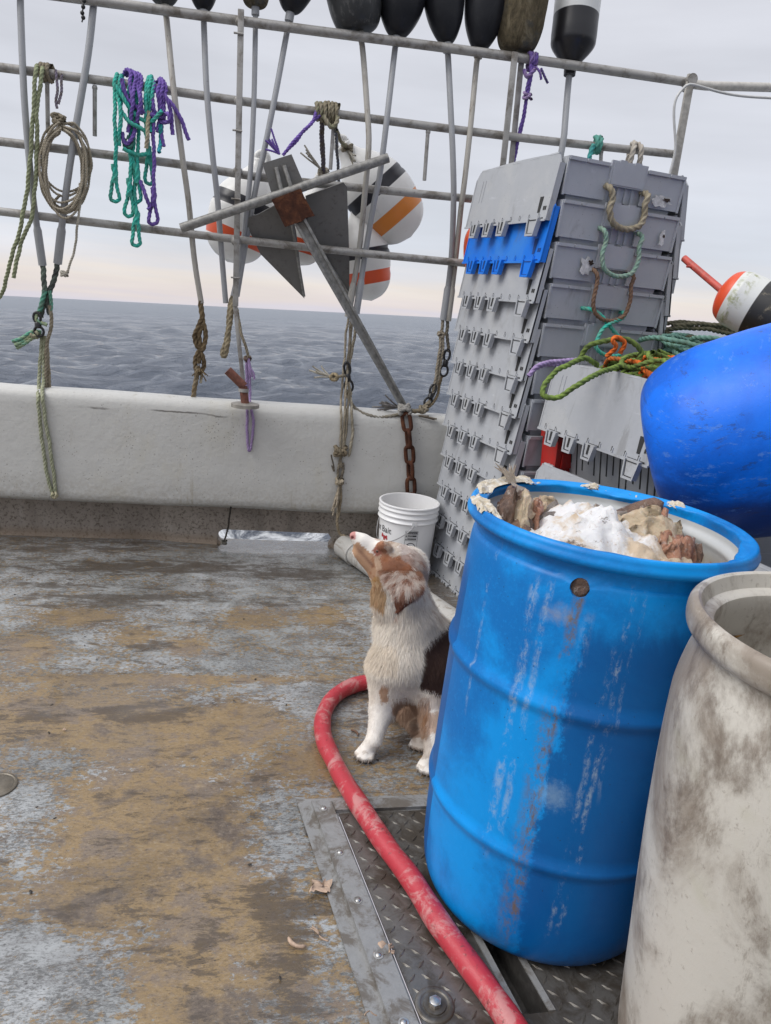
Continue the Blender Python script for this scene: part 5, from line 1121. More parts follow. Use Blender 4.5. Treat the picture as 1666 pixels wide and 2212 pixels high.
# ------------------------------------------------------------------ bucket with print
def text_on(body, size, pos_fn, mat, parent, name='print', thick=0.0, extrude_n=None):
    """flat lettering: a font outline turned to a mesh and laid on a surface by pos_fn(u, v)"""
    cu = bpy.data.curves.new('lettering', 'FONT'); cu.body = body; cu.size = size; cu.align_x = 'LEFT'; cu.resolution_u = 3; cu.space_line = .95
    o = bpy.data.objects.new('lettering', cu); me = bpy.data.meshes.new_from_object(o)
    V = [pos_fn(v.co.x, v.co.y) for v in me.vertices]; Fc = [tuple(p.vertices) for p in me.polygons]
    bpy.data.objects.remove(o); bpy.data.curves.remove(cu); bpy.data.meshes.remove(me)
    return mesh_obj(name, V, Fc, mat, parent, smooth=False, local=True)
def build_bucket():
    c = atZ(885, 1083, .37); R = .150
    root = thing('bait_bucket', (c.x, c.y, .003), 'white plastic bait bucket with printed warning label and wire handle behind the dog', 'bucket')
    t = NT('white bucket plastic'); v = t.obj(); n = t.noise(10, v, 7, .7); s = t.noise(20, t.map(v, (1, 1, .3)), 8, .75)
    cc = t.mix(n, (.76, .76, .77), (.83, .83, .83)); cc = t.mix(t.mth('MULTIPLY', t.step(s, .64, .76), .35), cc, (.35, .30, .24))
    m = t.pbr(cc, .32, 0, t.bump(n, .06, .003), .5, (.25, (.02, .02, .02), 1.0))
    H = .37
    def rr(z): return .128+(R-.006-.128)*z/H
    prof = [(0, .004), (.118, .004), (.126, 0), (.128, .008)]+[(rr(z), z) for z in (.05, .12, .19, .25, .278)]
    for z0 in (.285, .312, .338): prof += [(rr(z0)+.001, z0), (R-.002, z0+.003), (R, z0+.006), (R-.001, z0+.010), (rr(z0)+.004, z0+.014), (rr(z0)+.0015, z0+.022), (rr(z0)+.0015, z0+.028)]
    prof += [(R-.002, .3605), (R, .364), (R-.001, .3695), (R-.005, .371), (R-.010, .3695), (R-.012, .35), (rr(.2)-.004, .2), (rr(.19)-.004, .19), (0, .188)]
    V, Fq = lathe_geo(prof, 96); b = mesh_obj('shell', V, Fq, m, root, 'auto', local=True)
    mb = MB()
    for k in range(60):
        a = RNG.uniform(0, 6.28); r = .085*math.sqrt(RNG.uniform(0, 1)); mb.ball((r*math.cos(a), r*math.sin(a), .19+RNG.uniform(0, .02)+.05*math.exp(-((r*math.cos(a)+.03)**2+(r*math.sin(a)-.02)**2)/.005)), RNG.uniform(.014, .03), 8, (1.3, 1, .6))
    q = mb.obj('bait_chunks', simple('salted bait', (.55, .50, .42), .6, 0, .3, 40, .5, (.35, .24, .16), .6), root, True, local=True); q['kind'] = 'stuff'
    # ears and wire bail lying down the front
    th = math.atan2(-c.y, -c.x)                        # towards the camera
    def on(du, z, e=.0012): a = th+du/.145; r = rr(z)+e; return (r*math.cos(a), r*math.sin(a), z)
    e = MB(); P = [on(x, z, .004) for x, z in ((.022, .268), (.046, .268), (.046, .306), (.022, .306))]; ax = Vector(on(.034, .27, .010))-Vector(on(.034, .27, 0)); e.prism(P, ax*.6); e.obj('handle_ear', m, b, smooth=False, local=True)
    W = [on(.034, .290, .012), on(.020, .270, .016), on(-.005, .245, .02), on(-.045, .212, .022), on(-.09, .188, .022), on(-.14, .178, .018), on(-.2, .190, .012), on(-.26, .24, .012), on(-.30, .29, .012)]
    V, Fq = tube_geo(spline(W, .008), .0022, 6); mesh_obj('wire_handle', V, Fq, simple('bail wire', (.30, .30, .31), .35, .8, .2, 40, .1), root, local=True)
    m_bk = simple('black print', (.025, .025, .03), .5, 0, .15, 60, .05); m_rd = simple('red print', (.38, .03, .035), .5, 0, .2, 60, .05)
    # wide lettering running round to the left, slightly arched
    text_on('ast Bait', .046, lambda x, y: on(-.215+x, .226+y, .0015), m_bk, root, 'lettering')
    # red lobster mark under it
    mb = MB(); ctr = (-.125, .200)
    def pad(pts): 
        P = [on(ctr[0]+x, ctr[1]+y, .0016) for x, y in pts]; mb.add(P, [tuple(range(len(P)))])
    pad([(-.006, -.016), (.006, -.018), (.009, .0), (.004, .010), (-.006, .008), (-.009, -.004)]); pad([(.006, .006), (.018, .014), (.024, .006), (.018, .0), (.026, -.002), (.020, -.010), (.008, -.002)]); pad([(-.006, .006), (-.016, .018), (-.026, .014), (-.022, .006), (-.028, .004), (-.022, -.004), (-.010, .0)])
    for k in range(3): pad([(-.004-.002*k, -.018-.006*k), (.008-.001*k, -.019-.006*k), (.006-.001*k, -.023-.006*k), (-.004-.001*k, -.023-.006*k)])
    mb.obj('emblem', m_rd, root, smooth=False, local=True)
    # warning label: three boxed headings and a struck-out pictogram
    def rect(x0, x1, z0, z1, e=.0015): 
        m_ = MB(); n_ = 6; P = [on(x0+(x1-x0)*k/n_, z0, e) for k in range(n_+1)]+[on(x0+(x1-x0)*k/n_, z1, e) for k in range(n_+1)]; m_.add(P, [(k, k+1, n_+2+k, n_+1+k) for k in range(n_)]); return m_
    lab = MB(); x0, x1 = -.004, .060
    def rb(*a): r_ = rect(*a); lab.add(r_.V, r_.F)
    for z in (.258, .242, .226, .210): rb(x0, x1, z-.0006, z+.0006)
    for x in (x0, x1): rb(x-.0006, x+.0006, .131, .258)
    rb(x0, x1, .1305, .1317); rb(x0+.012, x1-.003, .2445, .2555); 
    for z in (.234, .218): rb(x0+.012, x1-.006, z-.0040, z+.0040)
    for z in (.250, .234, .218):
        lab.add([on(x0+.002, z-.005, .0015), on(x0+.010, z-.005, .0015), on(x0+.006, z+.005, .0015)], [(0, 1, 2)])
    n_ = 30; ro, ri, cx, cz = .027, .0235, .028, .172
    P = [on(cx+ro*math.cos(a), cz+ro*math.sin(a), .0015) for a in np.linspace(0, 2*math.pi, n_, endpoint=False)]+[on(cx+ri*math.cos(a), cz+ri*math.sin(a), .0015) for a in np.linspace(0, 2*math.pi, n_, endpoint=False)]
    lab.add(P, [(k, (k+1) % n_, n_+(k+1) % n_, n_+k) for k in range(n_)])
    for pts in ([(-.018, .010), (-.010, .014), (.004, .010), (.016, .012), (.014, -.002), (.006, -.012), (-.002, -.014), (-.004, -.002), (-.016, .002)], [(-.020, .019), (-.017, .021), (.020, -.018), (.017, -.021)], [(-.012, -.010), (-.006, -.016), (.0, -.018), (-.006, -.020), (-.016, -.016)]):
        lab.add([on(cx+x, cz+z, .0016) for x, z in pts], [tuple(range(len(pts)))])
    lo_ = lab.obj('warning_label', m_bk, root, smooth=False, local=True)
    m_wh = simple('label white', (.68, .68, .69), .5, 0, .1, 60, .02)
    for s, z in (('WARNING', .2468), ('AVISO', .2313), ('AVERTISSEMENT', .2153)):
        text_on(s, .0085 if len(s) < 10 else .0062, lambda x, y, z=z: on(x0+.014+x*1.05, z+y, .0020), m_wh, lo_, 'heading')
build_bucket()

# ------------------------------------------------------------------ hose and pipe
def build_hose():
    px = [(1215, 2420), (1150, 2290), (1102, 2208), (1052, 2135), (998, 2062), (943, 1985), (888, 1898), (833, 1825), (788, 1757), (742, 1684), (719, 1639), (703, 1605), (697, 1575), (700, 1542), (719, 1508), (755, 1484), (800, 1473), (860, 1473), (930, 1486), (990, 1508), (1050, 1540)]
    P = []
    for x, y in px:
        hatch = 1 if y > 1745 else 0; P.append(atZ(x, y, .026+(.010 if hatch else 0)))
    C = spline(P, .012); n = len(C); k = np.arange(n)
    r = .0262+.0008*np.sin(k*.21)+.0006*np.sin(k*.57)
    V, Fq = sweep(C, circle(1.0, 18), scale=r)
    t = NT('scuffed red hose'); v = t.obj(); n1 = t.noise(16, v, 9, .72, .5); n2 = t.noise(60, v, 8, .75, .3); n3 = t.noise(5, v, 4)
    c = t.mix(n3, (.36, .030, .045), (.50, .040, .055)); c = t.mix(t.mth('MULTIPLY', t.step(n1, .48, .60), .62), c, t.mix(n2, (.42, .17, .16), (.58, .38, .36))); c = t.mix(t.mth('MULTIPLY', t.step(n2, .58, .66), .75), c, (.10, .035, .03))
    m = t.pbr(c, t.mth('MULTIPLY_ADD', n1, .45, .14), 0, t.bump(t.mth('ADD', n1, n2), .25, .004), .5)
    h = mesh_obj('hose', V, Fq, m, None, True, origin=C[0]); tag(h, 'scuffed red rubber deck hose looping past the dog to the foreground', 'hose')
build_hose()
def build_pipe():
    a, b = atZ(741, 1178, .058), atZ(963, 1333, .058); d = (b-a).normalized(); e = a+d*1.85; a0 = a
    root = thing('plastic_pipe', a0, 'thick grey-white plastic drain pipe with coupling lying on deck behind the dog', 'pipe')
    m = M_pvc('grubby white pipe', (.43, .42, .395), (.17, .13, .09), .8)
    V, Fq = sweep(np.array([a+d*.03+d*s for s in np.linspace(0, 1.8, 40)]), circle(.054, 36)); mesh_obj('tube', V, Fq, m, root)
    q = Vector((0, 0, 1)).rotation_difference(d).to_matrix().to_4x4()
    V, Fq = lathe_geo(sm([(0, -.004), (.040, -.003), (.055, .004), (.060, .016), (.0605, .04)], 3)+[(.0605, .125), (.0625, .127), (.063, .137), (.0612, .141), (.055, .143)], 40); o = mesh_obj('end_cap', V, Fq, m, root, 'auto', local=True); o.matrix_local = q
    txt = simple('pipe print', (.25, .25, .24), .6, 0, .2, 60, .05)
    return a, d
PIPE_A, PIPE_D = build_pipe()

# ------------------------------------------------------------------ deck litter
def scraps():
    m = simple('bleached bait scrap', (.46, .33, .24), .6, 0, .45, 30, .5, (.25, .14, .09), .7); m2 = simple('brown bait scrap', (.16, .085, .05), .6, 0, .45, 30, .5)
    L_ = [((690, 1918), .020, m, 0, 'crumpled tan bait scrap beside the hatch strip', .006), ((652, 2022), .022, m, 1, 'curved pale bone scrap on the wet deck left of hatch', .003), ((689, 2022), .020, m, 2, 'forked pale bone scrap close to the hatch strip', .003), ((826, 2055), .016, m, 3, 'frayed tan scrap lying on the diamond plate', .012),
          ((757, 1588), .018, m2, 4, 'curled brown bait scrap inside the hose loop', .003), ((800, 2186), .012, m, 5, 'thin pale scrap on the hatch strip near the bottom', .020), ((140, 1575), .006, m, 6, 'tiny pale fleck on the brown deck stain', .002), ((1078, 1822), .007, m, 7, 'dry orange crumb by the foot of the blue drum', .01)]
    for (px, r, mt, sd, lab, z) in L_:
        c = atZ(*px, z); rg = np.random.default_rng(sd); gs = []
        if sd in (0, 3, 7, 6):
            mb = MB(); n_ = 9; VV = []
            for i in range(n_):
                for j in range(n_):
                    x_, y_ = (i/(n_-1)-.5)*2.1*r, (j/(n_-1)-.5)*1.7*r; k_ = 1-.75*mnoise.noise(Vector((x_*60+sd, y_*60, 0))); w_ = Vector((x_*k_+.8*r*mnoise.noise(Vector((x_*65, y_*65, sd+3.))), y_*k_+.8*r*mnoise.noise(Vector((x_*65, y_*65, sd+8.))), .6*r*(.5+mnoise.noise(Vector((x_*75, y_*75, sd+1.)))))); VV.append(c+w_)
            mb.add(VV, [(i*n_+j, (i+1)*n_+j, (i+1)*n_+j+1, i*n_+j+1) for i in range(n_-1) for j in range(n_-1) if not ((i in (0, n_-2)) and (j in (0, n_-2)))])
            if sd == 3:
                for k in range(5): a = rg.uniform(-.5, .8); mb.tube([c, c+Vector((r*1.6*math.cos(a), r*1.6*math.sin(a), .004))], .0025, 5)
        else:
            mb = MB(); n = 1 if sd in (1, 4) else 3
            for k in range(n):
                a = rg.uniform(0, 6.28); P = [c+Vector((r*1.3*math.cos(a+s*(1.8 if n == 1 else .5))*(1 if n == 1 else s), r*1.3*math.sin(a+s*(1.8 if n == 1 else .5))*(1 if n == 1 else s), .003)) for s in np.linspace(0.05, 1, 8)]
                mb.tube(P, np.array([.5, .9, 1, 1, .9, .8, .9, .4])*r*(.22 if n == 1 else .12), 7)
        o = mb.obj('bait_scrap', mt, None, True, origin=c); tag(o, lab, 'bait scrap', 'bait scraps dropped on deck')
    # the small dark crumbs and flakes nobody could count
    mb = MB(); rg = np.random.default_rng(33)
    for k in range(90):
        x, y = rg.uniform(-1.4, .45), rg.uniform(.95, 3.5); s = rg.uniform(.001, .0035); mb.ball((x, y, .001), s, 6, (rg.uniform(1, 2.4), 1, .35), Matrix.Rotation(rg.uniform(0, 3), 3, 'Z'))
    o = mb.obj('deck_crumbs', simple('dark crumb', (.035, .03, .026), .6, 0, .5, 20, .3), None, True); tag(o, 'dark crumbs and flakes of bait scattered on deck', 'crumbs', None, 'stuff')
scraps()

# ------------------------------------------------------------------ buoy with red stick, at right beyond the totes
def red_buoy():
    Y = 2.55; a = atY(1478, 558, Y+.25); b = atY(1556, 628, Y+.06); c = atY(1740, 715, Y-.15); d = (c-b).normalized()
    root = thing('buoy_stick', b, 'orange white and black buoy on a red stick at right edge above the rope pile', 'buoy stick')
    m = simple('faded red stick', (.50, .075, .055), .5, 0, .3, 30, .15, (.3, .12, .1), .5)
    MB().tube([a, b+d*.02], .0135, 12).obj('pole', m, root)
    R = .103
    pr = sm([(0, 0), (R*.35, .002), (R*.78, .022), (R*.98, .065), (R, .10), (R, .28), (R*.85, .36), (0, .40)], 5); V, Fq = lathe_geo(pr, 48)
    t = NT('banded buoy paint'); v = t.obj(); z = t.sep(v)[2]; n = t.noise(20, v, 8, .75, .4)
    c_ = t.mix(t.step(z, .139, .142), (.60, .61, .58), t.mix(t.step(n, .55, .66), (.018, .018, .018), (.15, .13, .09))); c_ = t.mix(t.step(z, .049, .046), c_, (.66, .075, .022))
    c_ = t.mix(t.mth('MULTIPLY', t.mth('MULTIPLY', t.step(n, .48, .64), .8), t.mth('MULTIPLY', t.step(z, .05, .06), t.step(z, .12, .09))), c_, (.22, .24, .07))
    o = mesh_obj('buoy', V, Fq, t.pbr(c_, .4, 0, t.bump(n, .15, .004), .5), root, 'auto', local=True); o.matrix_local = Vector((0, 0, 1)).rotation_difference(d).to_matrix().to_4x4()
    MB().tube([atY(1484, 575, Y+.2), atY(1500, 577, Y+.2)], .006, 6).obj('loop', m, root)
red_buoy()
def orange_float():
    c = atY(1040, 540, 3.62); o = MB(); V, Fq = lathe_geo(sm([(0, -.12), (.06, -.1), (.085, -.02), (.085, .06), (.05, .12), (0, .14)], 5), 32, c); o.add(V.tolist(), Fq.tolist())
    b = o.obj('orange_float', simple('orange float', (.72, .10, .03), .45, 0, .2, 20, .1), None, True, origin=c); tag(b, 'orange float just showing behind the blue lid of the tall stack', 'float')
orange_float()
# ------------------------------------------------------------------ ropes
def rope(name, label, parts, cat='rope', group=None, wob=.002, origin=None):
    """parts: list of (points, radius, c1, c2[, part name]); several strands of one rope are parts of one thing"""
    P0 = Vector(parts[0][0][0]); root = thing(name, origin or P0, label, cat, group)
    cnt = {}
    for p in parts:
        pts, R, c1, c2 = p[:4]; nm = p[4] if len(p) > 4 else 'strand'
        V, Fq = rope_geo(pts, R, wob=wob); add_strands(mesh_obj(nm, V, Fq, rope_mat(c1, c2), root))
    return root
def rp(*pts, dy=0.0):
    """points (px, py[, dy]) on the plane of the rack"""
    return [atY(p[0], p[1], RY+(p[2] if len(p) > 2 else dy)) for p in pts]
def wraps(x, y, n, R, rr=.023, slope=.12, w=12):
    """turns round a rail at picture point (x, y)"""
    P = []
    for k in range(n*10+1):
        a = 2*math.pi*k/10; c = atY(x+(k/(n*10)-.5)*w, y+(k/(n*10)-.5)*w*slope, RY); P.append(c+Vector((0, -(rr+R)*math.sin(a), (rr+R)*math.cos(a))))
    return P
def knot(c, r, R, n=3, seed=0):
    rg = np.random.default_rng(seed); ax = rg.normal(size=3); P = []
    for k in range(n*12): 
        a = 2*math.pi*k/12; P.append(Vector(c)+Vector((r*math.cos(a), r*.8*math.sin(a*1.37+ax[0]), r*.9*math.sin(a+ax[1])*math.cos(a*.37))))
    return P
def tassel(c, d, L_, n, seed=0, spread=.5):
    rg = np.random.default_rng(seed); out = []
    for k in range(n):
        v = (Vector(d).normalized()+Vector(rg.normal(0, spread, 3))*.6).normalized(); w = Vector(rg.normal(0, 1, 3))*L_*.15; out.append([Vector(c), Vector(c)+v*L_*.5+w*.4, Vector(c)+v*L_*rg.uniform(.75, 1.1)+w])
    return out
SAGE = (.30, .33, .20); SAGE2 = (.20, .215, .13); KHA = (.27, .235, .175); KHA2 = (.16, .135, .095); WHTR = (.50, .47, .40); WHT2 = (.36, .33, .27)
# 1 long sage rope over the second rail at far left
rope('hanging_rope', 'long sage green rope thrown over the second rail, trailing out at left edge', [
    (rp((-60, 668, .05), (0, 640, .02), (22, 565, -.05), (42, 500, -.06), (60, 400, -.07), (70, 280, -.07), (76, 175, -.07), (79, 146, -.045), (82, 143, 0), (84, 160, .04)), .0090, SAGE, SAGE2),
    (rp((30, 600, -.05), (44, 530, -.06), (70, 460, -.065), (80, 330, -.065), (80, 240, -.07), (90, 165, -.06), (93, 147, -.03), (97, 150, .03)), .0090, SAGE, SAGE2),
    (wraps(101, 158, 3, .009, .022, .12, 22), .009, KHA, KHA2, 'wrapping'),
    (rp((120, 150, -.03), (124, 190, -.03), (122, 215, -.03), (124, 235, -.03)), .006, (.25, .22, .30), KHA2), (rp((134, 160, -.03), (133, 195, -.03), (126, 225, -.03)), .006, (.25, .22, .30), KHA2)])
# 2 tan coil
gs = []; rg = np.random.default_rng(4)
for k in range(10):
    cx, cy = 136+rg.uniform(-6, 10), 346+rg.uniform(-10, 8)+k*3.6; a, b = 46+rg.uniform(-9, 7), 76+rg.uniform(-9, 12)+k*2.6
    P = [atY(cx+a*math.cos(t)+7*math.sin(t*2+k)*.3, cy+b*math.sin(t), RY-.055+.03*math.sin(t*1.0+k)) for t in np.linspace(-math.pi/2, 1.5*math.pi, 22)]
    P[0] = P[-1] = atY(126+rg.uniform(-3, 3), 268+rg.uniform(0, 8), RY-.05); gs.append((P, .0052, (.36, .32, .25), KHA, 'turn'))
gs += [(rp((173, 395, -.06), (172, 450, -.06), (166, 500, -.05), (160, 545, -.03), (150, 575, -.02), (140, 598, 0)), .0055, WHTR, WHT2, 'tail'), (rp((130, 420, -.05), (118, 440, -.05), (150, 452, -.055), (172, 432, -.05)), .006, KHA, KHA2, 'tail'), (knot(atY(127, 255, RY-.05), .022, .007, 3, 2), .0075, KHA, KHA2, 'lashing'), (knot(atY(140, 590, RY), .014, .006, 2, 5), .006, WHTR, WHT2, 'knot')]
rope('rope_coil', 'coil of thin tan rope hanging under the second rail at left', gs, 'rope coil')
# 3 teal and purple bundle
gs = []; T1, T2 = (.045, .43, .35), (.10, .36, .28); P1, P2 = (.19, .115, .41), (.12, .075, .28); rg = np.random.default_rng(9)
def hank(x0, x1, ytop, ybot, c1, c2, eye=0, R=.0086, dy=-.045):
    P = [(x0+rg.uniform(-4, 4), ybot-14, dy-rg.uniform(0, .03)), (x0+rg.uniform(-6, 6), (ytop+ybot)/2, dy-rg.uniform(0, .05)), (x0, ytop+30, dy-.01), (x0+3, ytop+6, -.035), ((x0+x1)/2, ytop-3, 0), (x1-2, ytop+8, .035)]
    gs.append((rp(*P), R, c1, c2))
    if eye:
        e = ybot+eye; Q = [(x0-1, ybot-16, dy), (x0-4, ybot, dy), (x0-9, e-12, dy-.005), (x0-7, e-3, dy), (x0, e, dy), (x0+7, e-3, dy), (x0+9, e-12, dy-.005), (x0+4, ybot, dy-.012), (x0+1, ybot-16, dy-.012)]
        gs.append((rp(*Q), R, c1, c2, 'eye_splice')); gs.append((rp((x0-2, ybot-40, dy-.012), (x0+2, ybot-20, dy-.014), (x0-1, ybot, dy-.012)), R*1.5, c1, c2, 'splice'))
hank(248, 258, 164, 395, T1, T2, 40); hank(256, 268, 166, 330, T1, T2); hank(262, 250, 168, 300, (.05, .30, .42), T2); hank(281, 268, 154, 300, P1, P2); hank(290, 276, 156, 250, P1, P2); hank(298, 285, 160, 280, P1, P2); hank(303, 292, 162, 262, P1, P2)
hank(316, 325, 170, 320, T1, T2); hank(322, 331, 168, 350, T1, T2); hank(329, 318, 172, 300, T1, T2); hank(342, 350, 174, 300, P1, P2); hank(350, 340, 173, 330, P1, P2); hank(356, 346, 178, 280, P1, P2)
hank(279, 300, 172, 425, T1, T2, 42); hank(294, 308, 178, 485, T1, T2, 46); hank(331, 322, 176, 445, P1, P2, 40); hank(296, 290, 180, 395, T1, T2, 42); hank(322, 336, 178, 355, T1, T2, 42, dy=-.02)
for P, c1, c2 in (((250, 185), (268, 215), (295, 250), (325, 262), (350, 240)), T1, T2), (((262, 170), (275, 210), (300, 235), (335, 250), (360, 255)), P1, P2), (((272, 255), (290, 270), (285, 300), (270, 310), (265, 285)), P1, P2), (((330, 235), (345, 250), (362, 245), (365, 262), (350, 265)), P1, P2), (((355, 205), (366, 225), (370, 260), (374, 292)), P1, P2), (((358, 210), (378, 232), (392, 262), (408, 302)), P1, P2), (((265, 320), (280, 328), (300, 335), (322, 330)), T1, T2), (((305, 390), (314, 420), (322, 445), (318, 452)), P2, P1), (((270, 300), (268, 315), (282, 318), (286, 302), (275, 296)), (.02, .04, .05), T2), (((262, 240), (280, 262), (310, 282), (318, 300)), T1, T2), (((345, 270), (348, 300), (345, 330)), (.05, .33, .42), T1):
    gs.append((rp(*[(p[0], p[1], -.055-rg.uniform(0, .03)) for p in P]), .0092, c1, c2))
gs.append((rp((322, 240, -.075), (318, 290, -.085), (317, 320, -.08)), .009, (.45, .40, .28), (.3, .26, .18), 'seized_end'))
rope('rope_bundle', 'bundle of teal and purple rope hanging over the second rail with spliced eyes', gs, 'rope bundle', None, .003)
# 4 lines at the foot of the two left sticks
D1 = (.13, .16, .13); D2 = (.05, .05, .05); G2 = (.10, .32, .23)
rope('snap_line', 'green and black line joining the two left sticks with snap and bunched green tail', [
    (rp((92, 568, .02), (95, 600, .01), (97, 630, 0), (93, 660, 0), (88, 685, 0)), .0125, D1, D2), (rp((125, 565, .03), (118, 600, .02), (108, 630, .01), (103, 655, 0), (108, 680, 0)), .0125, D2, D1),
    (rp((97, 628, -.01), (90, 655, -.02), (86, 672, -.02)), .011, G2, D1), (rp((106, 628, -.01), (112, 655, -.01), (110, 672, -.02)), .0085, G2, D1), (rp((84, 672, -.02), (78, 690, -.03), (92, 698, -.03), (102, 702, -.03)), .009, SAGE, G2, 'loop'),
    (rp((108, 660, -.02), (112, 690, -.02), (107, 720, -.02), (102, 745, -.02), (100, 790, -.02), (100, 825, -.025), (102, 842, -.03), (106, 838, -.02), (105, 790, -.01), (101, 740, 0)), .0085, KHA, KHA2, 'tail'),
    (rp((88, 720, -.01), (70, 722, -.02), (50, 738, -.03), (32, 746, -.035)), .009, SAGE, G2, 'bunched_tail'), (rp((90, 724, -.01), (72, 730, -.02), (54, 742, -.03), (36, 752, -.03)), .009, SAGE, G2, 'bunched_tail'), (rp((90, 718, -.01), (70, 716, -.02), (48, 730, -.03), (28, 738, -.03)), .009, G2, SAGE, 'bunched_tail'), (knot(atY(75, 722, RY-.02), .016, .008, 2, 3), .008, KHA, SAGE, 'knot')])
def BF(x, y, e=-.012): return atY(x, y, BI+e)
rope('hanging_rope', 'doubled sage rope loop draped over the bulwark at left', [
    ([atY(90, 725, RY), atY(88, 770, RY-.01), atY(84, 830, RY-.035), atY(83, 860, BI-.010), BF(84, 885), BF(92, 960), BF(103, 1030), BF(114, 1068), BF(119, 1074), BF(120, 1062), BF(113, 1000), BF(103, 935), BF(95, 885), atY(92, 858, BI-.010), atY(94, 820, RY-.03), atY(95, 770, RY-.01), atY(96, 725, RY)], .0085, (.36, .37, .26), SAGE2), ([BF(118, 1064, -.02), BF(122, 1070, -.024), BF(118, 1076, -.02), BF(114, 1070, -.02), BF(118, 1064, -.022)], .009, (.42, .38, .26), SAGE2, 'knot')])
def snap(P0, P1, lab, parent=None, w=.020):
    """black plastic snap clip: ring, barrel, hooked eye"""
    A, B = Vector(P0), Vector(P1); d = (B-A).normalized(); s = d.cross(Vector((0, 1, 0))).normalized(); L_ = (B-A).length
    root = thing('snap_clip', A, lab, 'snap clip', 'black snaps on the rack ropes'); m = M_SNAP
    def ringp(c, rx, rz): return [c+s*rx*math.cos(a)+d*rz*math.sin(a) for a in np.linspace(0, 2*math.pi, 22)]
    V, Fq = sweep(ringp(A+d*L_*.20, w*.75, L_*.22), circle(.0065, 8)); mesh_obj('ring', V, Fq, m, root)
    MB().tube([A+d*L_*.38, A+d*L_*.44, A+d*L_*.60, A+d*L_*.66], [.010, .015, .015, .009], 10).obj('swivel', m, root)
    V, Fq = sweep(ringp(A+d*L_*.80, w, L_*.21), circle(.0062, 8)); mesh_obj('hook', V, Fq, m, root)
M_SNAP = simple('black snap plastic', (.012, .012, .014), .35, 0, .3, 40, .15, (.1, .09, .08), .3)
snap(atY(79, 676, RY-.03), atY(86, 726, RY-.03), 'black snap holding the bunched green rope tail at left')
# 5 brown crusted rope under the stained stick
B1, B2 = (.17, .125, .07), (.08, .055, .03)
rope('crusted_rope', 'brown weed-crusted rope with two eyes below the stained stick', [
    (rp((434, 650, .03), (436, 680, .025), (437, 700, .02), (430, 722, .015), (432, 740, .015), (430, 770, .01), (429, 785, .01)), .0135, B1, B2), (rp((436, 690, .02), (428, 708, .01), (421, 726, .01), (424, 746, .01), (432, 752, .01)), .012, B2, B1, 'eye'), (rp((436, 690, .02), (443, 712, .02), (444, 735, .02), (440, 752, .01), (432, 760, .01)), .012, B1, B2, 'eye'),
    (rp((430, 755, .01), (423, 775, .01), (424, 800, .01), (432, 806, .01), (440, 790, .01), (438, 768, .01), (430, 758, .01)), .0115, B2, B1, 'eye'), (rp((428, 790, .01), (424, 815, 0), (420, 840, 0), (418, 862, .01)), .0125, B1, (.25, .21, .15)), (rp((432, 795, .01), (436, 810, .01), (434, 828, .01)), .007, (.42, .38, .30), B1)] + [(t_, .003, B1, B2, 'fibre') for t_ in tassel(atY(431, 795, RY), (0, 0, -1), .07, 8, 3, 1.0)])
# 6 becket loop and thin line by the flat post
rope('becket_loop', 'tan rope loop hanging from the sticks at the flat bar post', [(rp((502, 640, .04), (497, 665, .03), (494, 700, .02), (488, 740, .02), (481, 764, .015), (486, 768, .01), (491, 745, .0), (497, 700, .0), (502, 660, .01), (508, 642, .04)), .0125, (.31, .26, .17), KHA2)])
rope('thin_line', 'tan line running down the brace of the flat bar post', [(rp((511, 665, .0), (517, 695, -.03), (524, 730, -.05), (532, 752, -.05), (537, 772, -.05)), .0075, KHA, KHA2), (knot(atY(535, 775, RY-.05), .013, .007, 2, 9), .0075, (.10, .06, .055), KHA2, 'knot')])
PUL, PUL2 = (.33, .24, .42), (.24, .17, .32)
rope('hanging_rope', 'lilac rope loop hanging over the bulwark below the rod holder', [
    ([atY(534, 772, RY-.05), atY(533, 810, RY-.055), atY(533, 850, RY-.06), atY(534, 880, BI-.010), BF(534, 910), BF(535, 950), BF(537, 973), BF(542, 966), BF(547, 930), BF(546, 900), atY(542, 880, BI-.010), atY(540, 850, RY-.06), atY(539, 810, RY-.055), atY(536, 775, RY-.05)], .0072, PUL, PUL2),
    (rp((536, 775, -.06), (542, 795, -.07), (548, 806, -.07), (550, 820, -.07)), .006, PUL, PUL2), (rp((536, 778, -.06), (540, 800, -.07), (544, 815, -.07)), .006, PUL, PUL2)])
# 7 knot and lanyards over the anchor
gs = [(wraps(705, 243, 5, .010, .022, .12, 44), .0105, KHA, SAGE2, 'wrapping'), (wraps(716, 246, 4, .008, .034, .12, 30), .009, (.26, .23, .16), KHA2, 'wrapping'), (rp((700, 250, -.05), (708, 265, -.06), (716, 275, -.06), (725, 268, -.06), (730, 252, -.05)), .010, KHA, SAGE2),
      (rp((683, 240, -.03), (676, 262, -.05), (655, 285, -.06), (640, 305, -.07), (622, 322, -.07), (612, 336, -.07)), .0075, P1, P2), (rp((693, 248, -.03), (664, 275, -.05), (640, 300, -.075), (620, 325, -.075)), .0075, P1, P2),
      (rp((693, 255, .02), (694, 300, .08), (697, 360, .15), (699, 384, .2)), .008, (.16, .14, .17), KHA2), (rp((697, 255, .02), (698, 300, .08), (700, 360, .15), (701, 384, .2)), .008, (.16, .14, .17), KHA2), (rp((725, 268, -.03), (728, 320, .05), (731, 372, .12), (734, 420, .15)), .0075, (.13, .15, .20), KHA2), (rp((728, 280, -.03), (734, 300, .1), (742, 312, .2), (752, 320, .28)), .008, KHA, SAGE2)]
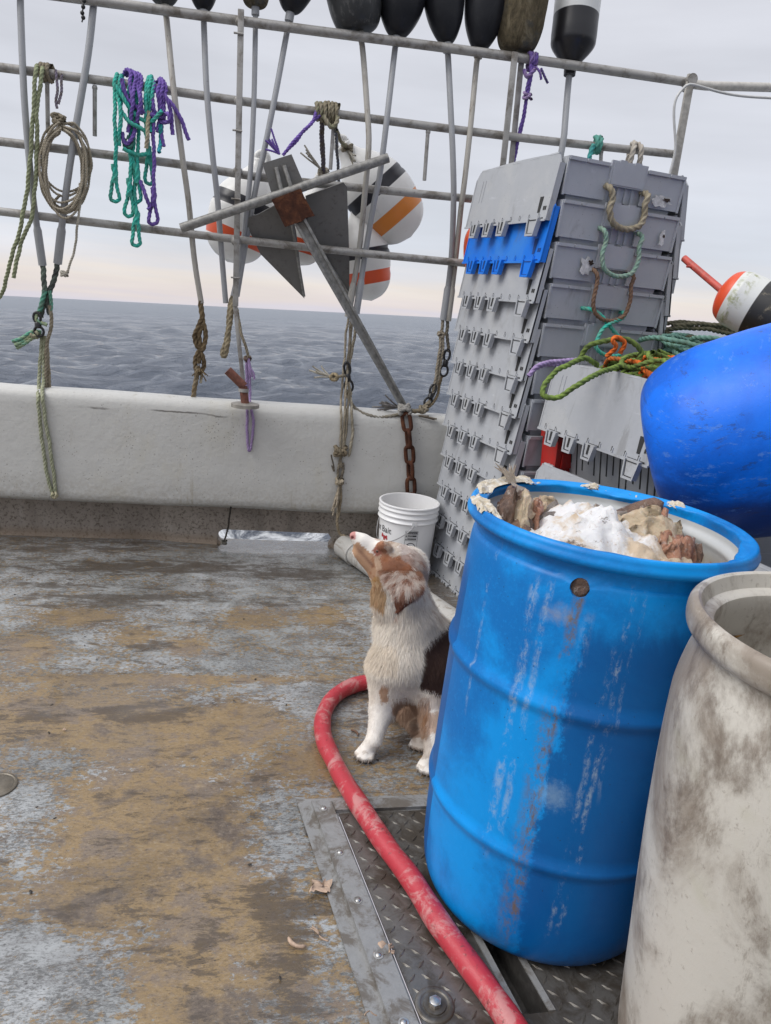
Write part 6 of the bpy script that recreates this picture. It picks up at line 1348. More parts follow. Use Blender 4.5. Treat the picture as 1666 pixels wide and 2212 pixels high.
gs += [(t_, .0045, P1, P2, 'frayed_end') for t_ in tassel(atY(604, 333, RY-.07), (-.8, 0, .9), .075, 7, 1, .6)] + [(t_, .0042, WHTR, WHT2, 'frayed_end') for t_ in tassel(atY(694, 366, RY+.15), (-.9, 0, .7), .10, 7, 2, .45)] + [(t_, .0042, WHTR, WHT2, 'frayed_end') for t_ in tassel(atY(752, 322, RY+.26), (.3, -.3, -.8), .09, 6, 4, .5)]
gs += [(knot(atY(699, 372, RY+.17), .022, .007, 3, 7), .008, (.42, .38, .31), KHA2, 'knot'), (knot(atY(750, 318, RY+.26), .024, .007, 3, 8), .008, KHA, KHA2, 'knot')]
rope('lashing', 'brown and purple lashing round the second rail holding buoys and anchor', gs, 'lashing')
# 8 ropes at the foot of the middle pair of sticks, down to the pipe
rope('hanging_rope', 'bunch of thin tan ropes hanging from the middle sticks over the bulwark to the pipe', [
    ([atY(754, 682, RY+.03), atY(748, 720, RY), atY(744, 780, RY-.03), atY(738, 850, RY-.05), atY(737, 890, BI-.010), BF(737, 940), BF(735, 985), BF(738, 1010)], .0062, (.38, .33, .25), KHA2), ([atY(758, 690, RY+.03), atY(755, 740, RY), atY(750, 800, RY-.03), atY(746, 870, BI-.010), BF(744, 920), BF(740, 975)], .0062, (.38, .33, .25), KHA2), ([atY(760, 690, RY+.03), atY(756, 770, RY-.01), atY(754, 830, RY-.04), atY(752, 880, BI-.010), BF(748, 930), BF(742, 980)], .0062, KHA, KHA2),
    ([atY(770, 678, RY+.03), atY(768, 710, RY+.01), atY(762, 750, RY), atY(758, 775, RY-.01)], .008, (.36, .32, .25), KHA2), ([atY(752, 800, RY-.03), atY(757, 850, RY-.055), atY(760, 890, BI-.010), BF(762, 930), BF(758, 960), BF(755, 985), BF(758, 965), BF(764, 925)], .0068, (.40, .36, .28), KHA2),
    (knot(BF(736, 975, -.02), .026, .008, 4, 11), .0095, (.17, .135, .09), KHA2, 'crusted_knot'), ([BF(738, 985), BF(732, 1005), BF(731, 1028), BF(734, 1040), BF(740, 1020), BF(741, 1000)], .0075, (.13, .11, .085), KHA, 'eye'), (knot(BF(734, 1040, -.018), .016, .007, 3, 12), .0075, (.42, .36, .27), KHA2, 'knot'),
    ([BF(734, 1042), BF(736, 1070), BF(734, 1098), atY(728, 1130, BI-.03), PIPE_A+Vector((-.02, 0, .065)), PIPE_A+PIPE_D*.02+Vector((-.0, 0, .056))], .0078, (.31, .25, .17), KHA2)]
    + [(t_, .0042, (.40, .34, .26), KHA2, 'frayed_end') for t_ in tassel(BF(733, 1048, -.02), (-.1, -.05, -1), .13, 9, 5, .16)] + [(t_, .004, (.10, .085, .07), KHA2, 'stray_fibre') for t_ in tassel(BF(722, 1018, -.01), (-.4, 0, .9), .10, 2, 6, .2)])
rope('frayed_tail', 'knotted whitish frayed rope tail sticking out left of the middle ropes', [(rp((752, 815, -.03), (740, 812, -.05), (728, 815, -.06), (716, 815, -.06)), .0075, KHA, KHA2), (knot(atY(722, 815, RY-.06), .017, .007, 3, 13), .0085, (.36, .29, .18), KHA2, 'knot')] + [(t_, .0045, WHTR, WHT2, 'frayed_end') for t_ in tassel(atY(714, 814, RY-.06), (-1, 0, .25), .085, 9, 8, .35)])
snap(atY(749, 784, RY-.035), atY(755, 846, RY-.04), 'black snap on the middle ropes above the bulwark edge')
rope('strop', 'grey-brown rope strop sagging along the bulwark top to the anchor shank', [([atY(752, 842, RY-.04), atY(750, 852, RY-.05), atY(754, 862, RY-.05), atY(766, 880, 3.60), atY(790, 895, 3.565), atY(820, 901, 3.56), atY(850, 898, 3.56), atY(872, 892, 3.56)], .0090, (.24, .225, .19), KHA2), (knot(atY(752, 852, RY-.05), .014, .007, 2, 14), .0075, (.42, .36, .27), KHA2, 'knot')])
GRYR = (.30, .29, .27)
rope('lashing', 'grey rope knot tying anchor shank and chain at the bulwark edge', [(knot(atY(874, 884, 3.545), .026, .009, 4, 15), .0095, GRYR, (.2, .19, .17), 'knot'), (rp((868, 880, -.08), (880, 884, -.1), (886, 892, -.1), (876, 898, -.1), (868, 890, -.1)), .0095, (.36, .35, .33), GRYR)] + [(t_, .0045, (.15, .14, .14), GRYR, 'frayed_end') for t_ in tassel(atY(862, 880, 3.60), (-1, .1, .1), .10, 12, 9, .35)], 'lashing')
# 9 right pair of sticks: snaps and rope down to the strop
rope('snap_line', 'tan rope from the right pair of sticks swinging down to the anchor knot', [
    (rp((957, 684, .035), (956, 705, .03), (953, 725, .02), (951, 745, .01)), .0085, (.31, .27, .21), KHA2), (rp((967, 686, .035), (967, 705, .03), (965, 725, .02)), .009, (.13, .12, .10), KHA2), (rp((953, 725, .02), (950, 760, .0), (944, 800, -.02), (937, 840, -.03), (930, 862, -.04)), .0085, (.31, .27, .21), KHA2), (rp((958, 725, .02), (956, 760, .0), (948, 810, -.02), (938, 850, -.03), (924, 874, -.05)), .0075, (.31, .27, .21), KHA2), (rp((965, 722, .02), (968, 745, .02), (970, 760, .01)), .009, (.13, .12, .10), KHA2), (rp((955, 812, 0), (950, 830, -.01), (945, 852, -.03), (935, 872, -.05), (915, 885, -.07), (890, 890, -.09)), .0078, (.22, .165, .10), KHA2), (rp((928, 868, -.05), (910, 886, -.07), (892, 888, -.085), (878, 886, -.09)), .012, (.22, .19, .14), KHA2, 'splice'), (knot(atY(915, 884, RY-.07), .018, .008, 3, 16), .008, KHA, KHA2, 'knot'), (knot(atY(953, 722, RY+.02), .014, .007, 2, 17), .007, (.38, .33, .26), KHA2, 'knot')] + [(t_, .0045, (.12, .10, .08), KHA2, 'frayed_end') for t_ in tassel(atY(905, 898, 3.55), (1, 0, -.05), .09, 4, 10, .15)])
snap(atY(968, 756, RY+.01), atY(957, 812, RY), 'black snap hanging from the right pair of sticks'); snap(atY(939, 832, RY-.03), atY(922, 878, RY-.05), 'scuffed brown-black snap in the rope just above the bulwark')
# 10 purple line beside the double post, teal and white turns near the tall stack
rope('hanging_rope', 'purple rope knotted on the top rail and hanging down behind the tall stack', [(wraps(1150, 134, 3, .009, .024, .12, 16), .0095, P2, PUL2, 'wrapping'), (rp((1132, 150, -.04), (1140, 165, -.05), (1156, 150, -.05)), .0095, PUL2, P2), (rp((1148, 140, -.04), (1146, 170, -.04), (1138, 215, -.03), (1130, 260, -.01), (1118, 310, .02), (1110, 350, .03)), .0085, P2, P1), (rp((1154, 145, -.04), (1142, 175, -.04), (1134, 235, -.02), (1124, 280, 0), (1114, 330, .02), (1104, 360, .03)), .0085, P2, P1), (rp((1158, 145, -.04), (1166, 155, -.05), (1170, 172, -.05)), .006, P2, PUL2), (rp((1168, 148, -.04), (1176, 162, -.05), (1184, 180, -.05)), .006, (.05, .045, .1), P2), (knot(atY(1140, 206, RY-.04), .018, .007, 2, 18), .007, PUL, PUL2, 'knot')])
rope('rail_lashing', 'teal rope turned round the second rail above the tall stack', [(wraps(1290, 313, 2, .011, .021, .12, 14), .012, (.12, .36, .30), (.08, .25, .2), 'wrapping'), (rp((1284, 312, -.04), (1277, 325, -.04), (1272, 345, -.04), (1270, 360, -.04)), .012, (.05, .32, .33), (.12, .36, .30))], 'lashing')
rope('rail_lashing', 'white rope looped over the second rail down to topmost tote', [(rp((1360, 372, -.03), (1362, 345, -.04), (1368, 325, -.045), (1372, 312, -.03), (1368, 310, .0), (1360, 325, .04), (1357, 350, .04)), .0135, (.50, .46, .40), (.36, .32, .27)), (rp((1378, 372, -.03), (1382, 345, -.04), (1386, 322, -.045), (1380, 312, -.02), (1374, 316, .02)), .0135, (.50, .46, .40), (.36, .32, .27))], 'lashing')
def cable():
    m = simple('white cable', (.55, .55, .54), .4, 0, .1, 40, .02)
    root = thing('cable', atY(1490, 183, RY-.05), 'thin white cable tied to the top rail at right', 'cable')
    for P in (rp((1440, 400, -.06), (1448, 372, -.06), (1459, 320, -.06), (1456, 250, -.06), (1460, 215, -.06), (1475, 192, -.06), (1490, 182, -.06), (1510, 186, -.06), (1560, 200, -.05), (1610, 208, -.05), (1690, 213, -.05)),):
        V, Fc = tube_geo(spline(P, .02), .0062, 8); mesh_obj('wire', V, Fc, m, root)
    MB().tube(wraps(1483, 184, 2, .003, .026, .12, 6), .003, 6).obj('cable_tie', M_SNAP, root)
cable()
def spring_line():
    P = rp((182, 2, -.03), (180, 15, -.03), (178, 28, -.03), (180, 38, -.03), (177, 48, -.03)); root = thing('swivel_trace', P[0], 'small wire trace with swivels dangling under the top rail at left', 'trace')
    mb = MB(); mb.tube(P, .003, 6)
    for p in P[:-1]: mb.ball(p, .009, 8)
    mb.obj('wire', M_SNAP, root)
spring_line()
rope('toggle_line', 'thin dark line hanging in the scupper slot with a small weight', [([BF(499, 1095, .02), BF(494, 1130, .06), BF(489, 1155, .06), BF(484, 1170, .04)], .0048, (.05, .045, .04), (.03, .03, .03)), (knot(BF(484, 1172, .04), .011, .006, 2, 20), .006, (.16, .15, .13), (.05, .05, .04), 'weight')])
# 11 rope in the front tote, and the rope pile behind it
def tp(x, y, z): return S2+EV*x+LV*y+Vector((0, 0, 1.128+z))
gs = []; rg = np.random.default_rng(21)
for k in range(30):
    c1, c2 = (((.17, .25, .055), (.055, .075, .03)) if k % 3 else (ORNG, (.45, .10, .02))); cx, cy = rg.uniform(-.10, .10), rg.uniform(-.20, .22); a, b = rg.uniform(.07, .17), rg.uniform(.10, .20); zt = -.02+.0026*k+rg.uniform(-.01, .02); ph = rg.uniform(0, 6.28)
    gs.append(([tp(max(-.225, min(.225, cx+a*math.cos(t+ph))), max(-.30, min(.30, cy+b*math.sin(t+ph))), zt+.022*math.sin(2*t+ph)) for t in np.linspace(0, 5.6, 13)], .0092, c1, c2, 'coil'))
for k in range(16): gs.append(([tp(-.20+.026*k+rg.uniform(-.02, .02), -.28+rg.uniform(-.02, .05), .01+rg.uniform(0, .03)), tp(-.1+rg.uniform(-.1, .1), -.05, .03+rg.uniform(0, .02)), tp(-.15+.021*k, .18, .03+rg.uniform(0, .02)), tp(-.1+.016*k, .28, .0)], .0092, (.17, .25, .055) if k % 4 else ORNG, (.055, .075, .03), 'coil'))
YT = S2.y
def gp(x, y, Y): return atY(x, y, Y)
Yg = 2.48
gs.append(([gp(1290, 790, Yg), gp(1268, 775, Yg-.05), gp(1240, 782, Yg-.07), gp(1205, 800, Yg-.10), gp(1182, 825, Yg-.12), gp(1171, 848, Yg-.14), gp(1180, 858, Yg-.15), gp(1205, 858, Yg-.16), gp(1240, 838, Yg-.17), gp(1275, 815, Yg-.17), gp(1310, 800, Yg-.12), gp(1340, 790, Yg-.08)], .0098, (.19, .28, .06), (.055, .075, .03), 'overhanging_loop'))
gs.append(([gp(1250, 778, Yg), gp(1268, 752, Yg-.02), gp(1300, 738, Yg-.04), gp(1340, 732, Yg-.05), gp(1372, 742, Yg-.05), gp(1385, 760, Yg-.05), gp(1380, 778, Yg-.05)], .0098, (.14, .20, .045), (.055, .075, .03), 'top_loop'))
gs.append(([gp(1310, 770, Yg-.05), gp(1330, 752, Yg-.07), gp(1322, 735, Yg-.07), gp(1335, 728, Yg-.06), gp(1350, 742, Yg-.06), gp(1340, 765, Yg-.06)], .0085, ORNG, (.45, .10, .02), 'top_loop'))
gs += [(t_, .004, ORNG, (.5, .12, .02), 'frayed_end') for t_ in tassel(gp(1395, 800, 2.24), (.8, -.1, -.55), .17, 8, 30, .18)]
gs.append(([gp(1255, 775, Yg+.02), gp(1225, 780, Yg), gp(1190, 782, Yg-.02), gp(1160, 792, Yg-.05), gp(1142, 812, Yg-.06)], .0085, (.36, .27, .47), PUL2, 'lilac_tail')); gs.append(([gp(1250, 778, Yg+.02), gp(1215, 785, Yg), gp(1180, 788, Yg-.02), gp(1150, 800, Yg-.05)], .0085, (.36, .27, .47), PUL2, 'lilac_tail'))
rope('rope_heap', 'tangle of dark green and orange rope heaped in the front tote', gs, 'rope heap', None, .003)
gs = []; rg = np.random.default_rng(25); RPc = atY(1535, 744, 2.88)
for k in range(26):
    c1, c2 = ((SEAF[0]*.8, SEAF[1]*.75, SEAF[2]*.8), (.13, .22, .17)) if k > 6 else ((.15, .14, .09), (.09, .085, .06)); a, b = rg.uniform(.10, .26), rg.uniform(.08, .2); cx, cy = rg.uniform(-.10, .14), rg.uniform(-.1, .14); zt = -.20+.0085*k+rg.uniform(-.01, .02); ph = rg.uniform(0, 6.28)
    if k <= 6: cx, cy, zt, a, b = .05, .16, -.06+.020*k, .26, .06
    gs.append(([RPc+Vector((cx+a*math.cos(t+ph), cy+b*math.sin(t+ph), zt+.02*math.sin(2*t))) for t in np.linspace(0, 5.9, 14)], .0105, c1, c2, 'coil'))
rope('rope_heap', 'pile of pale sea-green rope behind the lying blue drum', gs, 'rope heap', None, .003)
lo4 = copy_tree(lo); lo4.location = Vector((RPc.x+.08, RPc.y+.02, RPc.z-.14)); tag(lo4, 'grey tote under the pale green rope pile, behind the lying blue drum', 'tote', 'totes of the shorter pile')
for k_, z_ in enumerate((.715, .51, .308)):
    q_ = copy_tree(lo); q_.location = (1.60, 1.68, z_); tag(q_, ('upper', 'middle', 'bottom')[k_]+' grey tote of the three under the lying blue drum', 'tote', 'totes under the lying drum')
# ------------------------------------------------------------------ the dog
def surface_nets(D, org, h):
    nx, ny, nz = D.shape; ins = D < 0
    c = np.zeros((nx-1, ny-1, nz-1), int)
    for dx in (0, 1):
        for dy in (0, 1):
            for dz in (0, 1): c += ins[dx:nx-1+dx, dy:ny-1+dy, dz:nz-1+dz]
    act = (c > 0) & (c < 8); idx = -np.ones(act.shape, int); ijk = np.argwhere(act); idx[act] = np.arange(len(ijk))
    acc = np.zeros((len(ijk), 3)); cnt = np.zeros(len(ijk)); I, J, K = ijk.T
    cor = [(a, b, d) for a in (0, 1) for b in (0, 1) for d in (0, 1)]
    for p in cor:
        for ax in range(3):
            if p[ax]: continue
            q = list(p); q[ax] = 1; a = D[I+p[0], J+p[1], K+p[2]]; b = D[I+q[0], J+q[1], K+q[2]]; m = (a < 0) != (b < 0)
            t = np.where(m, a/(a-b+1e-12), 0); pt = np.array(p, float)[None]+t[:, None]*np.eye(3)[ax][None]; acc += pt*m[:, None]; cnt += m
    V = (ijk+acc/cnt[:, None])*h+org; F = []
    for ax in range(3):
        a = np.moveaxis(ins, ax, 0); s = a[:-1] != a[1:]; id_ = np.moveaxis(idx, ax, 0); e = np.argwhere(s); e = e[(e[:, 1] > 0) & (e[:, 2] > 0) & (e[:, 1] < a.shape[1]-1) & (e[:, 2] < a.shape[2]-1)]
        i, j, k = e.T; q = np.stack([id_[i, j-1, k-1], id_[i, j, k-1], id_[i, j, k], id_[i, j-1, k]], 1)
        fl = a[i, j, k] if ax != 1 else ~a[i, j, k]; q[~fl] = q[~fl][:, ::-1]; F.append(q)
    return V, np.vstack(F)
def build_dog():
    A = lambda x, y, Y: np.array(atY(x, y, Y)); G = lambda x, y, z: np.array(atZ(x, y, z))
    prims = []                                           # (kind, data, blend)
    def cap(p, r0, q, r1, k=.03): prims.append((p, r0, q, r1, k))
    Yh = 1.945
    pel = A(985, 1555, 2.10); rib = A(915, 1415, 1.985); che = A(874, 1425, 1.915); nb = A(880, 1345, 1.965); nm = A(872, 1285, 1.960); ska = A(880, 1226, Yh); skb = A(846, 1211, Yh)
    cap(pel, .118, rib, .118, .05); cap(rib, .116, nb, .088, .05); cap(che, .084, nb, .072, .05); cap(che, .082, A(866, 1470, 1.93), .066, .05); cap(A(940, 1440, 1.95), .09, pel, .11, .05)
    cap(nb, .082, nm, .066, .04); cap(nm, .066, ska, .056, .035)
    # head: skull, brow, muzzle, jaw
    cap(ska, .058, skb, .052, .025); cap(skb, .050, A(818, 1197, Yh+.004), .037, .02); cap(A(826, 1197, Yh), .034, A(782, 1170, Yh+.010), .0235, .018); cap(A(782, 1169, Yh+.010), .0225, A(769, 1161, Yh+.011), .0165, .01)
    cap(A(820, 1226, Yh), .037, A(777, 1193, Yh+.010), .0225, .014); cap(A(836, 1226, Yh-.02), .030, A(850, 1236, Yh-.02), .034, .02); cap(A(828, 1250, Yh), .034, A(835, 1300, Yh), .042, .03)
    cap(A(829, 1178, Yh-.030), .016, A(838, 1183, Yh-.034), .012, .012); cap(A(829, 1178, Yh+.040), .016, A(838, 1183, Yh+.044), .012, .012)
    cap(A(763, 1156, Yh+.011), .0105, A(767, 1157, Yh+.011), .012, .006)
    # fore legs
    def leg(sh, el, wr, pw, r, fwd):
        cap(sh, r[0], el, r[1], .04); cap(el, r[1], wr, r[2], .018); cap(wr, r[2], pw+np.array([0, 0, .028]), r[3], .012)
        f = np.array((fwd[0], fwd[1], 0.0)); f /= np.linalg.norm(f); s = np.array([-f[1], f[0], 0])
        cap(pw+np.array([0, 0, .022])-f*.006, .021, pw+np.array([0, 0, .019])+f*.012, .020, .010)
        for o, l, w in ((-.0235, .022, .0105), (-.0085, .033, .0115), (.0085, .033, .0115), (.0235, .022, .0105)):
            a = pw+s*o*.8+f*.004+np.array([0, 0, .020]); b = pw+s*o+f*l+np.array([0, 0, .0125]); cap(a, w, b, w*.95, .0045)
    leg(A(836, 1448, 1.90), A(826, 1530, 1.885), G(808, 1600, .055), G(792, 1634, 0), (.062, .038, .0225, .022), (-.55, -.83))
    leg(A(945, 1455, 1.88), A(938, 1545, 1.835), G(934, 1632, .05), G(924, 1661, 0), (.064, .040, .0225, .022), (-.42, -.9))
    # hind leg folded, haunch and paw
    cap(A(985, 1545, 2.05), .10, A(905, 1545, 2.02), .055, .04); cap(A(885, 1530, 2.03), .050, A(900, 1575, 2.0), .038, .03); cap(A(1000, 1560, 2.00), .095, A(990, 1590, 1.93), .06, .04)
    hp = G(908, 1612, 0); cap(A(905, 1570, 1.97), .032, hp+np.array([0.01, .05, .028]), .024, .02); cap(hp+np.array([.01, .06, .026]), .024, hp+np.array([0, 0, .020]), .021, .012)
    f = np.array((-.45, -.89, 0)); s = np.array([-f[1], f[0], 0])
    for o in (-.022, -.008, .008, .022): cap(hp+s*o*.8+np.array([0, 0, .02]), .011, hp+s*o+f*.030*(1-abs(o)*8)+np.array([0, 0, .0125]), .011, .0045)
    # lumps that carry the ear leather
    h = .0052; P = np.array([p for c in prims for p in (c[0], c[2])]); lo = P.min(0)-.15; lo[2] = -.012; hi = P.max(0)+.15
    n = np.ceil((hi-lo)/h).astype(int); ax = [lo[i]+h*np.arange(n[i]) for i in range(3)]
    D = np.full(n, 9.0)
    for p, r0, q, r1, k in prims:
        R = max(r0, r1)+k*1.6+.02; a = np.minimum(p, q)-R; b = np.maximum(p, q)+R
        sl = tuple(slice(max(0, int((a[i]-lo[i])/h)), min(n[i], int((b[i]-lo[i])/h)+2)) for i in range(3))
        X, Y, Z = np.meshgrid(*[ax[i][sl[i]] for i in range(3)], indexing='ij'); d = q-p; L2 = d @ d+1e-12
        t = np.clip(((X-p[0])*d[0]+(Y-p[1])*d[1]+(Z-p[2])*d[2])/L2, 0, 1)
        dist = np.sqrt((X-p[0]-t*d[0])**2+(Y-p[1]-t*d[1])**2+(Z-p[2]-t*d[2])**2)-(r0+(r1-r0)*t)
        o = D[sl]; hh = np.clip(.5+.5*(o-dist)/k, 0, 1); D[sl] = o*(1-hh)+dist*hh-k*hh*(1-hh)
    Zg = ax[2][None, None, :]; D = np.maximum(D, .0015-Zg)
    V, F = surface_nets(D, lo, h)
    # relax
    for it in range(2):
        S_ = np.zeros_like(V); C_ = np.zeros(len(V))
        for a, b in ((0, 1), (1, 2), (2, 3), (3, 0)):
            np.add.at(S_, F[:, a], V[F[:, b]]); np.add.at(S_, F[:, b], V[F[:, a]]); np.add.at(C_, F[:, a], 1); np.add.at(C_, F[:, b], 1)
        V = V*.5+.5*S_/C_[:, None]
    # make the faces point outwards
    fn = np.cross(V[F[:, 1]]-V[F[:, 0]], V[F[:, 2]]-V[F[:, 0]]); ctr = V[F].mean(1)
    gx = np.stack(np.gradient(D, h), -1); gi = np.clip(((ctr-lo)/h).astype(int), 0, np.array(n)-1); gd = gx[gi[:, 0], gi[:, 1], gi[:, 2]]; fl = (fn*gd).sum(1) < 0; F[fl] = F[fl][:, ::-1]
    base = np.array(atZ(870, 1620, 0))
    o = mesh_obj('dog', V, F, None, None, True, origin=base)
    tag(o, 'white dog with red-brown patches sitting by blue drum, muzzle raised, gazing up to the left', 'dog')
    # ---- coat: colour, hair length and lie of the hair from where on the body a point is
    def prj(Q):
        d = Q-CC; z = d @ CF; return PW/2+FPX*(d @ CR)/z, PH/2-FPX*(d @ CU)/z
    def noise3(Q, s, seed=0): return np.array([mnoise.noise(Vector((p[0]*s+seed, p[1]*s, p[2]*s))) for p in Q])
    WH = np.array((.86, .82, .76)); CRM = np.array((.76, .66, .53)); TANc = np.array((.42, .205, .085)); RED = np.array((.30, .108, .040)); BRN_ = np.array((.058, .022, .015)); PNK = np.array((.56, .27, .25)); ROAN = np.array((.42, .33, .29)); LIV = np.array((.12, .045, .03))
    def inpoly(x, y, P):
        r = np.zeros(len(x), bool); P = np.asarray(P, float)
        for i in range(len(P)):
            x0, y0 = P[i]; x1, y1 = P[(i+1) % len(P)]; c = ((y0 > y) != (y1 > y)) & (x < (x1-x0)*(y-y0)/(y1-y0+1e-9)+x0); r ^= c
        return r
    def coat(Q, seed=0):
        x, y = prj(Q); n1 = noise3(Q, 28, seed); n2 = noise3(Q, 75, seed); x = x+n1*9+n2*4; y = y+noise3(Q, 31, seed+9)*9
        C = np.tile(WH, (len(Q), 1))
        def put(m, c, k=1.0): C[m] = C[m]*(1-k)+c*k
        put((y > 1300) & (y < 1520), CRM, .25); put((y > 1380) & (y < 1450) & (x < 860), CRM, .45)
        head = (y < 1330) & (y > 1130)
        put(inpoly(x, y, [(760, 1182), (772, 1170), (800, 1192), (815, 1200), (830, 1250), (806, 1262), (786, 1236), (766, 1212)]), TANc, .85)
        put(inpoly(x, y, [(806, 1190), (818, 1172), (842, 1168), (850, 1196), (884, 1196), (890, 1245), (855, 1256), (826, 1254), (816, 1225)]), RED, .92)
        put(inpoly(x, y, [(826, 1170), (860, 1172), (865, 1196), (848, 1206), (832, 1196)]), np.array((.55, .45, .36)), .8)
        put(inpoly(x, y, [(862, 1172), (905, 1195), (935, 1250), (922, 1262), (895, 1225), (868, 1210)]), ROAN, .75)
        put(inpoly(x, y, [(806, 1190), (817, 1186), (826, 1222), (830, 1262), (818, 1262)]), np.array((.60, .45, .33)), .75)
        put(inpoly(x, y, [(795, 1250), (822, 1245), (836, 1290), (826, 1318), (796, 1292)]), np.array((.50, .30, .12)), .8)
        put(head & (n2 > .38) & (x > 800), RED, .5)
        put(inpoly(x, y, [(905, 1400), (925, 1372), (950, 1352), (1010, 1330), (1010, 1500), (940, 1500), (910, 1480)]), BRN_, .96)
        put(inpoly(x, y, [(1000, 1300), (1100, 1300), (1100, 1620), (1000, 1620)]), BRN_, .9)
        put(inpoly(x, y, [(820, 1480), (838, 1478), (842, 1500), (834, 1518), (820, 1520)]), TANc, .75); put(inpoly(x, y, [(918, 1540), (948, 1535), (946, 1585), (922, 1588)]), TANc, .6)
        put(inpoly(x, y, [(845, 1512), (925, 1510), (930, 1590), (880, 1600), (848, 1560)]), TANc*.85, .75); put(inpoly(x, y, [(905, 1500), (960, 1500), (955, 1535), (915, 1530)]), ROAN, .5)
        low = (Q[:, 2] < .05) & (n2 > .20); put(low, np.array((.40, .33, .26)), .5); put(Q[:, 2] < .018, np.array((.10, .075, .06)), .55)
        put(inpoly(x, y, [(885, 1580), (930, 1580), (930, 1635), (885, 1635)]), np.array((.33, .25, .19)), .5)
        return np.clip(C*(1+n2[:, None]*.10), 0, 1)
    C = coat(V); x, y = prj(V)
    nose = (x < 770+0) & (y < 1166) & (y > 1140); C[nose] = PNK
    C[np.linalg.norm(V-np.array(A(816, 1191, Yh-.034)), axis=1) < .013] = (.30, .12, .085); dn = np.array(A(760, 1160, Yh-.002)); nost = np.linalg.norm(V-dn, axis=1) < .0062; C[nost] = (.12, .03, .03)
    # mouth line along the lip
    def soft_line(pts, w, col, k):
        d = np.full(len(V), 9.); pts = [np.asarray(p) for p in pts]
        for a, b in zip(pts[:-1], pts[1:]):
            t = np.clip(((V-a) @ (b-a))/((b-a) @ (b-a)), 0, 1); d = np.minimum(d, np.linalg.norm(V-a-t[:, None]*(b-a), axis=1))
        e = (np.exp(-(d/w)**2)*k)[:, None]; C[:] = C*(1-e)+np.array(col)*e
    def near_line(Q, pts, w):
        d = np.full(len(Q), 9.); pts = [np.asarray(p) for p in pts]
        for a, b in zip(pts[:-1], pts[1:]):
            t = np.clip(((Q-a) @ (b-a))/((b-a) @ (b-a)), 0, 1); d = np.minimum(d, np.linalg.norm(Q-a-t[:, None]*(b-a), axis=1))
        return d < w
    soft_line([A(761, 1176, Yh-.008), A(778, 1192, Yh-.014), A(796, 1212, Yh-.026), A(806, 1222, Yh-.03)], .0055, (.16, .075, .055), .75)
    soft_line([A(814, 1193, Yh-.03), A(818, 1189, Yh-.03)], .011, (.24, .09, .065), .8)
    ca = o.data.color_attributes.new('coat', 'FLOAT_COLOR', 'POINT'); ca.data.foreach_set('color', np.c_[C, np.ones(len(C))].astype(np.float32).ravel())
    t = NT('dog skin and short coat'); v = t.obj(); n_ = t.noise(160, v, 5, .7)
    m_skin = t.pbr(t.mix(t.mth('MULTIPLY', n_, .35), t.attr('coat', 'Color'), t.mix(1.0, t.attr('coat', 'Color'), (.55, .5, .45), 'MULTIPLY')), .75, 0, t.bump(n_, .4, .002), .2)
    o.data.materials.append(m_skin)
    t = NT('dog hair'); m_hair = t.pbr(t.attr('coat', 'Color'), .62, 0, None, .2)
    tr = t.n('BsdfTranslucent'); t.put(tr.inputs[0], t.attr('coat', 'Color')); mx = t.n('MixShader'); mx.inputs[0].default_value = .38
    t.t.links.new(t.t.nodes['Principled BSDF'].outputs[0], mx.inputs[1]); t.t.links.new(tr.outputs[0], mx.inputs[2]); t.t.links.new(mx.outputs[0], t.out.inputs[0])
    # ear: a folded triangular leather hanging beside the cheek
    eb0, eb1 = A(840, 1230, Yh-.046), A(896, 1230, Yh-.050); tip = A(859, 1316, Yh-.142); EV_ = []; EF = []
    N1, N2 = 12, 10
    for side in (0, 1):
        for i in range(N1+1):
            u = i/N1
            for j in range(N2+1):
                w = j/N2; p = eb0+(eb1-eb0)*w; wd = (1-u**2.6)*.95+.05; mid = eb0+(eb1-eb0)*.5
                c0 = mid+(tip-mid)*u+np.array([.014*math.sin(math.pi*u), -.046*math.sin(math.pi*min(1, u*.95)), .018*math.sin(math.pi*u)]); q = c0+(eb1-eb0)*(w-.5)*wd*1.22+np.array([0, -.012*math.sin(math.pi*w)*(1-u*.5), 0])
                q = q+np.array([0, (.007 if side else 0)+.020*(abs(w-.5)*2)**2*(1-u), 0]); EV_.append(q)
    m_ = (N1+1)*(N2+1)
    for i in range(N1):
        for j in range(N2):
            a = i*(N2+1)+j; EF.append((a, a+1, a+N2+2, a+N2+1)); EF.append((m_+a, m_+a+N2+1, m_+a+N2+2, m_+a+1))
    edge = [i*(N2+1) for i in range(N1+1)]+[N1*(N2+1)+j for j in range(1, N2+1)]+[i*(N2+1)+N2 for i in range(N1-1, -1, -1)]
    for a, b in zip(edge[:-1], edge[1:]): EF.append((a, m_+a, m_+b, b))
    EV_ = np.array(EV_); EF = np.array(EF)
    ear = mesh_obj('ear', EV_, EF, m_skin, o, True)
    def earcol(Q):
        x, y = prj(Q); n2 = noise3(Q, 60, 3); n3 = noise3(Q, 140, 5); c = np.tile(np.array((.50, .38, .32)), (len(Q), 1)); 
        c[(n2 > .05)] = (.60, .52, .46); c[(n2 < -.22)] = (.30, .16, .11); k = (y+n2*22 > 1288); c[k] = (.20, .085, .055); c[(y+n2*14 < 1236)] = (.36, .20, .13); c[(n3 > .45)] = (.58, .53, .48); return c
    EC = earcol(EV_); ce = ear.data.color_attributes.new('coat', 'FLOAT_COLOR', 'POINT'); ce.data.foreach_set('color', np.c_[EC, np.ones(len(EC))].astype(np.float32).ravel())
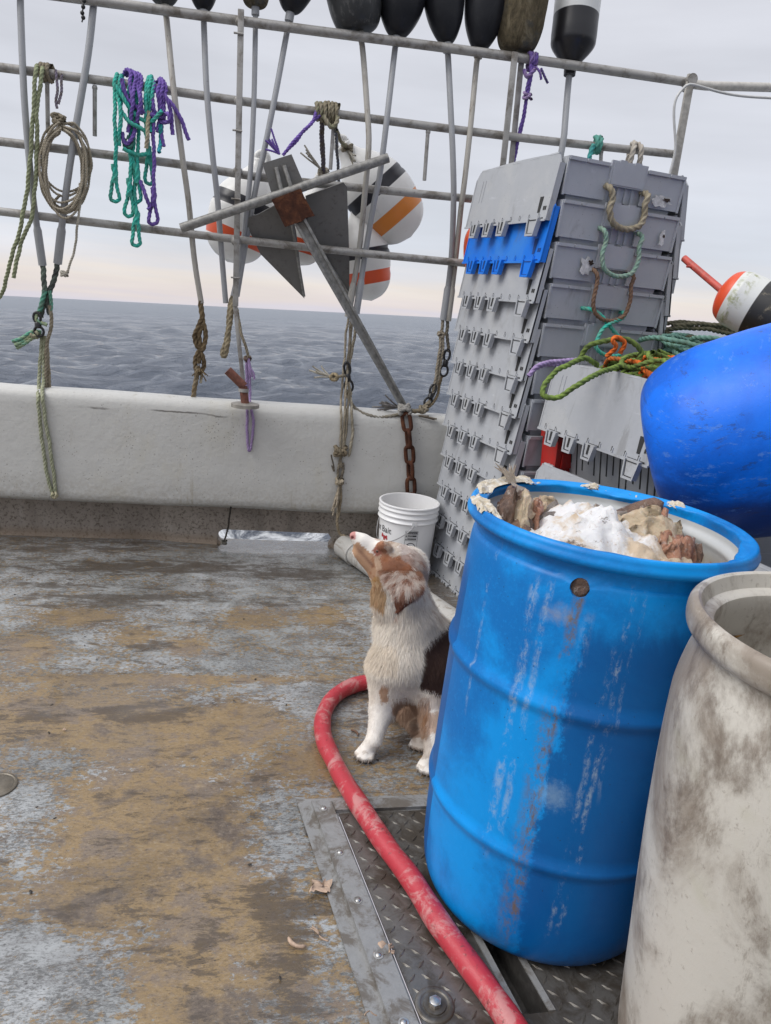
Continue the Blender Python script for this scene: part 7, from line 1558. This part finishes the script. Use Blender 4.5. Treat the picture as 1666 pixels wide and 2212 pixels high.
    # ---- fur: ribbons lying along the coat
    def scatter(Vs, Fs, n_s, rg):
        tri = np.vstack([Fs[:, [0, 1, 2]], Fs[:, [0, 2, 3]]]); a, b, c = Vs[tri[:, 0]], Vs[tri[:, 1]], Vs[tri[:, 2]]; nr = np.cross(b-a, c-a); ar = np.linalg.norm(nr, axis=1)
        k = rg.choice(len(tri), n_s, p=ar/ar.sum()); u = rg.uniform(0, 1, (n_s, 2)); u[u.sum(1) > 1] = 1-u[u.sum(1) > 1]
        return a[k]+(b-a)[k]*u[:, :1]+(c-a)[k]*u[:, 1:], nr[k]/(ar[k][:, None]+1e-12)
    def ribbons(name, Q, Nn, L_, Fw, Cc, lift, wdt, rg, par):
        N_ = len(Q); Fw = Fw-Nn*(Fw*Nn).sum(1)[:, None]; Fw /= np.linalg.norm(Fw, axis=1)[:, None]+1e-9; Fw = Fw+rg.normal(0, .15, (N_, 3)); Fw /= np.linalg.norm(Fw, axis=1)[:, None]
        d0 = Fw*(1-lift[:, None])+Nn*lift[:, None]; d0 /= np.linalg.norm(d0, axis=1)[:, None]; s = np.cross(d0, Nn); s /= np.linalg.norm(s, axis=1)[:, None]+1e-9
        d1 = d0+Fw*.35+np.array([0, 0, -.30])*(L_[:, None]/.04); d1 /= np.linalg.norm(d1, axis=1)[:, None]
        p0 = Q-Nn*.0015; p1 = p0+d0*L_[:, None]*.5; p2 = p1+d1*L_[:, None]*.5; w = wdt[:, None]
        VV = np.stack([p0-s*w, p0+s*w, p1-s*w*.85, p1+s*w*.85, p2], 1).reshape(-1, 3); b = np.arange(N_)[:, None]*5
        FF = [np.concatenate([b+0, b+1, b+3, b+2], 1), np.concatenate([b+2, b+3, b+4, b+4], 1)]
        T_ = np.vstack([b+np.array([[0, 1, 3]]), b+np.array([[0, 3, 2]]), b+np.array([[2, 3, 4]])])
        f = mesh_obj(name, VV, T_, m_hair, par, True); cc = np.repeat(Cc, 5, 0); shade = np.tile(np.array([.80, .80, .95, .95, 1.06]), N_)[:, None]; cc = np.clip(cc*(1+rg.normal(0, .09, (N_, 1))).repeat(5, 0), 0, 1)
        a = f.data.color_attributes.new('coat', 'FLOAT_COLOR', 'POINT'); a.data.foreach_set('color', np.c_[cc, np.ones(len(cc))].astype(np.float32).ravel()); f['kind'] = 'stuff'
        nl = np.repeat(Nn*.75+np.cross(s, d0)*.0, 5, 0)
        return f
    rg = np.random.default_rng(17); Q, Nn = scatter(V, F, 250000, rg); x, y = prj(Q); Cc = coat(Q)
    L_ = np.full(len(Q), .026); head = y < 1262; muz = (y < 1262) & (x < 812)
    L_[head] = .011; L_[muz] = .0050; L_[(y < 1262) & (x > 880)] = .020
    L_[(y >= 1262) & (y < 1500)] = .030; L_[(y > 1320) & (y < 1450)] = .038; leg_ = (Q[:, 2] < .25); L_ = np.where((y > 1262), np.minimum(L_, .012+np.clip((Q[:, 2]-.20)/.16, 0, 1)*.028), L_); L_[Q[:, 2] < .06] = .006; L_[inpoly(x, y, [(845, 1505), (930, 1505), (930, 1585), (850, 1585)])] = .030
    L_ *= rg.uniform(.6, 1.15, len(Q)); n1 = noise3(Q, 14, 2); 
    nv = (np.array(atY(762, 1152, Yh))-np.array(ska)); nv /= np.linalg.norm(nv); Fw = np.tile(np.array([.12, .06, -1.0]), (len(Q), 1)); Fw[head] = -nv*1.0+np.array([0, 0, -.25]); Fw[:, 0] += n1*.55; Fw[:, 1] += noise3(Q, 16, 7)*.4
    chin = (y >= 1262) & (x < 830) & (y < 1420); Fw[chin] += np.array([-.10, -.1, 0])
    lift = np.where(head, .14, np.where(leg_, .12, .20)); lift = lift+.05*np.clip(noise3(Q, 26, 5)*2, 0, 1)*(~head); ok = ~((x < 771) & (y < 1166) & (y > 1138)); ok &= Q[:, 2] > .012; ok &= np.linalg.norm(Q-np.array(A(816, 1191, Yh-.034)), axis=1) > .009
    wdt = np.where(muz, .00045, np.where(head | leg_, .0005, .00062))
    ribbons('fur', Q[ok], Nn[ok], L_[ok], Fw[ok], Cc[ok], lift[ok], wdt[ok], rg, o)
    Q, Nn = scatter(EV_, EF, 22000, rg); x, y = prj(Q); Le = np.where(y > 1285, .016, .024)*rg.uniform(.6, 1.2, len(Q)); front = x < 848; Le[front] = .034*rg.uniform(.6, 1.1, front.sum())
    Fw = np.tile(np.array([.0, -.1, -1.0]), (len(Q), 1)); Fw[front] = np.array([-.45, -.25, -.85]); ribbons('ear_fur', Q, Nn, Le, Fw, earcol(Q), np.full(len(Q), .16), np.full(len(Q), .0006), rg, ear)
    # eye, lid, claws
    e = A(816, 1191, Yh-.0265); mb = MB().ball(e, .0068, 12); mb.obj('eye', simple('amber eye', (.055, .028, .015), .12, 0, .2, 60, .0, spec=.6), o, True)
    cl = MB()
    for pw, f in ((G(792, 1634, 0), np.array((-.55, -.83, 0))), (G(924, 1661, 0), np.array((-.42, -.9, 0))), (hp, np.array((-.45, -.89, 0)))):
        f = f/np.linalg.norm(f); s = np.array([-f[1], f[0], 0])
        for oo, l in ((-.0235, .022), (-.0085, .033), (.0085, .033), (.0235, .022)):
            if pw is hp: l = .03*(1-abs(oo)*8)
            a = pw+s*oo+f*(l+.008)+np.array([0, 0, .012]); cl.tube([a, a+f*.007+np.array([0, 0, -.003]), a+f*.010+np.array([0, 0, -.008])], [.0026, .0020, .0006], 6)
    cl.obj('claw', simple('horn claw', (.16, .125, .10), .4), o)
build_dog()
# ------------------------------------------------------------------ wheelhouse side, unseen, added right of the frame to block light
def build_wheelhouse_blocker():
    root = thing('wheelhouse_blocker', (1.95, -.85, 0), 'unseen off-white wheelhouse side and roof overhang on the right of the deck', 'wheelhouse_blocker')
    m = simple('wheelhouse gelcoat', (.30, .30, .29), .5, 0, .15, 12, .1, (.2, .17, .13), .4)
    MB().box((2.75, -.85, 1.15), (1.6, 3.9, 2.3), bev=.03).obj('wall', m, root)
    MB().box((2.45, -.95, 2.35), (2.4, 4.3, .10), bev=.03).obj('roof', m, root)
    root['kind'] = 'structure'
build_wheelhouse_blocker()
